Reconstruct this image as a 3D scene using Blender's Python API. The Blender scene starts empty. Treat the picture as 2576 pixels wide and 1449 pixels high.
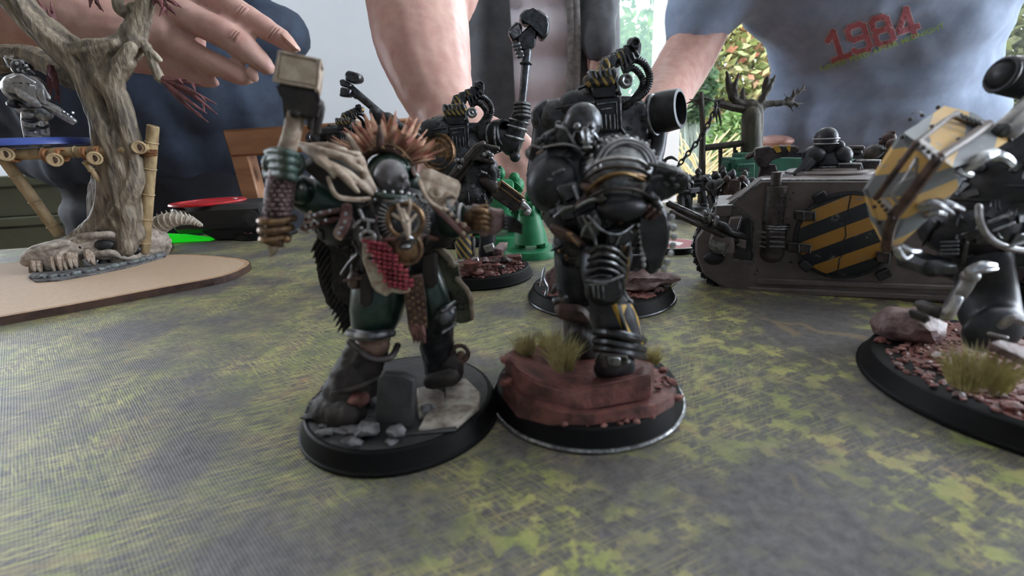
import bpy, bmesh, math, random
from math import sin, cos, pi, radians, atan2, sqrt
from mathutils import Vector, Matrix, noise, Euler
from mathutils.bvhtree import BVHTree
SC = bpy.context.scene
COL = SC.collection
MM = 0.001
TZ = 0.74            # table height in metres; all authoring below is in mm above the table
V = Vector
# ---------------------------------------------------------------- camera
FPX, PITCH, ROLL, CAMH = 1181.4, radians(17.27), radians(2.89), 52.5
_F = V((0, cos(PITCH), -sin(PITCH))); _X = V((1, 0, 0)); _D = V((0, -sin(PITCH), -cos(PITCH)))
_R = _X * cos(ROLL) + _D * sin(ROLL); _DN = _X * -sin(ROLL) + _D * cos(ROLL)
cam = bpy.data.cameras.new('camera'); camo = bpy.data.objects.new('camera', cam); COL.objects.link(camo)
camo.matrix_world = Matrix(((_R.x, -_DN.x, -_F.x, 0), (_R.y, -_DN.y, -_F.y, 0), (_R.z, -_DN.z, -_F.z, TZ + CAMH * MM), (0, 0, 0, 1)))
cam.sensor_width = 36; cam.lens = FPX / 2576 * 36; cam.clip_start = 0.004; cam.clip_end = 100
cam.dof.use_dof = True; cam.dof.focus_distance = 0.215; cam.dof.aperture_fstop = cam.lens / 0.65
SC.camera = camo
vs = SC.view_settings
SC.display_settings.display_device = 'sRGB'
vs.view_transform = 'Standard'; vs.look = 'None'; vs.gamma = 1.0; vs.use_curve_mapping = False
vs.exposure = 1.15
SC.cycles.use_denoising = True
SC.cycles.max_bounces = 6; SC.cycles.diffuse_bounces = 4; SC.cycles.glossy_bounces = 3; SC.cycles.transmission_bounces = 4; SC.cycles.transparent_max_bounces = 8
SC.cycles.sample_clamp_indirect = 6.0
# ---------------------------------------------------------------- light
w = bpy.data.worlds.new('overcast_sky'); SC.world = w; w.use_nodes = True
bg = w.node_tree.nodes['Background']; bg.inputs[0].default_value = (0.83, 0.91, 1.0, 1); bg.inputs[1].default_value = 9.0
sl = bpy.data.lights.new('sun', 'SUN'); sl.energy = 3.6; sl.angle = radians(1.5); sl.color = (1, 0.95, 0.84)
so = bpy.data.objects.new('sun', sl); COL.objects.link(so); so.rotation_euler = Euler((radians(38), radians(-8), radians(20)))
def portal(loc, rot, sx, sy):
    l = bpy.data.lights.new('window_daylight', 'AREA'); l.shape = 'RECTANGLE'; l.size = sx; l.size_y = sy
    l.cycles.is_portal = True
    o = bpy.data.objects.new('window_daylight', l); COL.objects.link(o); o.location = loc; o.rotation_euler = rot
# ---------------------------------------------------------------- pixel -> place
def ray(px, py):
    return _R * (px - 1288) + _DN * (py - 724.5) + _F * FPX
class Frame:
    """local frame on the table: origin (x, y) mm, turned by a; P() puts a sight line onto the local plane y = dy"""
    def __init__(s, x, y, a=0.0, z=0.0):
        s.o = V((x, y, z)); s.a = a; s.n = V((-sin(a), cos(a), 0)); s.rot = Matrix.Rotation(-a, 3, 'Z')
    def loc(s, wv): return s.rot @ (wv - s.o)
    def P(s, px, py, dy=0.0):
        d = ray(px, py); t = (dy + s.n.dot(s.o)) / s.n.dot(d)
        return s.loc(V((0, 0, CAMH)) + d * t)
    def Gd(s, px, py, z=0.0):
        d = ray(px, py); return s.loc(V((0, 0, CAMH)) + d * ((z - CAMH) / d.z))
    def k(s, dy=0.0, z=30.0):
        y = s.o.y + dy
        return (y * cos(PITCH) + (CAMH - z) * sin(PITCH)) / FPX
# ---------------------------------------------------------------- geometry
def axes(d, up=None):
    d = d.normalized(); up = up or (V((0, 0, 1)) if abs(d.z) < .9 else V((0, 1, 0)))
    a = up.cross(d).normalized(); return a, d.cross(a).normalized(), d
class G:
    def __init__(s): s.v = []; s.f = []
    def add(s, vs, fs):
        b = len(s.v); s.v += [V(q) for q in vs]; s.f += [tuple(i + b for i in q) for q in fs]; return s
    def addbm(s, bm):
        bm.verts.ensure_lookup_table(); bm.verts.index_update()
        s.add([v.co.copy() for v in bm.verts], [[v.index for v in f.verts] for f in bm.faces]); bm.free(); return s
    def tube(s, pts, r, n=8, rnd=True, flat=1.0, up=None):
        pts = [V(p) for p in pts]; m = len(pts)
        r = [r] * m if isinstance(r, (int, float)) else list(r)
        tg = [(pts[min(i + 1, m - 1)] - pts[max(i - 1, 0)]) for i in range(m)]
        tg = [t.normalized() if t.length > 1e-9 else V((0, 0, 1)) for t in tg]
        a, b, _ = axes(tg[0], up); rings = []
        for i in range(m):
            if i:
                q = tg[i - 1].rotation_difference(tg[i]); a = q @ a; b = q @ b
            rings.append((pts[i], a.copy(), b.copy(), r[i]))
        if rnd:
            p0, a0, b0, r0 = rings[0]; p1, a1, b1, r1 = rings[-1]
            pre = [(p0 - tg[0] * r0 * sin(t), a0, b0, r0 * cos(t)) for t in (1.25, .7)]
            post = [(p1 + tg[-1] * r1 * sin(t), a1, b1, r1 * cos(t)) for t in (.7, 1.25)]
            rings = pre + rings + post
        vs = []; fs = []
        for p, x, y, rr in rings:
            for j in range(n):
                t = 2 * pi * j / n; vs.append(p + x * (cos(t) * rr) + y * (sin(t) * rr * flat))
        for i in range(len(rings) - 1):
            for j in range(n):
                k = (j + 1) % n; fs.append((i * n + j, i * n + k, i * n + n + k, i * n + n + j))
        fs.append(tuple(range(n - 1, -1, -1))); fs.append(tuple(range((len(rings) - 1) * n, len(rings) * n)))
        return s.add(vs, fs)
    def ball(s, c, r, n=10, rot=None):
        r = V((r, r, r)) if isinstance(r, (int, float)) else V(r); c = V(c); h = max(4, n // 2 + 1); vs = []; fs = []
        R = rot if rot is not None else Matrix.Identity(3)
        for i in range(1, h):
            t = pi * i / h
            for j in range(n):
                p = 2 * pi * j / n; q = V((sin(t) * cos(p) * r.x, sin(t) * sin(p) * r.y, cos(t) * r.z)); vs.append(c + R @ q)
        for i in range(h - 2):
            for j in range(n):
                k = (j + 1) % n; fs.append((i * n + j, i * n + n + j, i * n + n + k, i * n + k))
        vs.append(c + R @ V((0, 0, r.z))); vs.append(c - R @ V((0, 0, r.z))); T = len(vs) - 2
        for j in range(n):
            k = (j + 1) % n; fs.append((T, j, k)); fs.append((T + 1, (h - 2) * n + k, (h - 2) * n + j))
        return s.add(vs, fs)
    def prism(s, poly, d, bev=0.0, seg=1):
        poly = [V(p) for p in poly]; d = V(d); nrm = V((0, 0, 0))
        for i in range(len(poly)): nrm += poly[i].cross(poly[(i + 1) % len(poly)])
        if nrm.dot(d) > 0: poly.reverse()
        bm = bmesh.new(); a = [bm.verts.new(p) for p in poly]; b = [bm.verts.new(p + d) for p in poly]; n = len(poly)
        bm.faces.new(a); bm.faces.new(b[::-1])
        for i in range(n): bm.faces.new((a[i], b[i], b[(i + 1) % n], a[(i + 1) % n]))
        if bev: bmesh.ops.bevel(bm, geom=bm.edges[:], offset=bev, segments=seg, affect='EDGES', clamp_overlap=True)
        return s.addbm(bm)
    def box(s, c, sz, rot=None, bev=0.0):
        c = V(c); sz = V(sz) / 2
        if rot is None: R = Matrix.Identity(3)
        elif isinstance(rot, Matrix): R = rot
        else: R = Euler([radians(q) for q in rot]).to_matrix()
        P = [c + R @ V((x * sz.x, -sz.y, z * sz.z)) for x, z in ((-1, -1), (1, -1), (1, 1), (-1, 1))]
        return s.prism(P, R @ V((0, 2 * sz.y, 0)), bev)
    def lathe(s, prof, c=(0, 0, 0), ax=(0, 0, 1), n=32, a0=0.0, a1=None, flat=1.0):
        c = V(c); x, y, z = axes(V(ax)); full = a1 is None; a1 = 2 * pi if full else a1; m = n if full else n + 1; vs = []; fs = []
        for r, h in prof:
            for j in range(m):
                t = a0 + (a1 - a0) * j / n; vs.append(c + x * (cos(t) * r) + y * (sin(t) * r * flat) + z * h)
        for i in range(len(prof) - 1):
            for j in range(n):
                k = (j + 1) % m; fs.append((i * m + j, i * m + k, i * m + m + k, i * m + m + j))
        if full:
            if prof[0][0] > 1e-6: fs.append(tuple(range(m - 1, -1, -1)))
            if prof[-1][0] > 1e-6: fs.append(tuple(range((len(prof) - 1) * m, len(prof) * m)))
        return s.add(vs, fs)
    def torus(s, c, ax, R, r, n=24, m=8, a0=0.0, a1=None):
        c = V(c); x, y, z = axes(V(ax)); full = a1 is None; e = 2 * pi if full else a1; cnt = n if full else n + 1
        pts = [c + x * (cos(a0 + (e - a0) * j / n) * R) + y * (sin(a0 + (e - a0) * j / n) * R) for j in range(cnt)]
        if not full: return s.tube(pts, r, m)
        vs = []; fs = []
        for j, p in enumerate(pts):
            o = (p - c).normalized()
            for i in range(m):
                t = 2 * pi * i / m; vs.append(p + o * (cos(t) * r) + z * (sin(t) * r))
        for j in range(n):
            for i in range(m):
                k = (i + 1) % m; q = (j + 1) % n; fs.append((j * m + i, q * m + i, q * m + k, j * m + k))
        return s.add(vs, fs)
    def rock(s, c, r, seed=0, sub=2, amp=.28, fl=1.0):
        bm = bmesh.new(); bmesh.ops.create_icosphere(bm, subdivisions=sub, radius=1.0); r = V((r, r, r)) if isinstance(r, (int, float)) else V(r); c = V(c)
        for v in bm.verts:
            q = v.co + V((seed * 3.1, seed * 1.7, seed * .9)); k = 1 + amp * (noise.noise(q * 1.3) + .5 * noise.cell(q * 2.1) - .2)
            v.co = V((v.co.x * r.x * k, v.co.y * r.y * k, v.co.z * r.z * k)) + c
        return s.addbm(bm)
    def hose(s, pts, r, rib, n=8):
        s.tube(pts, r * .8, n); L = 0; pts = [V(p) for p in pts]
        for i in range(len(pts) - 1):
            seg = pts[i + 1] - pts[i]; d = seg.length; t = (-L) % rib
            while t < d:
                s.torus(pts[i] + seg * (t / d), seg, r * .8, r * .32, n, 5); t += rib
            L += d
        return s
def bez(pts, n=8):
    """Catmull-Rom through the points (any tuple length)"""
    P = [tuple(p) for p in pts]; P = [P[0]] + P + [P[-1]]; out = []
    for i in range(1, len(P) - 2):
        for j in range(n):
            t = j / n
            out.append(tuple(.5 * (2 * b + (c - a) * t + (2 * a - 5 * b + 4 * c - d) * t * t + (3 * b - a - 3 * c + d) * t ** 3) for a, b, c, d in zip(P[i - 1], P[i], P[i + 1], P[i + 2])))
    out.append(P[-2]); return out
# pixel-traced pieces, each with its own depth and thickness
def T(g, f, pts, n=8, sm=0, rnd=True, flat=1.0):
    if sm: pts = bez(pts, sm)
    return g.tube([f.P(p[0], p[1], p[2]) for p in pts], [p[3] * f.k(p[2]) for p in pts], n, rnd, flat)
def B(g, f, c, r, n=10):
    k = f.k(c[2]); r = (r, r, r) if isinstance(r, (int, float)) else r
    return g.ball(f.P(*c), (r[0] * k, r[1] * k, r[2] * k), n)
def Q(g, f, poly, dy, th, bev=.25, seg=1):
    """traced outline standing at depth dy, th mm thick (away from the viewer)"""
    return g.prism([f.P(x, y, dy) for x, y in poly], (0, th, 0), bev, seg)
def Q3(g, f, poly, th, bev=.2):
    """outline with a depth per corner (px, py, dy)"""
    P = [f.P(*p) for p in poly]; n = (P[1] - P[0]).cross(P[2] - P[0]).normalized()
    if n.y < 0: n = -n
    return g.prism(P, n * th, bev)
def rivets(g, f, pts, dy, r, n=6):
    for p in pts: B(g, f, (p[0], p[1], p[2] if len(p) > 2 else dy), r, n)
def between(a, b, n): return [tuple(x + (y - x) * i / (n - 1) for x, y in zip(a, b)) for i in range(n)]
# ---------------------------------------------------------------- objects
def mesh_of(g, name, smooth=40):
    me = bpy.data.meshes.new(name); me.from_pydata([v * MM for v in g.v], [], g.f); me.update()
    if smooth: me.shade_smooth(); me.set_sharp_from_angle(angle=radians(smooth))
    return me
def obj(name, g, m, par=None, smooth=40, label=None, stuff=False):
    me = mesh_of(g, name, smooth) if isinstance(g, G) else g
    if not me.materials: me.materials.append(m)
    o = bpy.data.objects.new(name, me); COL.objects.link(o)
    if par is not None: o.parent = par
    else: o.location = (0, 0, TZ)
    if label: o['label'] = label
    if stuff: o['kind'] = 'stuff'
    return o
def thing(name, label, cat, f=None, group=None, z=0.0):
    o = bpy.data.objects.new(name, None); COL.objects.link(o); o.empty_display_size = .01
    if f: o.location = (f.o.x * MM, f.o.y * MM, TZ + (f.o.z + z) * MM); o.rotation_euler = (0, 0, f.a)
    else: o.location = (0, 0, TZ)
    o['label'] = label; o['category'] = cat
    if group: o['group'] = group
    return o
def tag(o, label, cat, group=None):
    o['label'] = label; o['category'] = cat
    if group: o['group'] = group
    return o
def struct(name, g, m, smooth=0, par=None):
    o = obj(name, g, m, par, smooth); 
    if par is None: o['kind'] = 'structure'
    return o
def fuse(g, voxel, sm=3, jit=0.0, js=5.0, dec=None, zs=1.0):
    """one continuous skin over overlapping shapes"""
    me = bpy.data.meshes.new('skin'); me.from_pydata([v * MM for v in g.v], [], g.f); me.update()
    o = bpy.data.objects.new('skin', me); COL.objects.link(o)
    m = o.modifiers.new('r', 'REMESH'); m.mode = 'VOXEL'; m.voxel_size = voxel * MM
    if sm: q = o.modifiers.new('s', 'SMOOTH'); q.iterations = sm; q.factor = .5
    if dec: q = o.modifiers.new('d', 'DECIMATE'); q.ratio = dec
    dg = bpy.context.evaluated_depsgraph_get(); me2 = bpy.data.meshes.new_from_object(o.evaluated_get(dg))
    bpy.data.objects.remove(o); bpy.data.meshes.remove(me)
    if jit:
        nr = [v.normal.copy() for v in me2.vertices]
        for v, n in zip(me2.vertices, nr):
            c = v.co / MM; c.z *= zs; v.co += n * (jit * MM * (noise.noise(c / js) + .5 * noise.noise(c / js * 2.3)))
    me2.shade_smooth(); return me2
def greeble(me, n, seed, par, m, s0=.5, s1=1.3, name='armour_detail', ymax=-.15):
    """small raised plates, ribs and rivets lying on a curved armour surface"""
    rn = random.Random(seed); P = [p for p in me.polygons if p.normal.y < ymax and p.area > 0]; g = G()
    for _ in range(n):
        p = P[int(rn.random() * len(P)) % len(P)]; c = p.center / MM; N = p.normal.copy(); a, b, _n = axes(N); t = rn.choice((0, .5, 1.1, 1.6)); u = a * cos(t) + b * sin(t); w_ = N.cross(u); s = rn.uniform(s0, s1); R = Matrix((u, w_, N)).transposed(); q = rn.random()
        if q < .35: g.box(c + N * .1, (s * 1.7, s, .5), R, .14)
        elif q < .7: g.tube([c - u * s * 1.3 + N * .1, c + N * .2, c + u * s * 1.3 + N * .1], .16 + .08 * rn.random(), 5)
        elif q < .85:
            for i in (-1, 0, 1): g.tube([c + u * (i * s * .5) - w_ * s * .7 + N * .12, c + u * (i * s * .5) + w_ * s * .7 + N * .12], .16, 5)
        else: g.ball(c + N * .1, s * .4, 8)
    return obj(name, g, m, par)
def children(o): return [c for c in bpy.data.objects if c.parent == o]
def dup(root, loc, rz, label, scale=None):
    r = root.copy(); COL.objects.link(r); r.location = loc; r.rotation_euler = (0, 0, rz); r['label'] = label
    if scale: r.scale = (scale,) * 3
    for ch in children(root):
        c = ch.copy(); COL.objects.link(c); c.parent = r
        for g_ in children(ch):
            d = g_.copy(); COL.objects.link(d); d.parent = c
    return r
# ---------------------------------------------------------------- materials
def newmat(name):
    m = bpy.data.materials.new(name); m.use_nodes = True; nt = m.node_tree
    return m, nt, nt.nodes['Principled BSDF']
def nd(nt, t, **kw):
    n = nt.nodes.new(t)
    for k, v in kw.items():
        if k in n.inputs.keys() if isinstance(k, str) else False: n.inputs[k].default_value = v
        else: setattr(n, k, v)
    return n
def noise_tex(nt, vec, mm, detail=3, rough=.6, sc=(1, 1, 1), rot=(0, 0, 0)):
    if any(rot):
        m0 = nt.nodes.new('ShaderNodeMapping'); m0.inputs['Rotation'].default_value = rot; nt.links.new(vec, m0.inputs[0]); vec = m0.outputs[0]
    mp = nt.nodes.new('ShaderNodeMapping'); mp.inputs['Scale'].default_value = [q / (mm * MM) for q in sc]
    nt.links.new(vec, mp.inputs[0]); n = nt.nodes.new('ShaderNodeTexNoise'); n.inputs['Scale'].default_value = 1.0
    n.inputs['Detail'].default_value = detail; n.inputs['Roughness'].default_value = rough; nt.links.new(mp.outputs[0], n.inputs['Vector']); return n.outputs['Fac']
def ramp(nt, fac, stops):
    r = nt.nodes.new('ShaderNodeValToRGB'); nt.links.new(fac, r.inputs[0]); e = r.color_ramp.elements
    while len(e) < len(stops): e.new(.5)
    for q, (p, c) in zip(e, stops): q.position = p; q.color = (c, c, c, 1) if isinstance(c, (int, float)) else (*c, 1)
    return r.outputs[0]
def mix(nt, fac, a, b, mode='MIX'):
    m = nt.nodes.new('ShaderNodeMix'); m.data_type = 'RGBA'; m.blend_type = mode
    for v, i in ((fac, 0), (a, 6), (b, 7)):
        if isinstance(v, bpy.types.NodeSocket): nt.links.new(v, m.inputs[i])
        elif i == 0: m.inputs[0].default_value = v
        else: m.inputs[i].default_value = (*v, 1)
    return m.outputs[2]
def math_(nt, op, a, b=0.0):
    m = nt.nodes.new('ShaderNodeMath'); m.operation = op
    for v, i in ((a, 0), (b, 1)):
        if isinstance(v, bpy.types.NodeSocket): nt.links.new(v, m.inputs[i])
        else: m.inputs[i].default_value = v
    return m.outputs[0]
def ocoord(nt): return nt.nodes.new('ShaderNodeTexCoord').outputs['Object']
def M(name, col, rough=.5, metal=0.0, col2=None, mm=4.0, lo=.4, hi=.62, bump=0.0, bmm=None, edge=None, ecut=(.52, .58), sss=0.0, coat=0.0, sc=(1, 1, 1), spec=.5):
    m, nt, b = newmat(name); oc = ocoord(nt); c2 = col2 or tuple(q * .55 for q in col)
    c = mix(nt, ramp(nt, noise_tex(nt, oc, mm, 4, sc=sc), [(lo, 0.0), (hi, 1.0)]), col, c2)
    if edge:
        ge = nt.nodes.new('ShaderNodeNewGeometry'); c = mix(nt, ramp(nt, ge.outputs['Pointiness'], [(ecut[0], 0.0), (ecut[1], 1.0)]), c, edge)
    nt.links.new(c, b.inputs['Base Color']); b.inputs['Roughness'].default_value = rough; b.inputs['Metallic'].default_value = metal
    b.inputs['Specular IOR Level'].default_value = spec
    if sss: b.inputs['Subsurface Weight'].default_value = sss; b.inputs['Subsurface Radius'].default_value = (.004, .0015, .001)
    if coat: b.inputs['Coat Weight'].default_value = coat
    if bump:
        bp = nt.nodes.new('ShaderNodeBump'); bp.inputs['Strength'].default_value = 1.0; bp.inputs['Distance'].default_value = bump * MM
        nt.links.new(noise_tex(nt, oc, bmm or mm * .4, 4, sc=sc), bp.inputs['Height']); nt.links.new(bp.outputs[0], b.inputs['Normal'])
    return m
def stripes(name, ca, cb, pitch, ang, duty=.5, rough=.5, axis='XZ', metal=0.0, off=0.0, worn=(.2, .19, .18)):
    """painted warning stripes across the object's own x-z face"""
    m, nt, b = newmat(name); sep = nt.nodes.new('ShaderNodeSeparateXYZ'); oc = ocoord(nt); nt.links.new(oc, sep.inputs[0])
    u = math_(nt, 'MULTIPLY', sep.outputs[0], cos(ang) / (pitch * MM)); v = math_(nt, 'MULTIPLY', sep.outputs[2 if axis == 'XZ' else 1], sin(ang) / (pitch * MM))
    fr = math_(nt, 'FRACT', math_(nt, 'ADD', math_(nt, 'ADD', u, v), 100.0 + off))
    c = mix(nt, math_(nt, 'GREATER_THAN', fr, duty), ca, cb)
    c = mix(nt, ramp(nt, noise_tex(nt, oc, 2.0, 5), [(.60, 0.0), (.68, .7)]), c, worn)
    nt.links.new(c, b.inputs['Base Color']); b.inputs['Roughness'].default_value = rough; b.inputs['Metallic'].default_value = metal; return m
black_plastic = M('black_base_plastic', (.003, .003, .004), .55, 0, (.005, .005, .006), 3, spec=.18)
silver_rim = M('bare_silver_edge', (.42, .43, .45), .38, .7, (.12, .12, .13), 1.5)
gun = M('dark_gunmetal', (.10, .104, .115), .32, .85, (.045, .045, .05), 2.5, bump=.06, bmm=.8)
gun2 = M('dark_iron_plate', (.028, .03, .036), .42, .55, (.05, .05, .058), 3, bump=.05, bmm=1)
steel = M('worn_steel', (.30, .31, .33), .33, .9, (.10, .10, .11), 1.8, bump=.05, bmm=.6)
bright = M('bright_steel', (.62, .64, .68), .28, .95, (.3, .3, .33), 1.2)
bronze = M('old_bronze', (.27, .16, .085), .42, .6, (.10, .06, .04), 1.6, bump=.06, bmm=.7)
brass = M('dull_brass', (.38, .25, .11), .4, .6, (.16, .09, .04), 1.6)
deepgreen = M('deep_green_paint', (.018, .05, .038), .32, .15, (.008, .02, .016), 3, coat=.2)
glovegreen = M('muted_green_paint', (.05, .085, .07), .5, 0, (.02, .035, .03), 1.5)
bone = M('painted_bone', (.50, .41, .33), .6, 0, (.22, .14, .10), 1.6, .35, .7, bump=.12, bmm=.8)
ivory = M('pale_ivory_paint', (.62, .52, .42), .55, 0, (.45, .36, .28), 2)
leather = M('brown_leather', (.12, .065, .05), .55, 0, (.04, .022, .02), 2, bump=.1, bmm=.6)
darkleather = M('dark_leather', (.028, .02, .02), .6, 0, (.015, .012, .012), 2, bump=.12, bmm=.7)
strapred = M('red_leather_strap', (.24, .11, .10), .5, 0, (.10, .045, .045), 1.5, bump=.06)
crimson = M('crimson_scales', (.34, .045, .065), .35, .1, (.14, .012, .025), 1.5)
scaleplum = M('plum_scale_hide', (.26, .17, .18), .45, .1, (.08, .05, .06), .9, bump=.3, bmm=.5)
plume = M('red_brown_plume', (.42, .17, .13), .75, 0, (.62, .42, .28), 2.2, bump=.1)
skin_mini = M('grey_skin_paint', (.17, .16, .17), .5, 0, (.10, .09, .10), 3)
skin_tan = M('tan_skin_paint', (.26, .15, .11), .5, 0, (.14, .08, .06), 2)
cloakblack = M('black_fur_cloak', (.012, .011, .011), .7, 0, (.03, .022, .02), 1.4, bump=.35, bmm=.8)
cloaktan = M('olive_torn_cloak', (.15, .15, .10), .7, 0, (.06, .06, .045), 3, bump=.12)
parch = M('cream_fur_trim', (.48, .42, .33), .75, 0, (.3, .2, .15), 1.5, bump=.2)
slate = M('dark_slate', (.035, .037, .04), .6, 0, (.025, .025, .027), 3, bump=.15, bmm=1)
palestone = M('pale_stone', (.50, .46, .41), .7, 0, (.17, .13, .11), 5, bump=.2, bmm=1)
greyrubble = M('grey_rubble', (.17, .17, .18), .7, 0, (.06, .055, .06), 2, bump=.3, bmm=1)
redrock = M('red_brown_rock', (.20, .075, .065), .48, 0, (.07, .028, .026), 4, bump=.25, bmm=1.2)
redgravel = M('red_gravel', (.30, .115, .10), .5, 0, (.09, .032, .03), 1.2, bump=.35, bmm=.7)
purprock = M('mauve_rock', (.26, .17, .17), .45, 0, (.10, .055, .055), 3, bump=.3, bmm=1)
drygrass = M('straw_tuft', (.58, .52, .25), .7, 0, (.36, .30, .13), 2)
hazard = stripes('yellow_black_chevrons', (.52, .30, .04), (.012, .012, .014), 3.2, radians(35), .5)
hazard_shin = stripes('yellow_black_shin_stripes', (.60, .36, .05), (.014, .014, .016), 1.9, radians(12), .55)
hazard_door = stripes('orange_black_door_stripes', (.38, .19, .035), (.014, .017, .024), 8.4, radians(117), .47, .45, off=.1)
hazard_plate = stripes('yellow_grey_plate_stripes', (.66, .41, .14), (.19, .20, .22), 6.6, radians(112), .5, .62, worn=(.33, .32, .32))
hullbrown = M('dusty_brown_hull', (.175, .145, .145), .45, .1, (.125, .10, .10), 12, bump=.04, bmm=1)
hulldark = M('dark_brown_metal', (.085, .07, .07), .45, .4, (.03, .026, .027), 3, bump=.06)
greentoy = M('bright_green_primer', (.02, .22, .09), .5, 0, (.014, .17, .07), 4)
greenhull = M('teal_green_primer', (.02, .13, .085), .5, 0, (.015, .09, .06), 8)
blackprimer = M('black_primer', (.022, .022, .024), .42, .2, (.045, .045, .05), 2.5)
brownkit = M('red_brown_kit', (.09, .05, .045), .5, .2, (.035, .022, .022), 1.5, bump=.1)
silverkit = M('silver_drybrushed', (.42, .41, .42), .34, .75, (.27, .26, .27), 1.5, bump=.06)
bark = M('grey_brown_bark', (.27, .215, .155), .6, 0, (.085, .065, .05), 4.5, .34, .6, bump=.9, bmm=1.8, sc=(1, 1, .3), edge=(.42, .36, .27), ecut=(.505, .57))
skullbone = M('weathered_skull', (.46, .39, .33), .55, 0, (.20, .15, .12), 4, .40, .66, bump=.5, bmm=1.4, edge=(.52, .46, .39), ecut=(.505, .57))
twigred = M('dark_red_twigs', (.20, .07, .075), .6, 0, (.10, .035, .04), 3, bump=.15)
bamboo = M('bamboo_cane', (.42, .31, .17), .55, 0, (.24, .16, .085), 4, bump=.12, sc=(1, 1, .4))
lash = M('orange_cord_lashing', (.36, .15, .06), .65, 0, (.18, .07, .03), 1)
hornbone = M('horn_bone', (.52, .46, .39), .5, 0, (.36, .30, .25), 2)
pebble = M('blue_grey_pebbles', (.22, .25, .26), .6, 0, (.11, .115, .12), 3, bump=.15)
blackplas = M('black_satin_plastic', (.018, .018, .02), .36, 0, (.022, .022, .024), 5)
redplas = M('red_plastic', (.55, .012, .018), .4, 0, (.45, .01, .015), 5)
bluebase = M('royal_blue_base', (.055, .09, .34), .4, 0, (.05, .08, .30), 6)
deadwood = M('black_dead_wood', (.035, .027, .024), .7, 0, (.07, .06, .05), 3, bump=.3, sc=(1, 1, .4))
stumpwood = M('grey_stump_wood', (.09, .085, .06), .7, 0, (.045, .04, .032), 4, bump=.5, sc=(1, 1, .25))
skin = M('skin', (.56, .345, .295), .45, 0, (.49, .27, .235), 16, sss=.12, bump=.10, bmm=1.3, spec=.4)
nailm = M('fingernail', (.60, .36, .30), .28, 0, (.56, .32, .26), 8)
navycloth = M('navy_cotton', (.034, .052, .088), .85, 0, (.024, .036, .062), 30, bump=.25, bmm=1.5)
jeans = M('dark_navy_denim', (.016, .020, .030), .85, 0, (.011, .014, .022), 25, bump=.25, bmm=1.5)
greyjacket = M('charcoal_jacket', (.075, .078, .088), .85, 0, (.05, .052, .06), 40, bump=.25, bmm=1.5)
zipcloth = M('grey_zip_tape', (.22, .205, .20), .8, 0, (.13, .12, .12), 10)
mauvecloth = M('pale_mauve_cotton', (.86, .80, .88), .85, 0, (.80, .74, .82), 40, bump=.2, bmm=1.5)
bluecloth = M('heather_blue_cotton', (.25, .31, .43), .85, 0, (.20, .255, .36), 35, bump=.2, bmm=1.5)
printred = M('faded_red_print', (.36, .10, .12), .8, 0, (.28, .08, .10), 6)
printpink = M('pale_pink_print_edge', (.55, .42, .46), .8, 0, (.48, .36, .4), 6)
printgreen = M('faded_green_print', (.30, .46, .14), .8, 0, (.26, .40, .12), 8)
chairwood = M('varnished_oak', (.33, .16, .08), .42, 0, (.22, .10, .045), 30, bump=.1, bmm=3, sc=(.25, 1, 1))
wallpaint = M('pale_blue_grey_wall', (.62, .65, .69), .9, 0, (.60, .63, .67), 300)
bluewall = M('mid_grey_wall', (.30, .32, .35), .9, 0, (.28, .30, .33), 300)
beigepaint = M('beige_plaster', (.5, .43, .36), .9, 0, (.48, .41, .34), 200)
ceilpaint = M('white_ceiling', (.78, .77, .74), .9, 0, (.76, .75, .72), 300)
floorwood = M('brown_floorboards', (.22, .13, .08), .5, 0, (.15, .085, .05), 60, sc=(1, .1, 1))
olivepaint = M('olive_green_paint', (.165, .175, .115), .6, 0, (.14, .15, .10), 60)
upvc = M('white_window_frame', (.78, .77, .76), .4, 0, (.74, .73, .72), 80)
tablewood = M('dark_table_wood', (.10, .06, .04), .5, 0, (.06, .035, .025), 40, sc=(.2, 1, 1))
cardwhite = M('white_card', (.8, .78, .78), .5, 0, (.75, .73, .73), 5)
tokenred = M('red_token_print', (.36, .04, .06), .45, 0, (.30, .03, .05), 5)
def mdf_mat():
    m, nt, b = newmat('laser_cut_mdf'); oc = ocoord(nt)
    c = mix(nt, ramp(nt, noise_tex(nt, oc, 1.2, 5), [(.3, 0.0), (.7, 1.0)]), (.60, .44, .32), (.50, .36, .26))
    nt.links.new(c, b.inputs['Base Color']); b.inputs['Roughness'].default_value = .75; return m
mdf = mdf_mat()
mdfedge = M('burnt_mdf_edge', (.075, .038, .028), .6, 0, (.04, .02, .016), 5)
mdfscorch = M('scorched_mdf_rim', (.42, .25, .14), .75, 0, (.5, .33, .21), 2)
def glow(name, col, e):
    m, nt, b = newmat(name); b.inputs['Base Color'].default_value = (*col, 1); b.inputs['Emission Color'].default_value = (*col, 1); b.inputs['Emission Strength'].default_value = e; b.inputs['Roughness'].default_value = .3; return m
greenglow = glow('lit_green_plastic', (.01, .6, .015), .3)
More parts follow.
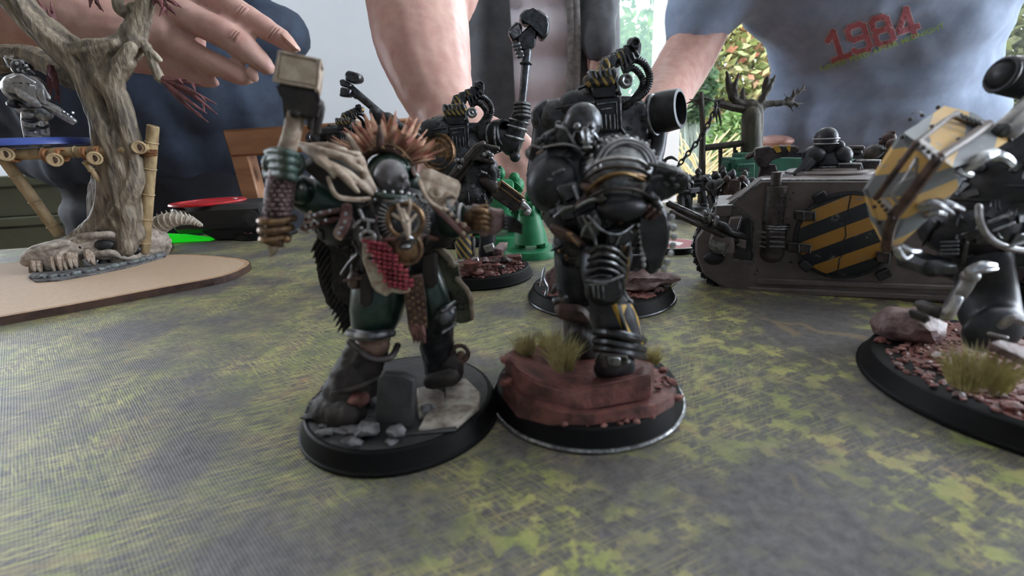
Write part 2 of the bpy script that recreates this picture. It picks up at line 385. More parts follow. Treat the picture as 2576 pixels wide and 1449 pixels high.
def mat_mat():
    """printed marsh cloth: dark ground, yellow-green blades lying in several directions, tan twigs, fine weave"""
    m, nt, b = newmat('printed_marsh_cloth'); oc = ocoord(nt)
    big = noise_tex(nt, oc, 34, 3, .55); big2 = noise_tex(nt, oc, 55, 2, .5, rot=(0, 0, 1.1))
    def blades(ang, w, l, lo, hi): return ramp(nt, noise_tex(nt, oc, 1, 3, .62, sc=(1 / l, 1 / w, 1), rot=(0, 0, ang)), [(lo, 0.0), (hi, 1.0)])
    b1 = blades(-.38, .5, 7.0, .49, .58); b2 = blades(.75, .45, 5.0, .51, .60); b3 = blades(-1.2, .45, 5.0, .52, .61)
    sel = ramp(nt, big2, [(.43, 0.0), (.56, 1.0)])
    bl = mix(nt, sel, mix(nt, .65, b1, b3, 'LIGHTEN'), mix(nt, .8, b2, b1, 'LIGHTEN'))
    blot = ramp(nt, noise_tex(nt, oc, 5.5, 5, .66), [(.50, 0.0), (.57, 1.0)])
    patch = ramp(nt, big, [(.40, 0.04), (.54, 1.0)])
    sp = nt.nodes.new('ShaderNodeSeparateXYZ'); nt.links.new(oc, sp.inputs[0])
    right = ramp(nt, math_(nt, 'ADD', math_(nt, 'MULTIPLY', sp.outputs[0], 3.2), math_(nt, 'ADD', math_(nt, 'MULTIPLY', sp.outputs[1], -1.6), math_(nt, 'MULTIPLY', big2, .6))), [(.10, 0.0), (.36, 1.0)])
    fac = mix(nt, 1.0, mix(nt, right, mix(nt, .25, bl, blot, 'LIGHTEN'), mix(nt, .35, blot, bl, 'LIGHTEN')), patch, 'MULTIPLY')
    hue = ramp(nt, noise_tex(nt, oc, 12, 4, .7), [(.33, (.21, .26, .09)), (.45, (.35, .365, .12)), (.56, (.48, .44, .17)), (.68, (.45, .32, .15))])
    ground = mix(nt, ramp(nt, noise_tex(nt, oc, 2.2, 6, .75), [(.32, 0.0), (.7, 1.0)]), (.060, .055, .062), (.18, .166, .168))
    c = mix(nt, fac, ground, hue)
    vo = nt.nodes.new('ShaderNodeTexVoronoi'); vo.feature = 'DISTANCE_TO_EDGE'; vo.inputs['Scale'].default_value = 1.0
    ds = nt.nodes.new('ShaderNodeVectorMath'); ds.operation = 'MULTIPLY_ADD'; nz = nt.nodes.new('ShaderNodeTexNoise'); nz.inputs['Scale'].default_value = 70; nt.links.new(oc, nz.inputs['Vector'])
    nt.links.new(nz.outputs['Color'], ds.inputs[0]); ds.inputs[1].default_value = (.018, .018, 0); nt.links.new(oc, ds.inputs[2])
    mp = nt.nodes.new('ShaderNodeMapping'); mp.inputs['Scale'].default_value = (32, 20, 0); mp.inputs['Rotation'].default_value = (0, 0, .5); nt.links.new(ds.outputs[0], mp.inputs[0]); nt.links.new(mp.outputs[0], vo.inputs['Vector'])
    tw = mix(nt, 1.0, ramp(nt, vo.outputs['Distance'], [(.010, .55), (.024, 0.0)]), ramp(nt, noise_tex(nt, oc, 26, 2), [(.54, 0.0), (.60, 1.0)]), 'MULTIPLY')
    c = mix(nt, tw, c, (.30, .225, .12))
    wv = nt.nodes.new('ShaderNodeTexWave'); wv.inputs['Scale'].default_value = 900; wv.bands_direction = 'DIAGONAL'; nt.links.new(oc, wv.inputs['Vector'])
    wy = nt.nodes.new('ShaderNodeTexWave'); wy.inputs['Scale'].default_value = 900; wy.bands_direction = 'X'; nt.links.new(oc, wy.inputs['Vector'])
    wvv = mix(nt, .5, wv.outputs['Color'], wy.outputs['Color'])
    c = mix(nt, .35, c, ramp(nt, wvv, [(.1, .66), (.9, 1.0)]), 'MULTIPLY')
    nt.links.new(c, b.inputs['Base Color']); b.inputs['Roughness'].default_value = .52; b.inputs['Specular IOR Level'].default_value = .5
    bp = nt.nodes.new('ShaderNodeBump'); bp.inputs['Distance'].default_value = .00012; bp.inputs['Strength'].default_value = .7; nt.links.new(wvv, bp.inputs['Height']); nt.links.new(bp.outputs[0], b.inputs['Normal'])
    return m
matcloth = mat_mat()
def glass(name, frost):
    m, nt, b = newmat(name); out = nt.nodes['Material Output']; nt.nodes.remove(b)
    tr = nt.nodes.new('ShaderNodeBsdfTransparent'); gl = nt.nodes.new('ShaderNodeBsdfGlossy'); gl.inputs['Roughness'].default_value = .02
    mx = nt.nodes.new('ShaderNodeMixShader'); mx.inputs[0].default_value = .03; nt.links.new(tr.outputs[0], mx.inputs[1]); nt.links.new(gl.outputs[0], mx.inputs[2]); s = mx
    if frost:
        tl = nt.nodes.new('ShaderNodeBsdfTranslucent'); tl.inputs[0].default_value = (.12, .165, .145, 1); m2 = nt.nodes.new('ShaderNodeMixShader')
        f = ramp(nt, noise_tex(nt, ocoord(nt), 10, 3, .6, sc=(1, 1, .05)), [(.3, frost * .8), (.7, frost * 1.15)]); nt.links.new(f, m2.inputs[0]); nt.links.new(mx.outputs[0], m2.inputs[1]); nt.links.new(tl.outputs[0], m2.inputs[2]); s = m2
    nt.links.new(s.outputs[0], out.inputs[0]); return m
clearglass = glass('clear_window_glass', 0); mistglass = glass('misted_window_glass', .5)
def leafmat(name, stops):
    m, nt, b = newmat(name); ge = nt.nodes.new('ShaderNodeNewGeometry')
    c = ramp(nt, ge.outputs['Random Per Island'], stops); nt.links.new(c, b.inputs['Base Color']); b.inputs['Roughness'].default_value = .5
    tl = nt.nodes.new('ShaderNodeBsdfTranslucent'); nt.links.new(c, tl.inputs[0]); mx = nt.nodes.new('ShaderNodeMixShader'); mx.inputs[0].default_value = .45
    nt.links.new(b.outputs[0], mx.inputs[1]); nt.links.new(tl.outputs[0], mx.inputs[2]); nt.links.new(mx.outputs[0], nt.nodes['Material Output'].inputs[0]); return m
leaf_warm = leafmat('sunlit_yellow_orange_leaves', [(0, (0.070, 0.104, 0.023)), (.35, (0.220, 0.232, 0.070)), (.65, (0.319, 0.290, 0.128)), (.88, (0.360, 0.220, 0.116)), (1, (0.377, 0.093, 0.058))])
leaf_green = leafmat('mid_green_leaves', [(0, (0.035, 0.075, 0.017)), (.5, (0.093, 0.174, 0.041)), (1, (0.220, 0.278, 0.093))])
leaf_dark = leafmat('dark_green_leaves', [(0, (0.014, 0.035, 0.014)), (.6, (0.035, 0.075, 0.029)), (1, (0.093, 0.145, 0.058))])
leaf_ivy = leafmat('yellow_green_ivy_leaves', [(0, (0.040, 0.055, 0.013)), (.5, (0.112, 0.118, 0.040)), (1, (0.182, 0.171, 0.080))])
straw = leafmat('dry_straw_stems', [(0, (.45, .34, .18)), (1, (.68, .56, .34))])
lawnm = M('garden_grass', (.12, .17, .05), .8, 0, (.19, .2, .08), 120, bump=4, bmm=20)
fencewood = M('weathered_fence_wood', (.13, .145, .13), .8, 0, (.10, .11, .10), 60)
# ================================================================ the room
def bxg(x0, x1, y0, y1, z0, z1): # metres -> mm geometry in world coordinates (z from the floor)
    return G().box(((x0 + x1) / 2 / MM, (y0 + y1) / 2 / MM, (z0 + z1) / 2 / MM - TZ / MM), ((x1 - x0) / MM, (y1 - y0) / MM, (z1 - z0) / MM))
XL, XR, YB, YF, ZC = -2.2, 2.9, 2.0, -1.9, 2.45
WX0, WX1, WZ0, WZ1 = 0.36, 2.78, 0.06, 2.15        # garden window in the back wall
struct('floor', bxg(XL - .2, XR + .2, YF - .2, YB + .2, -.06, 0), floorwood)
struct('ceiling', bxg(XL - .2, XR + .2, YF - .2, YB + .2, ZC, ZC + .06), ceilpaint)
LY0, LY1, LZ0, LZ1 = .9, 1.9, .9, 2.1
g = bxg(XL - .12, XL, YF, LY0, 0, ZC)
for q in (bxg(XL - .12, XL, LY1, YB, 0, ZC), bxg(XL - .12, XL, LY0, LY1, 0, LZ0), bxg(XL - .12, XL, LY0, LY1, LZ1, ZC)): g.add(q.v, q.f)
struct('wall_left', g, beigepaint)
struct('wall_front', bxg(XL - .1, XR + .1, YF - .1, YF, 0, ZC), bluewall)
g = bxg(XL - .1, WX0, YB, YB + .15, 0, ZC)
for q in (bxg(WX0, WX1, YB, YB + .15, WZ1, ZC), bxg(WX0, WX1, YB, YB + .15, 0, WZ0), bxg(WX1, XR + .1, YB, YB + .15, 0, ZC), bxg(XR + .1, XR + 5, YB, YB + .15, 0, 5), bxg(XL - 4, XR + 5, YB, YB + .15, ZC + .06, 5)): g.add(q.v, q.f)  # last two boxes: outer facade added to keep sky light off the ivy
struct('wall_back', g, wallpaint)
RY0, RY1, RZ0, RZ1 = -.5, 1.1, .3, 2.3            # side window
g = bxg(XR, XR + .12, YF, RY0, 0, ZC)
for q in (bxg(XR, XR + .12, RY1, YB, 0, ZC), bxg(XR, XR + .12, RY0, RY1, 0, RZ0), bxg(XR, XR + .12, RY0, RY1, RZ1, ZC)): g.add(q.v, q.f)
struct('wall_right', g, wallpaint)
struct('baseboard_back', bxg(XL, WX0 - .02, YB - .018, YB, 0, .12), upvc)
f0 = Frame(0, 0)
pa, pb = f0.P(1657, 200, YB / MM - 10).x * MM, f0.P(1722, 200, YB / MM - 10).x * MM
wn = bpy.data.objects.new('window_1', None); COL.objects.link(wn); wn.location = (0, 0, TZ); wn['kind'] = 'structure'
for x0, x1, z0, z1 in ((WX0, WX0 + .07, WZ0, WZ1), (pa, pa + .028, WZ0, WZ1), (pa + .034, pb, WZ0, WZ1), (WX1 - .07, WX1, WZ0, WZ1), (WX0, WX1, WZ0, WZ0 + .09), (WX0, WX1, WZ1 - .09, WZ1)):
    obj('frame', bxg(x0, x1, YB + .01, YB + .09, z0, z1), upvc, wn, 0)
obj('pane', bxg(WX0 + .06, pa + .004, YB + .045, YB + .051, WZ0 + .08, WZ1 - .08), mistglass, wn, 0, label='misted pane')
obj('pane', bxg(pb - .004, WX1 - .06, YB + .045, YB + .051, WZ0 + .08, WZ1 - .08), clearglass, wn, 0)
w2 = bpy.data.objects.new('window_2', None); COL.objects.link(w2); w2.location = (0, 0, TZ); w2['kind'] = 'structure'
for y0, y1, z0, z1 in ((RY0, RY0 + .07, RZ0, RZ1), (RY1 - .07, RY1, RZ0, RZ1), (.5, .58, RZ0, RZ1), (RY0, RY1, RZ0, RZ0 + .07), (RY0, RY1, RZ1 - .07, RZ1)):
    obj('frame', bxg(XR + .02, XR + .08, y0, y1, z0, z1), upvc, w2, 0)
obj('pane', bxg(XR + .045, XR + .05, RY0 + .06, RY1 - .06, RZ0 + .06, RZ1 - .06), clearglass, w2, 0)
w3 = bpy.data.objects.new('added_fill_window', None); COL.objects.link(w3); w3.location = (0, 0, TZ); w3['kind'] = 'structure'  # unseen window in the left wall, added to brighten the back wall
for y0, y1, z0, z1 in ((LY0, LY0 + .07, LZ0, LZ1), (LY1 - .07, LY1, LZ0, LZ1), (1.37, 1.43, LZ0, LZ1), (LY0, LY1, LZ0, LZ0 + .07), (LY0, LY1, LZ1 - .07, LZ1)):
    obj('frame', bxg(XL - .08, XL - .02, y0, y1, z0, z1), upvc, w3, 0)
obj('pane', bxg(XL - .05, XL - .045, LY0 + .06, LY1 - .06, LZ0 + .06, LZ1 - .06), clearglass, w3, 0)
portal((XL - .16, (LY0 + LY1) / 2, (LZ0 + LZ1) / 2), (radians(90), 0, radians(-90)), LY1 - LY0, LZ1 - LZ0)
portal(((WX0 + WX1) / 2, YB + .2, (WZ0 + WZ1) / 2), (radians(-90), 0, 0), WX1 - WX0, WZ1 - WZ0)
portal((XR + .16, (RY0 + RY1) / 2, (RZ0 + RZ1) / 2), (radians(90), 0, radians(90)), RY1 - RY0, RZ1 - RZ0)
# ---------------------------------------------------------------- table and cloth
EDGE = lambda x: 364 + .14 * x
outl = [(-760, -520), (900, -520), (900, EDGE(900)), (-760, EDGE(-760))]
tb = thing('dining_table', 'dark wooden table under the printed playing cloth', 'table')
obj('table_top', G().prism([(x, y, -3) for x, y in outl], (0, 0, -30), 2), tablewood, tb)
ins = [(-690, -450), (830, -450), (830, EDGE(830) - 70), (-690, EDGE(-690) - 70)]
ap = G()
for a, b in zip(ins, ins[1:] + ins[:1]):
    a, b = V((*a, -75)), V((*b, -75)); ap.prism([a + V((0, 0, -42)), b + V((0, 0, -42)), b + V((0, 0, 42)), a + V((0, 0, 42))], (b - a).cross(V((0, 0, 1))).normalized() * 20, 1)
obj('apron', ap, tablewood, tb)
for x, y in ins:
    obj('leg', G().box((x, y, -33 - 353), (60, 60, 706), bev=4), tablewood, tb)
tag(obj('playing_mat', G().prism([(x * .997, y * .997 - .6, 0) for x, y in outl], (0, 0, -2.9), .5), matcloth), 'printed marsh-grass cloth covering the whole table top', 'mat')
# ---------------------------------------------------------------- olive cabinet behind the table on the far left
fc = Frame(-1150, 1120, .10)
cb = thing('drawer_cabinet', 'olive green cabinet with moulded drawer fronts behind the table', 'cabinet', fc)
zt = fc.P(40, 436, 0).z
obj('carcass', G().box((-160, 190, zt - 300 - 10), (700, 360, 600), bev=3), olivepaint, cb)
zz = [fc.P(60, y, -14).z for y in (440, 469, 546, 570, 614)]
for i, (a, b, d) in enumerate(((zz[0], zz[1], 14), (zz[1] - 2, zz[2], 4), (zz[2], zz[3], 18), (zz[3] - 2, zz[4] - 40, 12))):
    obj('drawer_front' if i in (1, 3) else 'moulding', G().prism([(-510, 8 - d, a), (-510, 8 - d, b), (190, 8 - d, b), (190, 8 - d, a)], (0, d + 6, 0), 3), olivepaint, cb)
for z, n in ((zt - 450, 2),):
    obj('drawer_front', G().box((-160, 6, z), (680, 16, 190), bev=3), olivepaint, cb)
tag(obj('wall_panel', G().box((-1330, 1600, 120), (560, 40, 1700), bev=4), beigepaint), 'plain beige upright panel behind the olive cabinet', 'panel')
# ---------------------------------------------------------------- chairs
def chair(f, name, label, px_rail, px_post, dy=0):
    t = thing(name, label, 'chair', f)
    (xa, ya), (xb, yb), hh = px_rail
    a = f.P(xa, ya, 0); b = V((f.P(xb, yb, 0).x, 0, a.z + 4)); h = hh * f.k(0, 80)
    obj('top_rail', G().prism([a, b, b - V((0, 0, h)), a - V((-h * .1, 0, h))], (0, 24, 0), 3), chairwood, t)
    floor = -TZ / MM
    for s, x in ((1, a.x), (-1, b.x)):
        w_ = px_post * f.k(0, 80)
        P = [V((x, 4, a.z - 2)), V((x + s * w_, 4, a.z - 2)), V((x + s * w_ * 1.55, -2, a.z - 190)), V((x + s * w_ * .6, -2, a.z - 190))]
        obj('leg', G().prism(P, (0, 26, 0), 2).prism([V((x + s * w_ * .6, -2, a.z - 188)), V((x + s * w_ * 1.55, -2, a.z - 188)), V((x + s * w_ * 1.2, -2, floor)), V((x + s * w_ * .3, -2, floor))], (0, 26, 0), 2), chairwood, t)
        obj('leg', G().box((x + s * w_, -390, (floor + floor + 430) / 2), (34, 34, 430), bev=3), chairwood, t)
    cx = (a.x + b.x) / 2; wd = abs(b.x - a.x)
    obj('seat', G().box((cx, -190, floor + 440), (wd + 10, 430, 24), bev=6), chairwood, t)
    obj('lower_rail', G().box((cx, 14, a.z - 230), (wd - 10, 20, 45), bev=3), chairwood, t)
    q = px_post * f.k(0, 80)
    for sg, x in ((1, a.x + q * 1.3), (-1, b.x - q * 1.3)):
        obj('corner_brace', G().prism([V((x + sg * 8, 6, a.z - h - 34)), V((x + sg * 8, 6, a.z - h - 14)), V((x + sg * 40, 6, a.z - h + 4)), V((x + sg * 54, 6, a.z - h + 4))], (0, 14, 0), 1), chairwood, t)
    return t
fch = Frame(-340, 700)
ch = chair(fch, 'dining_chair', 'varnished oak chair tucked behind the black timer', ((556, 327), (1075, 340), 66), 46)
fch2 = Frame(1480, 1560)
chair(fch2, 'dining_chair', 'oak chair rail peeping out beside the white-lettered blue shirt', ((2325, 302), (2545, 292), 28), 24)
# ================================================================ the garden outside
def leaves(g, c, r, n, size, seed, shell=.55, flat=1.0):
    rnd = random.Random(seed); c = V(c); r = V(r)
    for _ in range(n):
        while True:
            d = V((rnd.uniform(-1, 1), rnd.uniform(-1, 1), rnd.uniform(-1, 1)))
            if .05 < d.length < 1: break
        d.normalize(); k = shell + (1 - shell) * rnd.random(); lump = 1 + .22 * noise.noise(d * 2.6 + V((seed, 0, 0)))
        p = c + V((d.x * r.x, d.y * r.y * flat, d.z * r.z)) * (k * lump)
        u = V((rnd.gauss(0, 1), rnd.gauss(0, 1), rnd.gauss(0, .7))).normalized(); q = u.cross(V((rnd.gauss(0, 1), rnd.gauss(0, 1), rnd.gauss(0, 1)))).normalized(); s = size * rnd.uniform(.6, 1.3)
        g.add([p - u * s, p + q * s * .45, p + u * s, p - q * s * .45 + u * s * .1], [(0, 1, 2, 3)])
    return g
def bush(name, label, cat, cpx, Y, rpx, n, size, mat_, seed, stem=True, depth=None, group=None):
    k = Y * .955 / FPX; c = f0.P(cpx[0], cpx[1], Y); f = Frame(c.x, Y)
    gz = -TZ / MM - 60; t = thing(name, label, cat, f, group); t.location.z = TZ + gz * MM
    cc = V((0, 0, c.z - gz)); rx, rz = rpx[0] * k, rpx[1] * k
    obj('foliage', leaves(G(), cc, (rx, depth or rx * .7, rz), n, size, seed), mat_, t, 0, stuff=True)
    if stem:
        s = G(); rn = random.Random(seed)
        for i in range(5): s.tube(bez([V((rn.uniform(-60, 60), 0, 0)), V((rn.uniform(-.3, .3) * rx, 0, cc.z * .5)), cc + V((rn.uniform(-.6, .6) * rx, 0, rn.uniform(0, .5) * rz))], 4), [22 - 1.5 * j for j in range(9)], 5)
        obj('stem', s, fencewood, t)
    return t
g = G().box((1500, 9200, -TZ / MM - 110), (18000, 14000, 100))
struct('ground', g, lawnm)
bush('garden_hedge', 'tall dark hedge closing the garden at the back', 'hedge', (1750, 60), 7200, (900, 430), 9000, 95, leaf_dark, 3, depth=500)
bush('autumn_shrub', 'tall shrub with yellow and orange leaves outside the window', 'shrub', (1850, 165), 5000, (125, 150), 3400, 52, leaf_warm, 5)
bush('evergreen_shrub', 'dark green shrub outside beside the white window frame', 'shrub', (1745, 215), 4000, (50, 95), 1500, 55, leaf_dark, 7)
bush('leafy_shrub', 'low bright green shrub outside, behind the black gallows tree', 'shrub', (1880, 345), 4500, (95, 85), 2000, 45, leaf_green, 9)
bush('leafy_shrub', 'pale shrub seen blurred through the misted pane', 'shrub', (1575, 230), 4900, (115, 170), 3000, 50, leaf_green, 11, depth=230)
bush('ivy_clump', 'yellow-green ivy outside, right of the blue-shirted person', 'ivy', (2590, 120), 3900, (190, 270), 6000, 52, leaf_ivy, 13, depth=420)
gs = G(); rn = random.Random(4); fs = Frame(f0.P(1750, 380, 3300).x, 3300)
for i in range(150):
    x = rn.uniform(-170, 170); h = rn.uniform(300, 900); dx = rn.uniform(-.7, .9) * h
    gs.tube(bez([V((x, rn.uniform(-90, 90), 0)), V((x + dx * .3, 0, h * .7)), V((x + dx, 0, h))], 3), [5] * 6 + [2], 4, False)
ts = thing('dry_grass_clump', 'dry straw-coloured grass clump outside behind the black chain', 'grass', fs); ts.location.z = TZ - TZ - .06
obj('stems', gs, straw, ts, 0, stuff=True)
ff = Frame(f0.P(1800, 390, 5600).x, 5600)
tf = thing('garden_fence', 'grey weathered wooden fence at the end of the garden', 'fence', ff); tf.location.z = -.06
pm = None
for i in range(44):
    if pm is None: pm = mesh_of(G().box((0, 0, 620), (135, 20, 1240), bev=4), 'board', 0); pm.materials.append(fencewood)
    o = obj('board', pm, fencewood, tf); o.location = ((i * .152 - 1.6), 0, 0)
obj('rail', G().box((1700, 26, 950), (6800, 40, 80)), fencewood, tf)
# ================================================================ small model parts shared by the painted figures
def round_base(par, r, h=4.0, m=None, rim=None, n=56):
    obj('base', G().lathe([(r * .99, 0), (r, .25), (r, .8), (r * .985, 1.0), (r * .93, h - .3), (r * .91, h)], n=n), m or black_plastic, par, 30)
    if rim: obj('base_rim', G().torus((0, 0, .55), (0, 0, 1), r * .995, .42, n, 6), rim, par)
def gravel(par, f, cx, cy, rx, ry, z, n, seed, m, size=.55, name='gravel'):
    g = G(); rn = random.Random(seed)
    g.lathe([(0.001, .55), (.6, .5), (.93, .28), (1, 0)][::-1], n=28)
    g.v = [V((cx + v.x * rx, cy + v.y * ry, z - .3 + v.z * .9 + .35 * noise.noise(v * 5 + V((seed, 0, 0))))) for v in g.v]
    for _ in range(n):
        a = rn.uniform(0, 2 * pi); q = sqrt(rn.random()) * .95; s = size * rn.uniform(.5, 1.5)
        g.rock((cx + cos(a) * q * rx, cy + sin(a) * q * ry, z + .05 + .3 * (1 - q)), (s, s, s * .75), rn.random() * 50, 1, .35)
    return obj(name, g, m, par, 50, stuff=True)
def tuft(par, c, r, h, n, seed, m=None, label='straw-coloured grass tuft'):
    g = G(); rn = random.Random(seed); c = V(c)
    for _ in range(n):
        a = rn.uniform(0, 2 * pi); q = sqrt(rn.random()) * r * .55; b = c + V((cos(a) * q, sin(a) * q, -.3)); l = V((cos(a), sin(a), 0)) * (q / r * h * rn.uniform(.4, 1.3)) + V((rn.gauss(0, .12), rn.gauss(0, .12), 0)) * h
        hh = h * rn.uniform(.65, 1.1); s = V((-sin(a + 1), cos(a + 1), 0)) * .075
        m1 = b + l * .35 + V((0, 0, hh * .6)); e = b + l + V((0, 0, hh)); w_ = V((cos(a + 1), sin(a + 1), 0)) * .05
        g.add([b - s, b + s, m1 + s * .8, m1 - s * .8, e, m1 + w_ * 1.5], [(0, 1, 2, 3), (3, 2, 4), (3, 5, 4), (2, 5, 4)])
    return obj('grass_tuft', g, m or drygrass, par, 0, label, True)
def dome(c, n, R, h, seg=20, cut=1.0):
    """shallow domed plate about point c facing n"""
    g = G(); pr = [(R * cos(t) ** .9 if t < 1.5 else 0.001, h * sin(t)) for t in [i * (pi / 2) / 7 for i in range(8)]]
    g.lathe([(R * .97, -.5), (R, -.3)] + pr, c, n, seg); return g
# ================================================================ left foreground: the figure lifting the block-headed maul
fA = Frame(-23.8, 85.5)
A = thing('painted_figurine', 'bald grey-headed painted figurine raising a pale block-headed maul, red scaled apron', 'figurine', fA, 'painted figurines on round bases')
round_base(A, 20, 4.2)
# --- scenic rubble on the base
obj('ground', G().lathe([(18.4, 0), (17.5, .3), (0.001, .4)], (0, 0, 4.0), n=30), slate, A)
def flag(px, z, th, m_, lb=None): obj('paving', G().prism([fA.Gd(x, y, z) for x, y in px], (0, 0, -th), .25), m_, A, label=lb)
flag([(1052, 1078), (1150, 1066), (1205, 1020), (1208, 985), (1172, 950), (1118, 956), (1125, 1000), (1080, 1020)], 5.4, 1.2, palestone, 'pale cracked stone slab')
flag([(1050, 1030), (1112, 1006), (1118, 985), (1080, 968), (1048, 975)], 6.6, 2.4, palestone)
flag([(1010, 1092), (1148, 1080), (1150, 1064), (1040, 1070)], 4.9, .6, slate)
obj('slab', Q3(G(), fA, [(942, 1062, -13.5), (1036, 1078, -13.5), (1044, 958, -12), (1012, 942, -11.5), (962, 940, -11.5), (950, 952, -12)], 2.4, .35), slate, A, label='dark slate slab leaning on edge')
g = G(); rn = random.Random(5)
for i in range(70):
    a = rn.uniform(pi * .9, pi * 1.42); q = rn.uniform(6, 17.2); s = rn.uniform(.6, 1.5)
    g.rock((cos(a) * q, sin(a) * q, 4.6 + (18 - q) * .12), (s * 1.5, s, s * .6), i, 1, .35)
obj('rubble', g, greyrubble, A, 50, stuff=True)
for i, (x, y, d, r) in enumerate(((905, 1005, -9, 26), (880, 1030, -10, 20), (950, 1010, -8, 20), (1000, 1085, -15, 26), (868, 1085, -12, 26), (925, 1080, -14, 30), (1145, 1018, -4, 14), (1075, 1025, -9, 16), (985, 1110, -16, 18))):
    k = fA.k(d); obj('rock', G().rock(fA.P(x, y, d), (r * k * 1.25, r * k, r * k * .7), i + 3, 2, .35), (redrock if i == 0 else bone if i == 6 else greyrubble), A)
# --- legs
g = G(); T(g, fA, [(940, 850, -2, 46), (905, 920, -3, 60), (885, 980, -4, 72), (872, 1020, -5, 74)], 14)
obj('greave', fuse(g, .55, 3, .45, 2.2), darkleather, A, label='heavy brown-black shin guard')
g = G(); T(g, fA, [(1000, 870, -4, 10), (980, 900, -7.2, 9), (930, 900, -8.3, 9), (880, 860, -7.5, 9)], 6, 5); T(g, fA, [(965, 945, -8.2, 7), (900, 975, -8.8, 7), (835, 990, -8.2, 7)], 6, 4); obj('greave_trim', g, hulldark, A)
g = G(); B(g, fA, (936, 868, -4.5), (48, 40, 34), 14); obj('knee', g, skin_tan, A, label='tan leather knee')
g = G(); T(g, fA, [(880, 838, -4, 13), (930, 846, -8, 14), (985, 838, -6, 12)], 8, 5); obj('knee_band', g, steel, A)
g = G(); T(g, fA, [(960, 715, 0, 74), (945, 790, -2, 66), (935, 832, -2, 52)], 16); obj('thigh', g, deepgreen, A, label='dark green armoured thigh')
g = G(); T(g, fA, [(1058, 690, 0, 52), (1085, 750, -2, 46), (1105, 800, -2, 40)], 16); obj('thigh', g, deepgreen, A, label='dark green armoured thigh')
g = G(); T(g, fA, [(1100, 800, -2, 42), (1100, 860, 0, 46), (1112, 930, 2, 48)], 14); obj('greave', fuse(g, .55, 3, .35, 2.2), gun2, A)
g = G(); B(g, fA, (1118, 795, -4), (32, 38, 30), 12); obj('knee_guard', g, gun, A)
g = G()
for y in (768, 783, 822): T(g, fA, [(1085, y + 22, -3.2, 5), (1112, y + 14, -6.2, 5), (1144, y - 8, -3, 5)], 6, 4)
obj('knee_ring', g, steel, A, label='pale metal knee rings')
g = G(); B(g, fA, (1132, 930, -1), (38, 30, 46), 12); T(g, fA, [(1085, 960, -5, 22), (1135, 950, -6, 24)], 10); obj('boot', g, darkleather, A)
g = G(); T(g, fA, [(1160, 895, 0, 14), (1150, 925, -1, 16)], 8); g.torus(fA.P(1157, 890, -1), (0, -1, .2), 22 * fA.k(), 6 * fA.k(), 14, 6); obj('boot_buckle', g, leather, A)
g = G(); T(g, fA, [(840, 1030, -6, 60), (880, 1045, -9, 54)], 12); obj('boot', fuse(g, .6, 3, .4, 2), darkleather, A)
# --- torso, cloak
g = G(); B(g, fA, (1000, 560, 0), (112, 120, 88), 18); B(g, fA, (985, 660, 0), (96, 90, 76), 16); B(g, fA, (1090, 560, 2), (72, 74, 66), 14); B(g, fA, (875, 555, 2), (82, 84, 70), 14)
tm = fuse(g, .7, 3); obj('torso', tm, gun2, A); greeble(tm, 70, 1, A, hulldark, .6, 1.5)
def ragged(g, f, edge, dy, th, seed, amp=5):
    rn = random.Random(seed); out = []
    for i, p in enumerate(edge):
        q = edge[(i + 1) % len(edge)]; n = max(1, int(math.hypot(q[0] - p[0], q[1] - p[1]) / 16))
        for j in range(n): t = j / n; out.append((p[0] + (q[0] - p[0]) * t + rn.uniform(-amp, amp), p[1] + (q[1] - p[1]) * t + rn.uniform(-amp, amp)))
    return Q(g, f, out, dy, th, .2)
g = G(); ragged(g, fA, [(800, 560), (905, 560), (930, 700), (905, 830), (862, 800), (822, 765), (800, 700), (792, 630)], 4, 4.5, 1, 5)
ragged(g, fA, [(830, 575), (900, 575), (905, 760), (868, 770), (835, 730)], 1.5, 3, 2, 4); obj('cloak', g, cloakblack, A, label='black ragged fur cloak')
g = G()
for i in range(46):
    t = i / 45; x = 796 + t * 72 + 8 * sin(i * 2.1); y = 610 + t * 215; T(g, fA, [(x + 10, y - 12, 4, 6), (x - 4, y + 6, 3.4, 4), (x - 10, y + 16, 3, 1)], 5)
obj('fur_fringe', g, cloakblack, A, stuff=True)
g = G(); ragged(g, fA, [(1068, 620), (1095, 612), (1130, 640), (1150, 668), (1152, 700), (1186, 745), (1190, 805), (1158, 812), (1120, 800), (1082, 770), (1060, 700)], 6, 1.6, 3, 4)
obj('cloak', g, cloaktan, A, label='torn olive-tan cloak hanging on the far side')
g = G(); T(g, fA, [(1092, 614, 5.6, 9), (1122, 640, 5.2, 11), (1140, 665, 5.2, 9)], 8, 3); T(g, fA, [(1130, 665, 5, 6), (1165, 668, 5, 2)], 6); T(g, fA, [(1150, 702, 5, 7), (1182, 742, 5, 7), (1188, 800, 5.6, 5)], 7, 3); obj('cloak_hem', g, parch, A)
g = G()
for x, y in ((1128, 742), (1140, 760), (1158, 772)):
    T(g, fA, [(x - 8, y - 8, 5.7, 2), (x + 8, y - 6, 5.7, 2), (x + 9, y + 7, 5.7, 2), (x - 5, y + 8, 5.7, 2), (x - 8, y - 8, 5.7, 2)], 5)
obj('rune', g, slate, A)
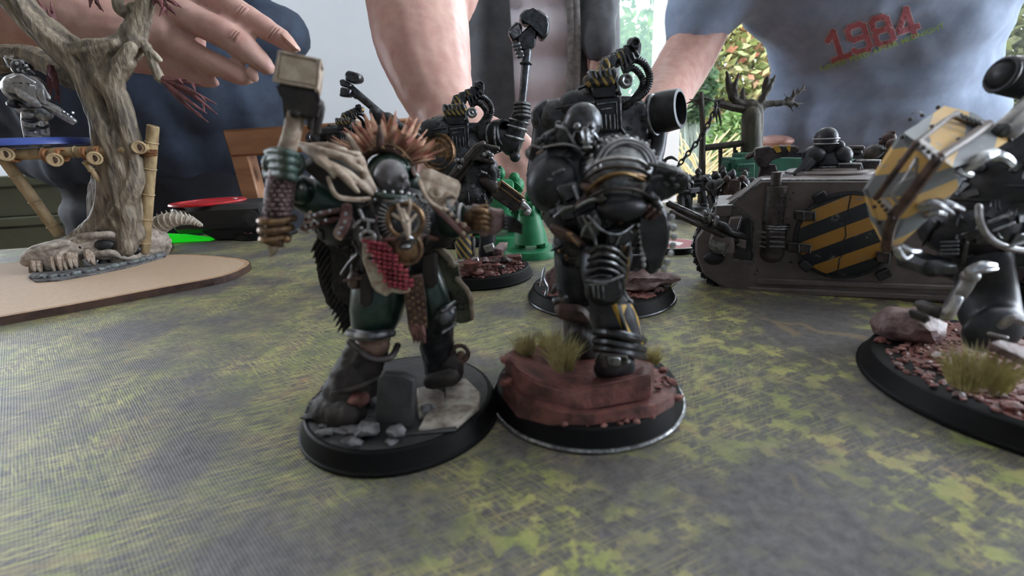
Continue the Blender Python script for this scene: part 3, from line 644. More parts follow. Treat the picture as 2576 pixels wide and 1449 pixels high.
# --- apron, buckle, straps
g = G(); Q3(g, fA, [(905, 600, -9.4), (950, 590, -9.6), (985, 625, -9.8), (1012, 690, -10), (1032, 735, -10), (1005, 742, -10.3), (985, 730, -10.3), (972, 748, -10.4), (945, 735, -10.2), (935, 722, -10), (912, 660, -9.6)], 1.0, .25); obj('apron', g, parch, A, label='cream fur-edged apron')
g = G(); rn = random.Random(2)
for r in range(10):
    for c in range(6):
        x = 916 + r * 6.6 + c * 13 + (r % 2) * 6; y = 606 + r * 12.5 + c * 2.4
        if x < 905 + r * 11 + 68 and y < 728: B(g, fA, (x, y, -10.6), (8.5, 8.5, 6), 7)
obj('apron_scales', g, crimson, A, label='shiny crimson scales')
g = G(); Q3(g, fA, [(1010, 700, -9), (1062, 690, -8.6), (1072, 760, -8.4), (1075, 822, -8), (1062, 860, -8), (1040, 858, -8.2), (1028, 830, -8.2), (1020, 770, -8.6)], .9, .2); obj('studded_strip', g, leather, A)
g = G()
for r in range(7):
    for c in range(4): B(g, fA, (1022 + c * 12 + r * 2, 708 + r * 17 + (c % 2) * 7, -9.1), 4.6, 6)
obj('stud', g, bronze, A)
g = G()
for i in range(4): T(g, fA, [(1034 + i * 9, 820, -8.8, 6), (1040 + i * 9, 842, -9, 5), (1042 + i * 9, 862, -8.6, 2)], 6)
obj('paw_tip', g, strapred, A)
g = dome(fA.P(1022, 626, -8.8), (0, -1, .12), 35 * fA.k(), 1.2, 24); g.torus(fA.P(1022, 626, -9.4), (0, -1, .12), 34 * fA.k(), 4.5 * fA.k(), 28, 6); obj('belt_buckle', g, bronze, A, label='round bronze belt buckle')
g = G(); B(g, fA, (1021, 618, -10), (18, 26, 10), 10); T(g, fA, [(1006, 600, -10, 5), (1021, 592, -10.6, 5), (1037, 600, -10, 5)], 6); obj('buckle_boss', g, steel, A)
g = G(); T(g, fA, [(930, 610, -7, 12), (985, 600, -9.4, 12), (1060, 596, -7.6, 12), (1095, 600, -3, 11)], 8, 4, flat=.6); obj('belt', g, strapred, A)
for pts in ([(850, 530, -6), (806, 538, -8.5), (778, 548, -9)], [(872, 524, -8), (868, 560, -9.6), (852, 588, -10)], [(840, 552, -5), (800, 562, -7), (770, 572, -7.6)]):
    g = G(); T(g, fA, [(*p, 15) for p in pts], 8, 3, flat=.45); o = obj('strap', g, strapred, A)
    g = G()
    for p in bez(pts, 2)[1:]: B(g, fA, (p[0], p[1] - 2, p[2] - .9), 5.2, 7)
    obj('stud', g, bright, o)
    g = G(); T(g, fA, [(pts[-1][0] + 3, pts[-1][1] - 14, pts[-1][2] - .2, 4), (pts[-1][0] - 10, pts[-1][1], pts[-1][2] - .3, 4), (pts[-1][0] + 4, pts[-1][1] + 13, pts[-1][2] - .2, 4)], 6, 3); obj('strap_edge', g, bone, o)
g = G()
for a, b in (((905, 530), (915, 552)), ((915, 552), (940, 556)), ((928, 556), (926, 582)), ((905, 556), (890, 570))): T(g, fA, [(*a, -10, 4.5), (*b, -10.2, 4.5)], 6)
for x, y, r in ((906, 532, 5), (912, 548, 5), (918, 582, 5), (930, 584, 5), (909, 574, 5)): B(g, fA, (x, y, -10.6), r, 8)
g.torus(fA.P(926, 598, -10.2), (0, -1, 0), 15 * fA.k(), 4.2 * fA.k(), 18, 6); obj('chain', g, silverkit, A, label='silver chain with a hanging ring')
g = G(); T(g, fA, [(945, 545, -8.5, 5), (950, 600, -9.5, 5), (985, 660, -10.4, 5), (1000, 700, -10.6, 4)], 6, 3); obj('piping', g, strapred, A)
# --- chest emblem
c = fA.P(1020, 555, -9.6); k = fA.k(-9)
g = G()
for i in range(30):
    a = -1.9 + i * (3.9 / 29); d = V((cos(a), 0, sin(a)))
    if abs(a) > .0: g.tube([c + d * 30 * k, c + d * (56 + 4 * (i % 2)) * k], [2.6 * k, 1.3 * k], 5)
for i in range(9):
    a = pi - .7 + i * .17; d = V((cos(a), 0, sin(a))); g.tube([c + d * 40 * k, c + d * 66 * k], [2.6 * k, 1.2 * k], 5)
obj('sunburst', g, silverkit, A, label='silver sunburst spikes on the chest')
g = G().torus(c, (0, -1, 0), 42 * k, 6.5 * k, 22, 7, a0=-.35 * pi - .4, a1=1.35 * pi + .1); obj('chest_ring', g, bronze, A, label='bronze horned ring on the chest')
g = G(); T(g, fA, [(1014, 535, -10.4, 11), (1022, 560, -11.6, 12), (1026, 585, -12.2, 8), (1027, 600, -12, 4)], 8); T(g, fA, [(1010, 545, -10.6, 5), (1002, 520, -10.4, 4), (996, 500, -10, 2)], 6, 3); T(g, fA, [(1026, 540, -10.8, 5), (1032, 518, -10.6, 4), (1030, 500, -10, 2)], 6, 3); T(g, fA, [(990, 540, -10.2, 5), (1008, 552, -10.9, 5)], 6); T(g, fA, [(1034, 555, -11, 5), (1046, 540, -10.4, 3)], 6)
for s in (-1, 1): B(g, fA, (1020 + s * 7, 556, -12.2), (4, 4, 4), 6)
obj('beast_skull', g, bone, A, label='bone-coloured horned beast skull')
g = G()
for x0, y0, x1, y1, d in ((902, 690, 925, 770, -6.5), (1058, 640, 1090, 720, -6), (880, 640, 905, 720, -4.5)):
    Q(g, fA, [(x0, y0), (x1 + 8, y0 - 4), (x1 + 12, y1 - 8), (x1 - 4, y1 + 8), (x0 - 2, y1 - 4)], d, 1.4, .4)
obj('hip_plate', g, darkleather, A)
g = G()
for pts in ([(870, 520, -8), (905, 600, -9.4), (915, 680, -8)], [(1070, 520, -8), (1078, 570, -8.4), (1070, 610, -8)], [(935, 520, -9.6), (955, 610, -10)], [(890, 610, -8), (910, 640, -9), (935, 650, -9.6)]): T(g, fA, [(*p, 5) for p in pts], 6, 4)
T(g, fA, [(860, 690, -4, 5), (880, 660, -5.4, 5), (900, 640, -7, 4)], 6, 3); obj('armour_trim', g, hulldark, A)
g = G(); Q(g, fA, [(868, 690), (900, 680), (908, 728), (872, 734)], -6.5, 3.5, .8); T(g, fA, [(866, 706, -7, 4), (906, 700, -7.2, 4)], 6); obj('belt_pouch', g, leather, A)
# --- gorget, head
g = G(); T(g, fA, [(930, 482, -3, 9), (975, 494, -9.4, 9), (1025, 498, -8, 9), (1052, 506, -3.5, 8)], 8, 5, flat=.7); obj('collar', g, glovegreen, A)
g = G(); rivets(g, fA, [(945, 482, -6.6), (966, 484, -9.4), (988, 484, -10), (1010, 484, -9.4), (1028, 488, -8), (1040, 492, -6.6)], 0, 5, 8); obj('rivet', g, bright, A)
g = G(); T(g, fA, [(935, 500, -3, 6), (980, 508, -10, 6), (1030, 506, -8.4, 6), (1056, 515, -3, 5)], 6, 4); obj('collar_trim', g, steel, A)
hg = G(); B(hg, fA, (984, 446, -3), (40, 40, 42), 18); B(hg, fA, (1004, 462, -4), (24, 26, 30), 12); T(hg, fA, [(984, 470, -2, 32), (984, 500, -1, 34)], 12)
T(hg, fA, [(1018, 450, -4.4, 6), (1026, 466, -5, 8)], 8); T(hg, fA, [(1010, 444, -6.4, 7), (1022, 442, -4.2, 7)], 8); B(hg, fA, (1012, 482, -4.6), (17, 12, 20), 10); T(hg, fA, [(1012, 475, -6.4, 4), (1024, 474, -4, 4)], 6); B(hg, fA, (978, 460, -6.2), (7, 10, 5), 8)
hd = obj('head', fuse(hg, .3, 2), skin_mini, A, label='bald grey head turned to the right')
g = G(); B(g, fA, (1015, 455, -6.2), 3.2, 8); obj('eye', g, slate, hd)
g = G(); B(g, fA, (985, 425, 5), (58, 56, 40), 14); B(g, fA, (985, 470, 5), (80, 40, 50), 12); obj('backpack', g, deepgreen, A, label='dark green hump behind the head')
# --- crest behind the head
g = G(); T(g, fA, [(900, 420, 4, 13), (925, 388, 4, 13), (960, 376, 4, 13), (1000, 385, 4, 13), (1030, 412, 4, 12), (1042, 440, 3, 9)], 8, 5, flat=.6); obj('crest_arc', g, leather, A, label='riveted brown crest arc behind the head')
g = G(); T(g, fA, [(906, 402, 2.6, 4), (932, 374, 2.6, 4), (965, 364, 2.6, 4), (1004, 374, 2.6, 4), (1038, 412, 2.6, 4)], 6, 5); rivets(g, fA, [(912, 398), (934, 378), (962, 372), (990, 376), (1014, 392)], 2.2, 5, 7); obj('crest_trim', g, bronze, A)
rn = random.Random(9); pg = []
for i in range(46):
    t = i / 45; a = radians(165 - 150 * t); bx, by = 975 + 62 * cos(a) * 1.05, 425 - 48 * sin(a); L = (60 + 36 * sin(pi * t)) * rn.uniform(.75, 1.2)
    ex, ey = bx + L * cos(a) * 1.15 + rn.uniform(-9, 9), by - L * sin(a) * .95
    g = G(); T(g, fA, [(bx, by, 5 + rn.uniform(-1, 2), 6), ((bx + ex) / 2 + rn.uniform(-6, 6), (by + ey) / 2, 4.6 + rn.uniform(-1.5, 2), 8), (ex, ey, 5 + rn.uniform(-2, 2), 1.5)], 6, 3, flat=.5)
    obj('plume', g, plume, A)
for x, y, x2, y2 in ((905, 396, 875, 340), (957, 372, 955, 320)):
    g = G(); T(g, fA, [(x, y, 3, 12), ((x + x2) / 2, (y + y2) / 2, 2.5, 9), (x2, y2, 2, 5)], 8); obj('crest_horn', g, bone if x < 920 else leather, A)
# --- bony antler pauldron
g = G()
for pts in ([(752, 362, -4, 10), (790, 376, -7, 15), (850, 390, -8, 13), (902, 402, -7, 8)], [(770, 378, -6, 12), (820, 410, -9, 15), (880, 440, -9, 14), (915, 470, -8, 12), (938, 490, -7, 7)],
            [(800, 402, -9, 15), (830, 425, -10, 12), (840, 445, -10, 7)], [(845, 425, -10, 14), (880, 460, -10, 11), (900, 482, -9.4, 8)], [(840, 375, -6, 10), (880, 385, -6, 9), (905, 386, -5, 6)],
            [(905, 400, -6, 16), (918, 440, -7, 17), (942, 475, -7, 9)], [(868, 400, -8, 10), (905, 425, -8, 10)], [(780, 366, -5, 8), (830, 366, -6, 10), (872, 378, -5, 6)]):
    T(g, fA, [(p[0], p[1], p[2], p[3] * .74) for p in pts], 8, 4)
obj('antler_pauldron', fuse(g, .22, 1, .08, 1.5), bone, A, label='tan bone antlers over the raised shoulder')
g = G(); Q3(g, fA, [(745, 420, -5), (800, 395, -7), (930, 470, -7), (935, 500, -6), (900, 506, -7.4), (850, 495, -9), (800, 470, -8)], 3.5, .8); obj('shoulder_plate', g, darkleather, A)
g = G(); T(g, fA, [(826, 448, -10, 5), (846, 492, -10.6, 6), (890, 502, -9.6, 6), (930, 500, -8, 5)], 6, 4); obj('shoulder_trim', g, bone, A)
# --- raised arm, glove and maul
g = G(); T(g, fA, [(850, 520, -1, 52), (800, 500, -2, 50), (760, 490, -3, 40)], 14); B(g, fA, (762, 478, -5), (32, 50, 34), 14); obj('upper_arm', g, deepgreen, A, label='glossy dark green arm armour')
g = G(); B(g, fA, (757, 472, -8.2), 6, 8); B(g, fA, (728, 540, -8), 6, 8); obj('rivet', g, bright, A)
hm = V(fA.P(745, 200, -7)); grip = V(fA.P(707, 430, -8))
g = G()
for i in range(4):
    y = 382 + i * 20; T(g, fA, [(672, y + 2, -5.5, 8.6), (690, y - 3, -9.8, 9.2), (725, y + 2, -12.0, 9), (745, y + 8, -10, 8.4)], 8, 4)
B(g, fA, (698, 412, -6), (32, 44, 30), 12); T(g, fA, [(752, 398, -7, 13), (758, 420, -8.5, 11), (748, 436, -9, 9)], 8, 3)
T(g, fA, [(690, 440, -5, 26), (735, 465, -4, 34), (765, 480, -4, 36)], 10); obj('gauntlet', fuse(g, .2, 1), glovegreen, A, label='green gloved fist')
g = G(); T(g, fA, [(748, 250, -7.5, 22), (738, 320, -8, 20), (724, 370, -8, 20), (712, 400, -7.6, 20)], 12, 3); ml = obj('maul_handle', g, bone, A, label='tan wrapped maul handle')
g = G(); T(g, fA, [(712, 440, -8.4, 32), (704, 490, -8.4, 34), (697, 545, -8.4, 30)], 14)
for r in range(9):
    for c in range(6):
        t = -1.2 + c * .46 + (r % 2) * .22; y = 446 + r * 11.5; B(g, fA, (707 - r * 1.3 + 32 * sin(t), y, -8.4 - 32 * cos(t) * .074), (8, 9, 6), 6)
obj('maul_grip', g, scaleplum, A, label='plum scaled grip')
g = G()
for y, r in ((552, 34), (575, 31), (598, 27)): g.torus(fA.P(697 - (y - 552) * .1, y, -8.4), (0, 0, 1), r * .074, 8 * .074, 20, 7)
T(g, fA, [(697, 545, -8.4, 28), (692, 600, -8.4, 22)], 12)
for x, y in ((722, 602), (704, 612), (686, 584), (672, 606)): B(g, fA, (x, y, -10.2), 10, 8)
obj('pommel', g, bronze, A, label='bronze pommel')
g = G(); T(g, fA, [(690, 605, -8.4, 16), (686, 630, -8.4, 11), (680, 645, -8.4, 2)], 8, 3); T(g, fA, [(695, 612, -8.4, 10), (715, 622, -8.6, 2)], 6); obj('pommel_spike', g, bone, A)
# maul head: pale block on a dark collar
def sq(c, w_, d_, z, tw): 
    R = Matrix.Rotation(tw, 3, 'Z'); return [V((c.x, c.y, z)) + R @ V((x * w_ / 2, y * d_ / 2, 0)) for x, y in ((-1, -1), (1, -1), (1, 1), (-1, 1))]
def frus(g, rings, bev=.25):
    bm = bmesh.new(); L = [[bm.verts.new(p) for p in r] for r in rings]; bm.faces.new(L[0][::-1]); bm.faces.new(L[-1])
    for a, b in zip(L, L[1:]):
        for i in range(4): bm.faces.new((a[i], a[(i + 1) % 4], b[(i + 1) % 4], b[i]))
    bmesh.ops.recalc_face_normals(bm, faces=bm.faces[:])
    bmesh.ops.bevel(bm, geom=bm.edges[:], offset=bev, segments=2, affect='EDGES', clamp_overlap=True); return g.addbm(bm)
def slab4(g, q, dy, th, bev):
    P = [fA.P(x, y, dy) for x, y in q]; return g.prism(P, V((-.33, 1, 0)).normalized() * th, bev, 2)
FR = [(703, 130), (805, 152), (797, 222), (690, 203)]
bl = obj('maul_head', slab4(G(), FR, -11.5, 8.6, .4), ivory, A, label='pale ivory block of the maul')
g = G()
for i in range(4): a_, b_ = FR[i], FR[(i + 1) % 4]; T(g, fA, [(*a_, -11.4, 3.4), (*b_, -11.4, 3.4)], 6)
sd = V((-.33, 1, 0)).normalized() * 8.3
for i in (1, 2): p = fA.P(*FR[i], -11.4); g.tube([p, p + sd], .26, 6)
p, q = fA.P(*FR[1], -11.4) + sd, fA.P(*FR[2], -11.4) + sd; g.tube([p, q], .26, 6); obj('block_edging', g, bone, bl)
g = G(); slab4(g, [(690, 205), (798, 224), (806, 262), (796, 300), (770, 300), (745, 290), (728, 268), (706, 250)], -11.2, 8, .5)
T(g, fA, [(795, 255, -7, 10), (805, 270, -7, 12), (795, 330, -6.5, 9)], 8, 3); B(g, fA, (800, 262, -8), 12, 8); B(g, fA, (742, 286, -11), (14, 10, 10), 8)
for s in (-1, 1): T(g, fA, [(752 + s * 34, 240, -9, 8), (752 + s * 28, 320, -8, 7)], 7)
obj('maul_collar', g, darkleather, A, label='dark collar under the maul block')
# --- far arm with bone-white plates and stone-headed weapon
g = G(); Q3(g, fA, [(1052, 452, -4), (1078, 450, -4.5), (1150, 480, -3), (1156, 496, -3), (1140, 510, -4.5), (1130, 530, -6), (1100, 524, -7), (1066, 500, -7)], 2.4, .5); pl = obj('bone_pauldron', g, bone, A, label='ornate bone-white shoulder plate')
g = G(); c = fA.P(1096, 484, -6.8); g.torus(c, (.1, -1, .6), 14 * .07, 4 * .07, 16, 6); g.ball(c + V((.3, -.2, .1)), (.8, .5, .8), 8)
for i in range(6): T(g, fA, [(1108 + i * 6, 500 - i * 2, -6.4, 3.5), (1126 + i * 4, 484 + i * 3, -5.6, 3)], 5)
T(g, fA, [(1056, 456, -5, 6), (1072, 496, -7.6, 6), (1100, 522, -7.8, 6), (1128, 528, -6.8, 5)], 6, 3); obj('pauldron_relief', g, bone, pl)
g = G(); T(g, fA, [(1085, 512, -5.5, 10), (1130, 555, -6.5, 12), (1165, 590, -6.5, 11)], 8, 3, flat=.6); T(g, fA, [(1160, 565, -6, 8), (1180, 578, -6, 7)], 7); obj('bone_edging', g, strapred, A)
g = G(); rivets(g, fA, [(1118, 528), (1135, 540), (1150, 556), (1168, 566), (1166, 588)], -7.6, 6, 8); obj('stud', g, bone, A)
g = G(); T(g, fA, [(1095, 550, 0, 46), (1150, 560, -1, 40), (1185, 552, -2, 34)], 14); obj('forearm', g, deepgreen, A)
g = G(); g.torus(fA.P(1140, 520, -5), (1, -.3, .3), 24 * .075, 5 * .075, 16, 6); g.torus(fA.P(1162, 545, -4), (1, -.2, 0), 27 * .075, 5 * .075, 18, 6); obj('arm_band', g, silverkit, A)
g = G(); T(g, fA, [(1185, 550, -3, 26), (1215, 545, -4, 24)], 10)
for i in range(4): T(g, fA, [(1192, 532 + i * 13, -5.2, 8), (1212, 530 + i * 14, -6.8, 9), (1228, 538 + i * 13, -6.2, 8)], 7, 3)
T(g, fA, [(1190, 530, -4, 9), (1222, 520, -5, 8)], 7); obj('bronze_fist', g, bronze, A, label='bronze-knuckled fist')
g = G(); Q3(g, fA, [(1222, 522, -4), (1276, 532, -1), (1272, 568, -1), (1262, 590, -1.5), (1218, 598, -4.5), (1205, 570, -4.8)], 5, .5); s_ = fuse(g, .3, 1, .25, .9); obj('stone_block', s_, purprock, A, label='pitted grey stone block held in the far hand')
g = G()
for i in range(4): T(g, fA, [(1270, 545 + i * 9, 0, 6), (1292, 552 + i * 9, .6, 5.5), (1312, 566 + i * 7, 1, 3)], 6, 3)
obj('claw', g, gun, A)
# ================================================================ right of it: the dark iron warrior with the toothed blade
fB = Frame(14.5, 89)
Wr = thing('painted_figurine', 'dark iron-armoured figurine with a ribbed silver shoulder dome on a stepped red rock', 'figurine', fB, 'painted figurines on round bases')
round_base(Wr, 20, 4.2, rim=silver_rim)
gravel(Wr, fB, 0, 0, 18, 18, 4.2, 260, 3, redgravel, .6)
def Pb(x, y, d): return (x, y, d)
g = G(); Q3(g, fB, [(1268, 885, -3), (1330, 945, -11), (1420, 985, -14), (1480, 972, -14.5), (1636, 938, -11.5), (1640, 905, -6), (1560, 880, 2), (1420, 868, 6), (1300, 872, 3)], -1.0, .3)
def block(top, zb, bev=.35):
    """rock ledge: traced top rim carried straight down to height zb"""
    P = [fB.P(*p) for p in top]; bm = bmesh.new(); a = [bm.verts.new(p) for p in P]; b = [bm.verts.new(V((p.x * 1.01, p.y * 1.01 - .25, zb))) for p in P]; n = len(P)
    bm.faces.new(a); bm.faces.new(b[::-1])
    for i in range(n): bm.faces.new((a[i], b[i], b[(i + 1) % n], a[(i + 1) % n]))
    bmesh.ops.recalc_face_normals(bm, faces=bm.faces[:]); bmesh.ops.bevel(bm, geom=bm.edges[:], offset=bev, segments=2, affect='EDGES', clamp_overlap=True); return bm
top = [(1268, 888, -6), (1300, 930, -12), (1350, 962, -14), (1440, 990, -15.5), (1490, 975, -15), (1636, 942, -12.5), (1646, 915, -7), (1570, 885, 2), (1430, 868, 6), (1310, 868, 3)]
obj('rock_ledge', G().addbm(block(top, 6.0)), redrock, Wr, 35, label='flat-topped red-brown rock ledge')
top2 = [(1262, 935, -6), (1300, 985, -13), (1380, 1030, -16), (1480, 1045, -17), (1640, 1022, -15.5), (1692, 1000, -12), (1700, 975, -8), (1600, 950, 0), (1400, 940, 2), (1290, 915, 0)]
obj('rock_ledge', G().addbm(block(top2, 3.9)), redrock, Wr, 35, label='lower red-brown rock step')
for i, (x, y, d, r) in enumerate(((1705, 1000, -10, 14), (1668, 930, -3, 12), (1690, 960, -6, 14), (1655, 975, -8, 10), (1600, 1060, -16.8, 10), (1520, 1072, -17.6, 11), (1560, 1066, -17.4, 9), (1575, 1060, -17, 8), (1275, 960, -10, 18), (1640, 1048, -15.5, 9), (1272, 905, -8, 15), (1420, 1065, -17, 10), (1478, 1075, -17.5, 8))):
    k = fB.k(d, 5); obj('pebble', G().rock(fB.P(x, y, d), (r * k * 1.2, r * k, r * k * .8), i + 20, 1, .3), redgravel, Wr)
k = fB.k(-5, 8)
tuft(Wr, fB.P(1418, 926, -10), 40 * k, 84 * k, 260, 1); tuft(Wr, fB.P(1322, 888, -2), 38 * k, 58 * k, 200, 2); tuft(Wr, fB.P(1385, 880, 3), 46 * k, 62 * k, 220, 5); tuft(Wr, fB.P(1640, 912, -3), 26 * k, 50 * k, 160, 3)
# legs
g = G(); T(g, fB, [(1560, 905, -9, 40), (1530, 912, -11.5, 36)], 12); B(g, fB, (1546, 925, -10), (58, 24, 50), 14); obj('boot', fuse(g, .4, 2), gun2, Wr, label='near dark iron boot')
g = G(); Q(g, fB, [(1512, 892), (1580, 895), (1584, 926), (1516, 928)], -14.6, 1.2, .3); tp = obj('toe_plate', g, hulldark, Wr)
g = G(); Q(g, fB, [(1528, 898), (1562, 900), (1562, 922), (1530, 921)], -15, .6, .2); B(g, fB, (1578, 910, -14.6), (8, 10, 6), 8); obj('toe_badge', g, steel, tp)
g = G()
for y, r in ((842, 62), (866, 64), (884, 56)): 
    T(g, fB, [(1500, y - 8, -8, 12), (1540, y - 4, -13, 12), (1590, y + 6, -12, 12), (1618, y + 14, -7, 11)], 8, 4)
obj('ankle_ring', g, gun, Wr)
g = G(); T(g, fB, [(1528, 745, -7, 50), (1545, 800, -8, 56), (1560, 860, -8, 58)], 16); obj('shin', fuse(g, .4, 1), gun2, Wr, label='near shin in dark iron')
g = G()
sh = [[(1556, 776, -11.8), (1592, 768, -9.5)], [(1566, 800, -12.4), (1606, 800, -9.4)], [(1578, 826, -12.6), (1616, 836, -9)], [(1590, 850, -12.6), (1622, 862, -8.6)]]
Q3(g, fB, [(1548, 764, -12.2), (1592, 764, -9), (1618, 820, -8.4), (1626, 868, -8.4), (1588, 858, -12.8)], 1.2, .25)
obj('shin_stripes', g, hazard_shin, Wr, label='yellow and black striped shin plate')
g = G(); B(g, fB, (1520, 728, -11), (52, 48, 44), 14); Q(g, fB, [(1478, 706), (1560, 700), (1568, 742), (1530, 765), (1482, 752)], -15, 2, .4); kg = obj('knee_guard', g, gun2, Wr)
g = G(); T(g, fB, [(1476, 704, -15.4, 4), (1520, 710, -15.8, 4), (1566, 694, -14.6, 5)], 6, 3); T(g, fB, [(1566, 694, -14.6, 5), (1572, 740, -14, 4), (1590, 760, -13, 4)], 6, 3); T(g, fB, [(1560, 764, -14, 4), (1586, 758, -12.6, 4)], 6)
for i in range(3): T(g, fB, [(1492 + i * 12, 722, -15.8, 3), (1494 + i * 12, 748, -15.6, 3)], 5)
T(g, fB, [(1484, 716, -15.7, 3), (1526, 714, -16, 3)], 5); obj('knee_trim', g, steel, kg)
g = G(); T(g, fB, [(1525, 640, -4, 66), (1520, 690, -7, 60), (1518, 720, -8, 50)], 16); obj('thigh', g, gun2, Wr)
for i in range(5):
    y = 622 + i * 18; g = G(); T(g, fB, [(1486 - i * 3, y + 14, -9.6, 8), (1510, y - 2, -12.6, 10), (1545, y + 6, -12.6, 10), (1576 - i * 2, y + 30, -9, 7)], 8, 4, flat=.55); obj('thigh_band', g, steel, Wr, label='curved bright steel thigh band')
g = G(); T(g, fB, [(1568, 622, -9, 7), (1580, 650, -8.6, 5), (1574, 700, -8.8, 5)], 7, 3); B(g, fB, (1572, 628, -9.6), (12, 16, 8), 8); obj('hip_catch', g, brass, Wr)
g = G(); T(g, fB, [(1455, 640, 2, 62), (1452, 720, 2, 54), (1466, 770, 3, 48)], 14); obj('thigh', g, gun2, Wr)
g = G(); T(g, fB, [(1460, 760, 2, 46), (1465, 820, 2, 50), (1468, 865, 1, 52)], 14); B(g, fB, (1455, 870, -2), (48, 22, 44), 12); obj('shin', fuse(g, .5, 2, .2, 2), darkleather, Wr)
g = G(); Q(g, fB, [(1400, 770), (1470, 775), (1490, 800), (1480, 818), (1420, 812), (1396, 796)], -3.5, 3, .8); obj('gaiter', g, leather, Wr)
g = G(); T(g, fB, [(1390, 735, -2, 7), (1402, 718, -4, 7), (1415, 748, -4, 7)], 7, 3); T(g, fB, [(1400, 755, -3, 12), (1420, 748, -4, 9)], 8); obj('ankle_buckle', g, steel, Wr)
# torso
g = G(); B(g, fB, (1480, 520, 0), (118, 122, 92), 18); B(g, fB, (1490, 610, 0), (100, 62, 80), 16); B(g, fB, (1560, 530, -2), (80, 80, 70), 14); B(g, fB, (1420, 440, 1), (88, 80, 76), 14); B(g, fB, (1500, 430, 2), (100, 70, 70), 14)
tm = fuse(g, .6, 2); obj('torso', tm, gun2, Wr); greeble(tm, 110, 2, Wr, gun, .6, 1.5)
greeble(tm, 28, 12, Wr, bronze, .4, 1.0, 'bronze_detail')
g = G()
for pts in ([(1440, 530, -9.4), (1480, 505, -11.4), (1520, 500, -11.5)], [(1468, 545, -11.2), (1492, 590, -11), (1500, 620, -10.6)], [(1480, 545, -11.6), (1520, 583, -11.6), (1560, 588, -10.6), (1600, 560, -8)], [(1500, 545, -11.8), (1470, 575, -10.6), (1462, 596, -10.2)], [(1396, 545, -8), (1420, 525, -9), (1440, 520, -9.6)], [(1540, 500, -11.2), (1556, 528, -11), (1574, 540, -10.4)], [(1454, 500, -10.4), (1444, 470, -9.8)], [(1560, 590, -10.4), (1548, 618, -10)]):
    T(g, fB, [(*p, 4.5) for p in pts], 6, 4)
obj('armour_trim', g, steel, Wr)
g = G(); Q(g, fB, [(1388, 565), (1440, 585), (1480, 612), (1474, 622), (1420, 606), (1384, 585)], -10, 3, .5); T(g, fB, [(1425, 588, -11, 8), (1452, 606, -11.2, 6), (1456, 618, -11.2, 3)], 8, 3); obj('holster', g, leather, Wr)
g = G(); B(g, fB, (1432, 590, -11.6), (10, 9, 8), 8); T(g, fB, [(1436, 596, -11.4, 5), (1452, 614, -11.4, 4)], 6); obj('pistol_grip', g, bronze, Wr)
g = G(); B(g, fB, (1560, 520, -9), (64, 62, 34), 16); obj('belly_plate', g, gun2, Wr)
g = G(); T(g, fB, [(1470, 470, -9, 10), (1500, 480, -10.4, 11), (1512, 505, -10.6, 9)], 8, 3); T(g, fB, [(1452, 520, -9.8, 8), (1470, 500, -10.6, 8)], 8); obj('cable', g, leather, Wr)
g = G()
for poly, d in (([(1452, 545), (1500, 520), (1520, 560), (1500, 612), (1462, 600)], -10.6), ([(1525, 575), (1580, 570), (1605, 590), (1570, 622), (1530, 622)], -9.8), ([(1400, 520), (1448, 512), (1450, 552), (1410, 560)], -8.6), ([(1400, 470), (1450, 455), (1470, 490), (1420, 512)], -8.6)):
    Q(g, fB, poly, d, 1.6, .4)
obj('armour_plate', g, gun, Wr)
g = G()
for i in range(5): T(g, fB, [(1490 + i * 22, 640 + (i % 2) * 3, -9.6 - .3 * i, 7), (1494 + i * 22, 622, -9.8 - .3 * i, 6)], 7)
T(g, fB, [(1440, 628, -8, 8), (1500, 634, -10.2, 8), (1570, 630, -9.6, 8), (1610, 612, -6, 7)], 8, 4, flat=.6); obj('belt', g, hulldark, Wr)
# ribbed dome
c = fB.P(1555, 455, -4); kk = fB.k(-4)
g = G(); n = V((.05, -1, .35)).normalized()
dm = G().lathe([(100 * kk, 0), (101 * kk, .5), (96 * kk, 3.0), (80 * kk, 5.4), (52 * kk, 7.2), (.001, 8)], c + V((0, 2, 0)), n, 40)
obj('shoulder_dome', dm, steel, Wr, label='ribbed silver-brown shoulder dome')
g = G()
for i in range(15):
    a = radians(165 - i * 11); x, y, z = axes(n); d = (V((1, 0, 0)) * cos(a) + V((0, .33, .94)) * sin(a)).normalized()
    g.tube([c + V((0, 2, 0)) + n * (3.4) + d * 95 * kk, c + V((0, 2, 0)) + n * 6.1 + d * 70 * kk], [.34, .3], 5)
obj('dome_rib', g, darkleather, Wr)
g = G(); x, y, z = axes(n)
pts = [c + V((0, 2, 0)) + n * .9 + (V((1, 0, 0)) * cos(t) + V((0, .33, .94)) * sin(t)).normalized() * 101 * kk for t in [radians(178 - i * 7.4) for i in range(25)]]
g.tube(pts, .42, 7)
for R, h, r in ((68, 6.7, .3), (58, 7.3, .26)): g.tube([c + V((0, 2, 0)) + n * h + (V((1, 0, 0)) * cos(t) + V((0, .33, .94)) * sin(t)).normalized() * R * kk for t in [radians(176 - i * 8) for i in range(22)]], r, 6)
obj('dome_rim', g, silverkit, Wr)
g = G()
for i in range(8):
    t = radians(150 - i * 17); g.ball(c + V((0, 2, 0)) + n * 5.2 + (V((1, 0, 0)) * cos(t) + V((0, .33, .94)) * sin(t)).normalized() * 82 * kk, .42, 7)
obj('rivet', g, bright, Wr)
for j, (yy, m_) in enumerate(((398, silverkit), (418, hulldark), (474, hulldark))):
    g = G(); T(g, fB, [(1474 - j * 4, yy + 34, -8.6 - j * .6, 6), (1515, yy + 6, -11 - j * .5, 9), (1562, yy, -12 - j * .5, 9.5), (1605, yy + 6, -11 - j * .5, 9), (1634 + j * 3, yy + 26, -9 - j * .5, 6)], 8, 5, flat=.55); obj('shoulder_lame', g, m_, Wr)
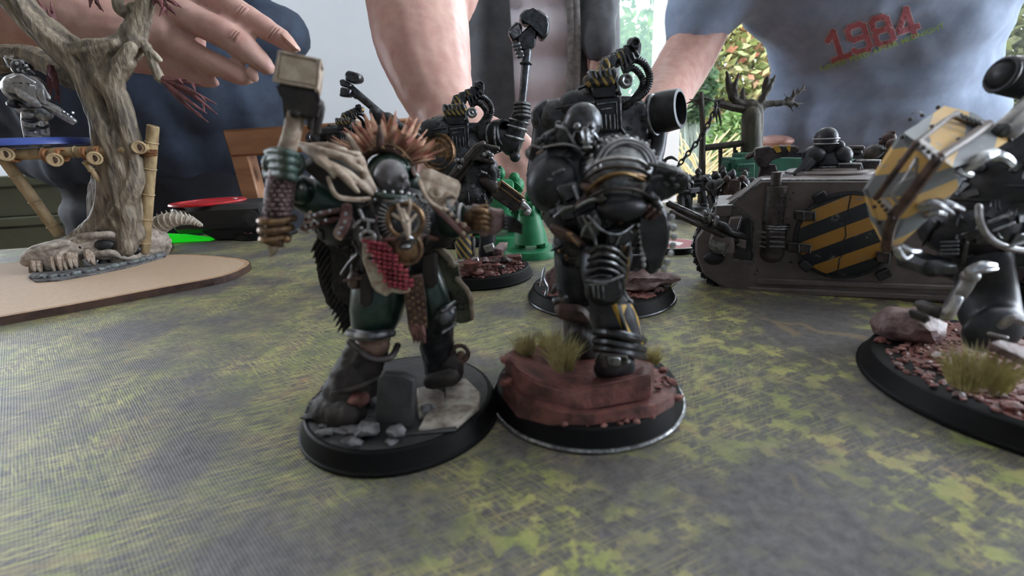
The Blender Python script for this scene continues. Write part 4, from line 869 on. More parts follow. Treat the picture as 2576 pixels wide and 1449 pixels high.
for j, (R, m_) in enumerate(((118, bronze), (92, brass))):
    g = G(); T(g, fB, [(1478, 470 - j * 10 + 20, -9 - j, 7), (1520, 432 - j * 6 + 20, -11.5 - j, 8), (1570, 420 + 16, -12.5 - j, 8), (1620, 426 + 18 + j * 10, -11, 7)], 7, 5, flat=.6); obj('shoulder_lame', g, m_, Wr)
# left pad, collar, backpack, masked head with hoses
g = dome(fB.P(1392, 462, -3), (-.45, -1, .2), 66 * kk, 3.6, 24); obj('shoulder_pad', g, gun2, Wr)
g = G(); g.torus(fB.P(1392, 462, -3.4), (-.45, -1, .2), 65 * kk, 6 * kk, 32, 6); obj('pad_rim', g, gun, Wr)
g = G(); T(g, fB, [(1394, 437, -8, 5), (1416, 428, -8, 6)], 6); B(g, fB, (1384, 452, -8), (8, 5, 4), 6); obj('pad_badge', g, steel, Wr)
g = G(); Q(g, fB, [(1330, 372), (1340, 362), (1374, 375), (1350, 412), (1326, 400)], 2, 5, .4); Q(g, fB, [(1322, 378), (1332, 372), (1332, 402), (1324, 396)], 2.5, 4, .3); obj('pack_nozzle', g, hulldark, Wr)
g = G(); Q(g, fB, [(1366, 372), (1450, 366), (1480, 380), (1470, 440), (1362, 450)], 1, 9, .8); obj('backpack', g, gun2, Wr)
g = G(); T(g, fB, [(1368, 370, -3, 5), (1420, 362, -5.4, 6), (1466, 374, -5, 5)], 7, 3, flat=.5); obj('collar_plate', g, silverkit, Wr)
hg = G(); B(hg, fB, (1466, 308, -2), (44, 38, 44), 16); T(hg, fB, [(1472, 330, -4, 24), (1474, 362, -4, 20)], 12); T(hg, fB, [(1440, 330, -2, 30), (1420, 350, -1, 34)], 10)
hd = obj('masked_head', fuse(hg, .35, 2), gun, Wr, label='round-skulled gas-masked head')
g = G(); T(g, fB, [(1472, 330, -6.2, 11), (1476, 352, -7, 9), (1478, 372, -6.6, 8)], 8, 3)
for y in (345, 358, 371): g.torus(fB.P(1477, y, -6.6), (0, 0, 1), 9 * kk, 3.4 * kk, 12, 5)
B(g, fB, (1492, 288, -3), 11, 8); B(g, fB, (1452, 318, -5.6), 9, 8); B(g, fB, (1486, 318, -5.6), 9, 8); obj('respirator', g, steel, hd)
g = G(); T(g, fB, [(1488, 296, -3.5, 4), (1484, 320, -5, 4), (1500, 345, -4, 4), (1510, 362, -3, 4)], 6, 4); T(g, fB, [(1446, 335, -4.6, 4), (1440, 352, -4.8, 4), (1452, 366, -4.6, 4)], 6, 3); T(g, fB, [(1402, 318, -3, 5), (1424, 326, -4.6, 5), (1440, 350, -4.6, 5), (1448, 366, -4.6, 4)], 6, 4); obj('hose', g, steel, hd)
g = G()
for x, y, r in ((1372, 348, 11), (1356, 356, 9), (1404, 312, 8), (1398, 330, 8), (1420, 322, 7), (1388, 336, 8), (1366, 366, 9)): B(g, fB, (x, y, -2), r, 8)
T(g, fB, [(1400, 345, -1, 20), (1380, 352, -1, 20)], 8); Q(g, fB, [(1410, 330), (1432, 326), (1436, 340), (1412, 344)], -3, 2, .2); obj('valve_cluster', g, gun, Wr)
# dark dragon-muzzled gun held out right
g = G(); T(g, fB, [(1590, 440, -3, 34), (1640, 438, -6, 34), (1690, 446, -8, 30), (1712, 452, -8.6, 22)], 12); B(g, fB, (1640, 478, -7), (52, 34, 36), 12); B(g, fB, (1600, 415, -4), (40, 22, 30), 10); T(g, fB, [(1690, 470, -8, 20), (1712, 474, -8.4, 14)], 10)
gn = obj('muzzle_gun', fuse(g, .45, 2, .3, 1.6), gun2, Wr, label='black beast-muzzled gun')
g = G()
for pts in ([(1600, 455, -9, 5), (1640, 450, -11.5, 6), (1662, 444, -12, 4)], [(1556, 450, -9, 8), (1590, 452, -9.5, 7)], [(1538, 470, -10, 5), (1560, 470, -10.4, 4)], [(1628, 412, -9, 5), (1660, 420, -11, 5), (1690, 426, -11, 4)], [(1660, 428, -11, 8), (1700, 432, -11, 6)]): T(g, fB, pts, 7, 3)
for x, y in ((1676, 464), (1700, 468), (1715, 440), (1690, 452)): B(g, fB, (x, y, -11.4), (9, 8, 6), 8)
obj('gun_fitting', g, gun, gn)
g = G(); T(g, fB, [(1570, 500, -8, 8), (1590, 480, -9.5, 8), (1612, 470, -9.5, 8)], 8, 3); T(g, fB, [(1545, 500, -10, 6), (1560, 530, -10, 6), (1580, 545, -9.6, 6)], 7, 3); obj('gun_cable', g, leather, Wr)
# hooked toothed blade
g = G(); Q(g, fB, [(1598, 512), (1640, 500), (1668, 512), (1684, 545), (1690, 585), (1684, 625), (1668, 668), (1650, 694), (1628, 690), (1622, 660), (1624, 620), (1618, 575), (1604, 548)], -9, 2.2, .6); bl = obj('toothed_blade', g, gun2, Wr, label='curved black blade edged with silver teeth')
g = G()
for i in range(4): T(g, fB, [(1590 + i * 16, 535 + i * 6, -9.4, 5), (1616 + i * 14, 512 + i * 8, -10.4, 6)], 7)
obj('blade_housing', g, leather, Wr)
g = G()
edge = bez([(1684, 540), (1691, 585), (1686, 628), (1670, 668), (1654, 692)], 4)
acc = 0
for (x, y), (x2, y2) in zip(edge, edge[1:]):
    acc += math.hypot(x2 - x, y2 - y)
    if acc < 15: continue
    acc = 0; g = G(); B(g, fB, (x + 4, y, -8.2), (9, 6, 10), 7); obj('tooth', g, bright, bl)
for i in range(8):
    t = i / 7; y = 566 + t * 100; x = 1614 + t * 6; g = G(); B(g, fB, (x, y, -8.6), (7 + 6 * (1 - t), 6, 8), 7); obj('tooth', g, bright, bl)
g = G(); T(g, fB, [(1640, 490, -9.4, 8), (1650, 505, -9.6, 9), (1662, 520, -9.4, 6)], 8, 3); B(g, fB, (1652, 500, -10.4), (8, 14, 6), 8); obj('blade_hinge', g, steel, bl)
g = G(); T(g, fB, [(1560, 470, -3, 40), (1600, 500, -5, 34), (1612, 520, -6, 28)], 12); obj('forearm', g, gun2, Wr)
# ================================================================ the brown model tank, its side turned a little towards us
fT = Frame(118, 136, radians(-25))
Tk = thing('model_tank', 'dusty brown model tank with a round orange-and-black striped side door', 'model tank', fT)
W_ = 62
hull = [(1842, 512), (1915, 452), (2470, 452), (2560, 540), (2560, 690), (2480, 768), (2100, 752), (1830, 734), (1768, 690), (1748, 640), (1748, 600), (1800, 528)]
g = G(); Q(g, fT, hull, 0, 15, .8); obj('hull_side', g, hullbrown, Tk, label='near slab-sided brown hull pod')
g = G(); Q(g, fT, [(1945, 500), (1965, 456), (2470, 456), (2540, 540), (2540, 690), (2480, 745), (1945, 725)], 14, W_ - 14, .8); obj('hull_centre', g, hullbrown, Tk)
g = G(); Q(g, fT, [(1838, 560), (1882, 548), (1890, 560), (1890, 655), (1845, 648)], -.35, .8, .1); obj('gun_bay', g, gun2, Tk)
g = G()
for a, b in (((1842, 512), (1915, 452)), ((1915, 453), (2440, 453)), ((1842, 512), (1896, 556)), ((1838, 558), (1800, 530)), ((1896, 556), (1893, 655)), ((1840, 652), (1893, 657)), ((1893, 657), (1905, 682))): T(g, fT, [(*a, -.25, 2.6), (*b, -.25, 2.6)], 5)
obj('edge_trim', g, steel, Tk, label='rubbed bright hull edge')
g = G(); Q(g, fT, [(1800, 519), (1842, 516), (1842, 545), (1800, 546)], -1, 30, .3); obj('fender', g, hullbrown, Tk)
g = G(); T(g, fT, [(1800, 519, -1.1, 2.4), (1842, 516, -1.1, 2.4)], 5); obj('fender_edge', g, bright, Tk)
# running gear
tr = [(1800, 528), (1772, 560), (1750, 600), (1746, 640), (1766, 690), (1800, 722), (1830, 736)] + [(1830 + i * 50, 738 + i * 1.6) for i in range(1, 14)]
P = [fT.P(x, y, 1) for x, y in bez([(float(a), float(b)) for a, b in tr], 3)]
acc = 0; last = None; lk = None; n_ = 0
for a, b in zip(P, P[1:]):
    d = b - a
    while acc <= d.length:
        p = a + d * (acc / d.length); acc += 2.9
        o = obj('track_link', G().box((0, 0, 0), (2.5, 13, 1.1), bev=.2).box((0, 0, -.7), (1.0, 12, .7), bev=.1) if lk is None else lk, gun2, Tk); lk = o.data
        o.location = V((p.x, p.y + 6.6, p.z)) * MM; o.rotation_euler = (0, atan2(-d.z, d.x), 0); n_ += 1
    acc -= d.length
g = G(); Q(g, fT, [(1905, 700), (2480, 722), (2480, 735), (1905, 716)], -1.2, 1.4, .4); Q(g, fT, [(1880, 722), (2480, 748), (2478, 762), (1885, 738)], -.8, 1, .4); obj('side_skirt', g, hullbrown, Tk)
# exhaust
kt = fT.k(-2)
def vt(g, x, ya, yb, r, dy, n=18):
    a, b = fT.P(x, ya, dy), fT.P(x, yb, dy); b.x = a.x; g.tube([a, b], r * kt, n, False); return a, b
g = G(); vt(g, 1955, 468, 565, 27, -1.5); ex = obj('exhaust', g, hulldark, Tk, label='perforated dark exhaust stack')
g = G(); vt(g, 1955, 433, 466, 14, -1); obj('exhaust_cap', g, hulldark, ex)
g = G()
for r in range(6):
    for c in range(4): B(g, fT, (1936 + c * 12 + (r % 2) * 6, 480 + r * 14, -1.5 - 26 * kt * (1 - .12 * abs(c - 1.5))), (4, 4.6, 2), 6)
obj('exhaust_hole', g, blackprimer, ex)
g = G(); a, b = vt(g, 1950, 568, 640, 31, -1.5); g.ball(b, (31 * kt, 31 * kt, 24 * kt), 14); obj('exhaust_drum', g, hulldark, ex)
g = G()
for y in (566, 572): g.torus(fT.P(1953, y, -1.5), (0, 0, 1), 32 * kt, 2.4 * kt, 20, 5)
for i in range(4): 
    y = 582 + i * 12
    T(g, fT, [(1908, y, -5.2, 3), (1924, y + 3, -6.4, 3)], 5); T(g, fT, [(1938, y + 1, -6.7, 3.2), (1972, y + 2, -5.6, 3.2)], 5)
obj('louvre', g, steel, ex)
# round door
c = fT.P(2125, 593, -1); R = 115 * kt
g = G().lathe([(R * 1.04, -.4), (R * 1.04, 1.0), (R * .97, 1.3), (R * .96, .9)], c, (0, -1, 0), 56); obj('door_frame', g, gun2, Tk, label='dark circular door surround')
g = G().lathe([(R * .965, 0), (R * .965, .9), (R * .94, 1.15), (.001, 1.15)], V((0, 0, 0)), (0, -1, 0), 56); dr = obj('door', g, hazard_door, Tk, label='round door with orange and black diagonal stripes'); dr.location = c * MM
g = G()
zz = [(2142, 486), (2134, 525), (2140, 542), (2126, 560), (2128, 595), (2116, 612), (2120, 640), (2112, 650), (2106, 695)]
for a, b in zip(zz, zz[1:]): T(g, fT, [(*a, -2.25, 1.6), (*b, -2.25, 1.6)], 5)
o = obj('door_seam', g, blackprimer, Tk)
g = G()
for poly in ([(2046, 532), (2052, 532), (2052, 557), (2046, 557)], [(2000, 530), (2022, 532), (2022, 556), (2000, 553)], [(2022, 533), (2048, 535), (2046, 556), (2022, 555)], [(1982, 610), (2008, 612), (2008, 636), (1980, 634)], [(2010, 614), (2040, 616), (2038, 637), (2010, 635)], [(2206, 634), (2240, 638), (2236, 664), (2206, 660)]):
    Q(g, fT, poly, -3.4, 2.6, .25)
obj('hinge', g, hulldark, Tk)
g = G()
for a, b in (((2000, 530), (2048, 534)), ((2050, 532), (2050, 557)), ((2022, 533), (2022, 556)), ((1982, 610), (2040, 616)), ((2010, 613), (2010, 636)), ((2040, 616), (2038, 637)), ((2206, 634), (2240, 638)), ((2240, 638), (2236, 664))): T(g, fT, [(*a, -3.5, 2), (*b, -3.5, 2)], 5)
obj('hinge_edge', g, steel, Tk)
g = G()
for x, y, a in ((2062, 495, -.6), (2026, 668, .7), (2222, 690, -.6), (2216, 500, .7)):
    g.box(fT.P(x, y, -2), (3.6, 2.4, 2.6), (0, degrees_ if False else math.degrees(a), 0), .3)
obj('door_clamp', g, gun2, Tk)
g = G(); rivets(g, fT, [(1848, 524), (1875, 498), (1905, 470), (1930, 480), (1990, 500), (1895, 600), (1840, 690), (1810, 670), (1900, 690), (1880, 680), (1990, 660), (1996, 485), (1888, 665), (1856, 664)], -.3, 3, 6); obj('rivet', g, steel, Tk)
# roof
zr = fT.P(2000, 452, 2).z
def zbox(g, x0, x1, ytop, dy, dep, zb, bev=.3, xo=0):
    a, b = fT.P(x0, ytop, dy), fT.P(x1, ytop, dy); return g.box(((a.x + b.x) / 2, dy + dep / 2, (a.z + b.z) / 4 + zb / 2), (abs(b.x - a.x), dep, (a.z + b.z) / 2 - zb), bev=bev)
ct = fT.P(2082, 450, 28); g = G().lathe([(13.5, 0), (13.5, .7), (12.6, 1.3), (9.5, 1.3), (9.2, 1.9), (.001, 2)], (ct.x, 28, zr - .1), n=40); obj('turret_ring', g, hullbrown, Tk)
g = G(); zbox(g, 2110, 2168, 412, 22, 8, zr); zbox(g, 2166, 2216, 404, 26, 8, zr); zbox(g, 1925, 1995, 446, 14, 10, zr, .2); obj('roof_hatch', g, hulldark, Tk)
g = G()
for a, b in (((2112, 412), (2166, 412)), ((2168, 404), (2214, 404)), ((2166, 412), (2170, 425))): T(g, fT, [(*a, 21.8, 2.4), (*b, 21.8, 2.4)], 5)
obj('hatch_edge', g, bright, Tk)
g = G(); Q(g, fT, [(1898, 374), (1938, 366), (1944, 380), (1960, 366), (2006, 366), (2012, 380), (1990, 392), (1940, 400), (1930, 425), (1908, 420), (1896, 398)], 24, 7, .5); T(g, fT, [(1900, 385, 26, 7), (1882, 394, 26, 8)], 8); Q(g, fT, [(1912, 418), (1952, 414), (1962, 452), (1905, 452)], 25, 5, .4); sb = obj('roof_gun', g, hulldark, Tk, label='boxy twin roof gun with scuffed yellow chevrons')
g = G(); Q(g, fT, [(1944, 368), (1962, 366), (1966, 382), (1950, 386)], 23.6, .8, .1); Q(g, fT, [(1980, 366), (1990, 366), (1988, 382), (1978, 382)], 23.6, .8, .1); obj('gun_chevron', g, hazard, sb)
# crewman
kc = fT.k(30)
g = G(); B(g, fT, (2078, 348, 28), (27, 27, 27), 16); T(g, fT, [(2078, 350, 28, 27), (2080, 372, 28, 25)], 14); hm_ = obj('crew_helmet', g, gun2, Tk, label='domed helmet of the roof crewman')
g = G(); g.torus(fT.P(2078, 349, 28), (0, 0, 1), 28 * kc, 2.2 * kc, 24, 6); g.torus(fT.P(2080, 361, 28), (0, 0, 1), 27 * kc, 1.8 * kc, 24, 6); obj('helmet_band', g, silverkit, hm_)
g = G(); B(g, fT, (2082, 410, 29), (44, 40, 36), 14); T(g, fT, [(2080, 425, 29, 40), (2080, 452, 29, 42)], 14); obj('crew_torso', fuse(g, .4, 2), gun2, Tk)
g = G(); B(g, fT, (2048, 392, 26), (28, 30, 26), 12); T(g, fT, [(2045, 395, 25, 17), (2022, 425, 22, 15), (2005, 436, 21, 10)], 8, 3); obj('crew_arm', g, gun2, Tk)
g = G(); B(g, fT, (2118, 392, 27), (24, 28, 24), 12); T(g, fT, [(2120, 400, 27, 15), (2132, 425, 25, 13)], 8); B(g, fT, (2110, 366, 27), (14, 12, 12), 8); obj('crew_arm', g, gun2, Tk)
g = G()
for y in (418, 430, 442): g.torus(fT.P(2080, y, 29), (0, 0, 1), 43 * kc, 2.2 * kc, 26, 5)
obj('cupola_ring', g, steel, Tk)
g = G(); T(g, fT, [(2124, 374, 30, 8), (2168, 372, 30, 6)], 8); T(g, fT, [(2134, 384, 30, 9), (2160, 384, 30, 8)], 8); obj('rear_barrel', g, hulldark, Tk)
# side gun with two long barrels pointing left
g = G(); T(g, fT, [(1870, 596, -3, 11), (1800, 566, -9, 10), (1740, 540, -14, 9), (1682, 514, -18, 9)], 10); T(g, fT, [(1868, 612, -3, 10), (1800, 584, -9, 9), (1740, 558, -14, 8), (1690, 534, -18, 8)], 10); gn = obj('side_gun', g, hulldark, Tk, label='long twin-barrelled side gun')
g = G(); T(g, fT, [(1870, 590, -4, 3), (1800, 559, -10.4, 3), (1684, 506, -18.6, 3)], 5); obj('barrel_rib', g, steel, gn)
g = G(); Q(g, fT, [(1800, 580), (1846, 598), (1850, 640), (1800, 640), (1782, 622), (1786, 598)], -8, 8, .6); Q(g, fT, [(1836, 548), (1868, 545), (1858, 590), (1828, 585)], -4, 5, .4); Q(g, fT, [(1856, 600), (1878, 606), (1876, 628), (1850, 618)], -5, 4, .3); obj('gun_mount', g, hullbrown, gn)
g = G(); Q(g, fT, [(1786, 602), (1826, 612), (1822, 640), (1784, 626)], -9, 1.4, .2); T(g, fT, [(1836, 612, -8.6, 2.4), (1822, 642, -8.6, 2.4)], 5); T(g, fT, [(1866, 546, -4.4, 2.4), (1852, 588, -4.4, 2.4)], 5); obj('mount_edge', g, steel, gn)
g = G().hose([fT.P(x, y, d) for x, y, d in bez([(1788, 575, -11), (1800, 562, -11.5), (1824, 568, -10.5), (1838, 585, -8), (1862, 592, -6)], 6)], 7 * kt, 3.2 * kt, 8); obj('gun_hose', g, gun, gn)
g = G()
for x, y in ((1772, 534), (1788, 541), (1803, 549)): T(g, fT, [(x, y, -12, 8), (x - 4, y + 14, -12, 8)], 8)
obj('smoke_pot', g, steel, gn)
g = G(); B(g, fT, (1795, 650, -2), (30, 12, 20), 12); obj('wheel_hub', g, gun2, Tk)
# ================================================================ tall hammer-bearing walkers
hazard_crest = stripes('yellow_black_crest_stripes', (.36, .24, .06), (.02, .02, .022), 2.0, radians(35), .42)
class Remap:
    """re-uses one traced walker at another place and size: pixel (x, y) -> scaled pixel, then the frame's own sight line"""
    def __init__(s, f, c0, c1, sx, sy): s.f, s.c0, s.c1, s.sx, s.sy, s.o = f, c0, c1, sx, sy, f.o
    def m(s, x, y): return s.c1[0] + s.sx * (x - s.c0[0]), s.c1[1] + s.sy * (y - s.c0[1])
    def P(s, x, y, d=0.0): return s.f.P(*s.m(x, y), d)
    def k(s, d=0.0, z=30.0): return s.f.k(d, z) * (s.sx + s.sy) / 2
def walker(R, f, hips=None):
    k = R.k(0, 60)
    g = G(); Q(g, R, [(1452, 262), (1486, 240), (1600, 238), (1640, 262), (1640, 340), (1600, 378), (1490, 380), (1440, 345)], -4, 12, 1.5); B(g, R, (1540, 350, 1), (86, 50, 70), 14); B(g, R, (1480, 270, 0), (52, 44, 50), 12); tm = fuse(g, .7, 2); obj('torso', tm, gun, R.t, label='bulky gunmetal torso'); greeble(tm, 60, int(R.c1[0]), R.t, gun2, .6, 1.5)
    vp = G(); Q(vp, R, [(1498, 250), (1560, 244), (1562, 330), (1505, 332)], -6.5, 2.4, .4); vo = obj('vent_panel', vp, gun2, R.t)
    g = G()
    T(g, R, [(1504, 262, -6.9, 2.5), (1550, 256, -6.9, 2.5), (1554, 322, -6.9, 2.5)], 5); T(g, R, [(1514, 275, -6.9, 3), (1536, 272, -6.9, 3)], 5)
    for i in range(4): T(g, R, [(1512 + i * 11, 290, -6.9, 2.4), (1514 + i * 11, 322, -6.9, 2.4)], 5)
    T(g, R, [(1560, 244, -6.4, 3.2), (1562, 320, -6.4, 3.2), (1578, 342, -5.5, 3.2)], 5); obj('vent_bar', g, steel, vo)
    # neck block and chevron-striped crest
    g = G(); Q(g, R, [(1488, 212), (1552, 206), (1556, 246), (1494, 250)], -6, 9, .6); obj('neck_block', g, gun2, R.t)
    g = G(); Q(g, R, [(1478, 186), (1492, 176), (1548, 170), (1556, 192), (1546, 214), (1484, 216)], -8, 11, .6); jw = obj('jaw_plate', g, hazard_crest, R.t, label='striped blunt muzzle plate')
    g = G()
    for i in range(6): T(g, R, [(1484 + i * 12, 182 - i * 2, -8.4, 4), (1488 + i * 12, 196 - i * 2, -8.6, 4)], 6)
    Q(g, R, [(1478, 180), (1488, 172), (1494, 178), (1484, 190)], -8.5, 3, .3); obj('jaw_tooth', g, steel, jw)
    for i in range(5):
        x, y = 1508 + i * 18, 158 - i * 10; g = G(); Q(g, R, [(x, y + 18), (x + 8, y - 12), (x + 22, y - 16), (x + 30, y + 2), (x + 26, y + 26)], -6 + i * 1.0, 7, .6); cp = obj('crest_plate', g, hazard_crest if i % 2 == 0 else gun, R.t)
        g = G(); T(g, R, [(x, y + 18, -6.2 + i, 2.4), (x + 8, y - 12, -6.2 + i, 2.4), (x + 22, y - 16, -6.2 + i, 2.4)], 5); obj('plate_edge', g, steel, cp)
    g = G(); T(g, R, [(1590, 108, -2, 12), (1602, 114, -2, 11), (1600, 140, -2, 9)], 8, 3); g.torus(R.P(1598, 107, -3.6), (0, -1, 0), 9 * k, 3.4 * k, 14, 6)
    for i in range(5): T(g, R, [(1560 + i * 10, 150 - i * 5, -5 + i * .4, 4), (1566 + i * 10, 175 - i * 9, -5 + i * .4, 3)], 6)
    obj('crest_knuckle', g, gun, R.t)
    g = G().lathe([(17 * k, 0), (17 * k, 1), (12 * k, 1.6), (6 * k, 1.2), (.001, 1.9)], R.P(1572, 205, -6), (.25, -1, .1), 20); T(g, R, [(1548, 190, -6, 5), (1560, 240, -6, 5), (1552, 228, -6.5, 6)], 6); obj('side_disc', g, steel, R.t)
    for dx, dy, rr in ((0, 0, 9), (-14, 20, 8)):
        pts = bez([(1572, 172 + dy * .4, -3), (1592 + dx * .3, 150 + dy, -2), (1618 + dx, 158 + dy * 1.1, -2), (1634 + dx * 1.2, 190 + dy * .6, -2), (1626 + dx, 225, -2), (1596 + dx * .4, 252, -3), (1570, 270, -4)], 6)
        obj('ribbed_hose', G().hose([R.P(*p) for p in pts], rr * k, 5.2 * k, 8), gun, R.t)
    g = G(); T(g, R, [(1440, 265, -2, 34), (1500, 256, -2, 26)], 10); Q(g, R, [(1440, 262), (1470, 240), (1492, 240), (1492, 262)], -5, 8, .8); T(g, R, [(1400, 272, -6, 5), (1490, 258, -7, 5)], 6); obj('shoulder_yoke', g, gun2, R.t)
def side_shoulders(R, left=True, right=True):
    k = R.k(0, 60)
    if left:
        g = G(); B(g, R, (1400, 296, 1), (48, 44, 44), 16); T(g, R, [(1358, 318, 0, 16), (1352, 290, 0, 16), (1372, 266, 0, 14)], 8, 3); obj('shoulder_joint', g, gun, R.t)
    if right:
        g = G().lathe([(50 * k, 0), (50 * k, 5), (47 * k, 9), (39 * k, 9.2), (37 * k, 6), (.001, 6)], R.P(1640, 288, 2), (.75, -.6, .12), 26); obj('shoulder_pauldron', g, gun2, R.t, label='open barrel-shaped shoulder plate')
        g = G().torus(R.P(1648, 290, -2.4), (.75, -.6, .12), 47 * k, 4 * k, 26, 6); obj('pauldron_rim', g, steel, R.t)
def legs(R, f, a, b, zb=4.2):
    for pts, m_ in ((a, gun2), (b, gun2)):
        g = G(); pts = [f.P(*p[:3]) for p in pts] ; r = [5.2, 4.6, 4.9][:len(pts)]; g.tube(pts, r, 12); q = pts[-1]; g.box((q.x, q.y - 2, zb + 2.2), (9, 13, 4.4), bev=.8); g.tube([q + V((-4, -4, -1)), q + V((4, -4, -1))], 1.6, 8); obj('leg', fuse(g, .6, 1), m_, R.t)
        g = G()
        for i in range(4):
            t = .25 + i * .2; p = pts[0].lerp(pts[-1], t); g.torus(p, (0, .2, 1), 5.2, .5, 16, 5)
        obj('leg_ring', g, steel, R.t)
# ---- walker on the mid base, behind the dark warrior
fR = Frame(30.5, 155)
Rb = Remap(fR, (0, 0), (0, 0), 1, 1)
Rb.t = thing('walker_figurine', 'gunmetal walker figurine with twin hose loops, standing behind the silver-domed warrior', 'figurine', fR, 'gunmetal walkers with striped crests')
round_base(Rb.t, 25, 4.2, rim=gun)
gravel(Rb.t, fR, 0, 0, 22.6, 22.6, 4.2, 420, 11, redgravel, .6)
walker(Rb, fR); side_shoulders(Rb)
legs(Rb, fR, [(1480, 370, 2), (1470, 560, 1), (1460, 690, 0)], [(1600, 370, 3), (1608, 540, 3), (1606, 685, 2)])
g = G(); T(g, fR, [(1622, 352, 3, 30), (1628, 400, 3, 28)], 14, rnd=False); obj('thigh_sleeve', g, silverkit, Rb.t, label='pale grey thigh sleeve')
g = G(); T(g, fR, [(1368, 300, 1, 24), (1358, 370, 0, 22), (1350, 430, -2, 24)], 10, 3); B(g, fR, (1350, 440, -3), (26, 24, 22), 10); obj('arm', g, gun2, Rb.t)
g = G(); T(g, fR, [(1655, 330, 1, 24), (1650, 380, 0, 22), (1632, 430, -4, 24)], 10, 3); obj('arm', g, gun2, Rb.t)
g = G(); T(g, fR, [(1648, 402, 2, 4), (1662, 398, 2, 5), (1668, 412, 2, 5), (1676, 400, 2, 4), (1690, 396, 2, 4), (1704, 404, 2, 2)], 7, 4); T(g, fR, [(1668, 412, 2, 5), (1660, 430, 2, 5)], 7); obj('claw', g, blackprimer, Rb.t)
c = fR.P(1630, 712, -7); g = G().rock((c.x, c.y, 7.5), (10.5, 6.5, 3.2), 31, 3, .3); obj('boulder', g, purprock, Rb.t, label='flat mauve boulder')
for i, (x, y, d, r) in enumerate(((1635, 742, -13, 12), (1654, 728, -10, 13), (1610, 748, -15, 11), (1592, 752, -15, 10), (1670, 745, -12, 8))):
    k = fR.k(d); obj('pebble', G().rock(fR.P(x, y, d), (r * k * 1.3, r * k, r * k * .75), i + 40, 2, .25), purprock if i < 2 else redrock, Rb.t)
g = G(); Q(g, fR, [(1372, 690), (1400, 668), (1402, 735), (1385, 745)], -8, 1.6, .3); obj('rock', g, purprock, Rb.t)
g = G(); T(g, fR, [(1371, 672, -10, 3), (1366, 700, -11, 5), (1376, 725, -12, 5), (1372, 745, -13, 4)], 7, 3); T(g, fR, [(1366, 690, -11, 3), (1360, 720, -12, 3)], 6); obj('twisted_wire', g, steel, Rb.t)
k = fR.k(0, 8); tuft(Rb.t, fR.P(1655, 690, 2), 22 * k, 44 * k, 110, 14); tuft(Rb.t, fR.P(1418, 690, 0), 20 * k, 40 * k, 90, 15)
g = G(); rn = random.Random(3)
for i in range(12): T(g, fR, [(1680, 728, -6, 1.6), (1690 + rn.uniform(-5, 14), 716 + rn.uniform(-14, 6), -7, .5)], 4)
obj('loose_straw', g, drygrass, Rb.t, stuff=True)
# ---- walker with the upright hammer
fS = Frame(-27, 262)
Rs = Remap(fS, (1545, 290), (1165, 345), .8, .72)
Rs.t = thing('walker_figurine', 'gunmetal walker figurine holding its hammer upright in front of the bare forearm', 'figurine', fS, 'gunmetal walkers with striped crests')
round_base(Rs.t, 20, 4.2); gravel(Rs.t, fS, 0, 0, 18, 18, 4.2, 120, 17, redgravel, .7)
walker(Rs, fS); side_shoulders(Rs, False, True)
ks = fS.k(0)
legs(Rs, fS, [(1130, 430, 2), (1120, 520, 1), (1122, 585, 0)], [(1200, 430, 2), (1206, 520, 2), (1204, 585, 1)])
g = G(); T(g, fS, [(1105, 400, 0, 36), (1165, 420, 2, 56), (1165, 470, 2, 48)], 14); obj('waist', g, gun2, Rs.t)
g = G().lathe([(46 * ks, 0), (46 * ks, 2), (42 * ks, 3.2), (36 * ks, 2.2), (30 * ks, 3.2), (22 * ks, 2.4), (14 * ks, 3.2), (.001, 2.4)], fS.P(1104, 382, -4), (-.25, -1, .05), 32); obj('shoulder_disc', g, bronze, Rs.t, label='ringed bronze shoulder disc')
g = G(); T(g, fS, [(1216, 335, 0, 28), (1250, 345, -2, 25), (1286, 362, -3, 26)], 12, 3); T(g, fS, [(1286, 366, -3, 26), (1298, 330, -4, 24), (1310, 290, -5, 22)], 12, 3); obj('arm', fuse(g, .7, 2), gun2, Rs.t, label='raised arm')
g = G()
for x, y, r in ((1300, 322, 24), (1306, 306, 23), (1292, 346, 26), (1250, 345, 27)): g.torus(fS.P(x, y, -4), (.3, 0, 1) if x > 1280 else (1, -.2, 0), r * ks, 3.4 * ks, 16, 5)
obj('arm_ring', g, steel, Rs.t)
g = G()
for i in range(4): T(g, fS, [(1298, 262 + i * 10, -8, 6), (1314, 260 + i * 10, -10.4, 6), (1330, 264 + i * 10, -8, 6)], 6, 3)
B(g, fS, (1312, 280, -5), (18, 26, 18), 10); obj('fist', g, gun, Rs.t)
g = G(); T(g, fS, [(1296, 392, -6, 9), (1312, 280, -6, 9), (1326, 130, -6, 11)], 10); hmr = obj('hammer_shaft', g, gun, Rs.t, label='long hammer shaft')
g = G(); B(g, fS, (1296, 394, -6), 14, 10); g.torus(fS.P(1323, 160, -6), (.1, 0, 1), 12 * ks, 3 * ks, 14, 5); obj('shaft_knob', g, gun2, hmr)
g = G(); Q(g, fS, [(1276, 76), (1300, 52), (1314, 62), (1312, 90), (1290, 104)], -9, 7, .8); Q(g, fS, [(1304, 40), (1322, 20), (1342, 26), (1352, 20), (1378, 38), (1384, 60), (1380, 88), (1366, 100), (1354, 88), (1350, 70), (1340, 58), (1318, 60)], -10, 9, 1); Q(g, fS, [(1302, 90), (1340, 56), (1352, 80), (1346, 118), (1318, 128), (1298, 120)], -8, 6, .8)
obj('hammer_head', g, gun, Rs.t, label='three-lobed hammer head')
g = G(); Q(g, fS, [(1282, 78), (1304, 60), (1312, 84), (1292, 98)], -9.8, .8, .2)
for i in range(4): T(g, fS, [(1294 + i * 4, 114 + i * 9, -8, 6), (1304 + i * 3, 110 + i * 10, -8.4, 5)], 7)
obj('hammer_fitting', g, steel, Rs.t)
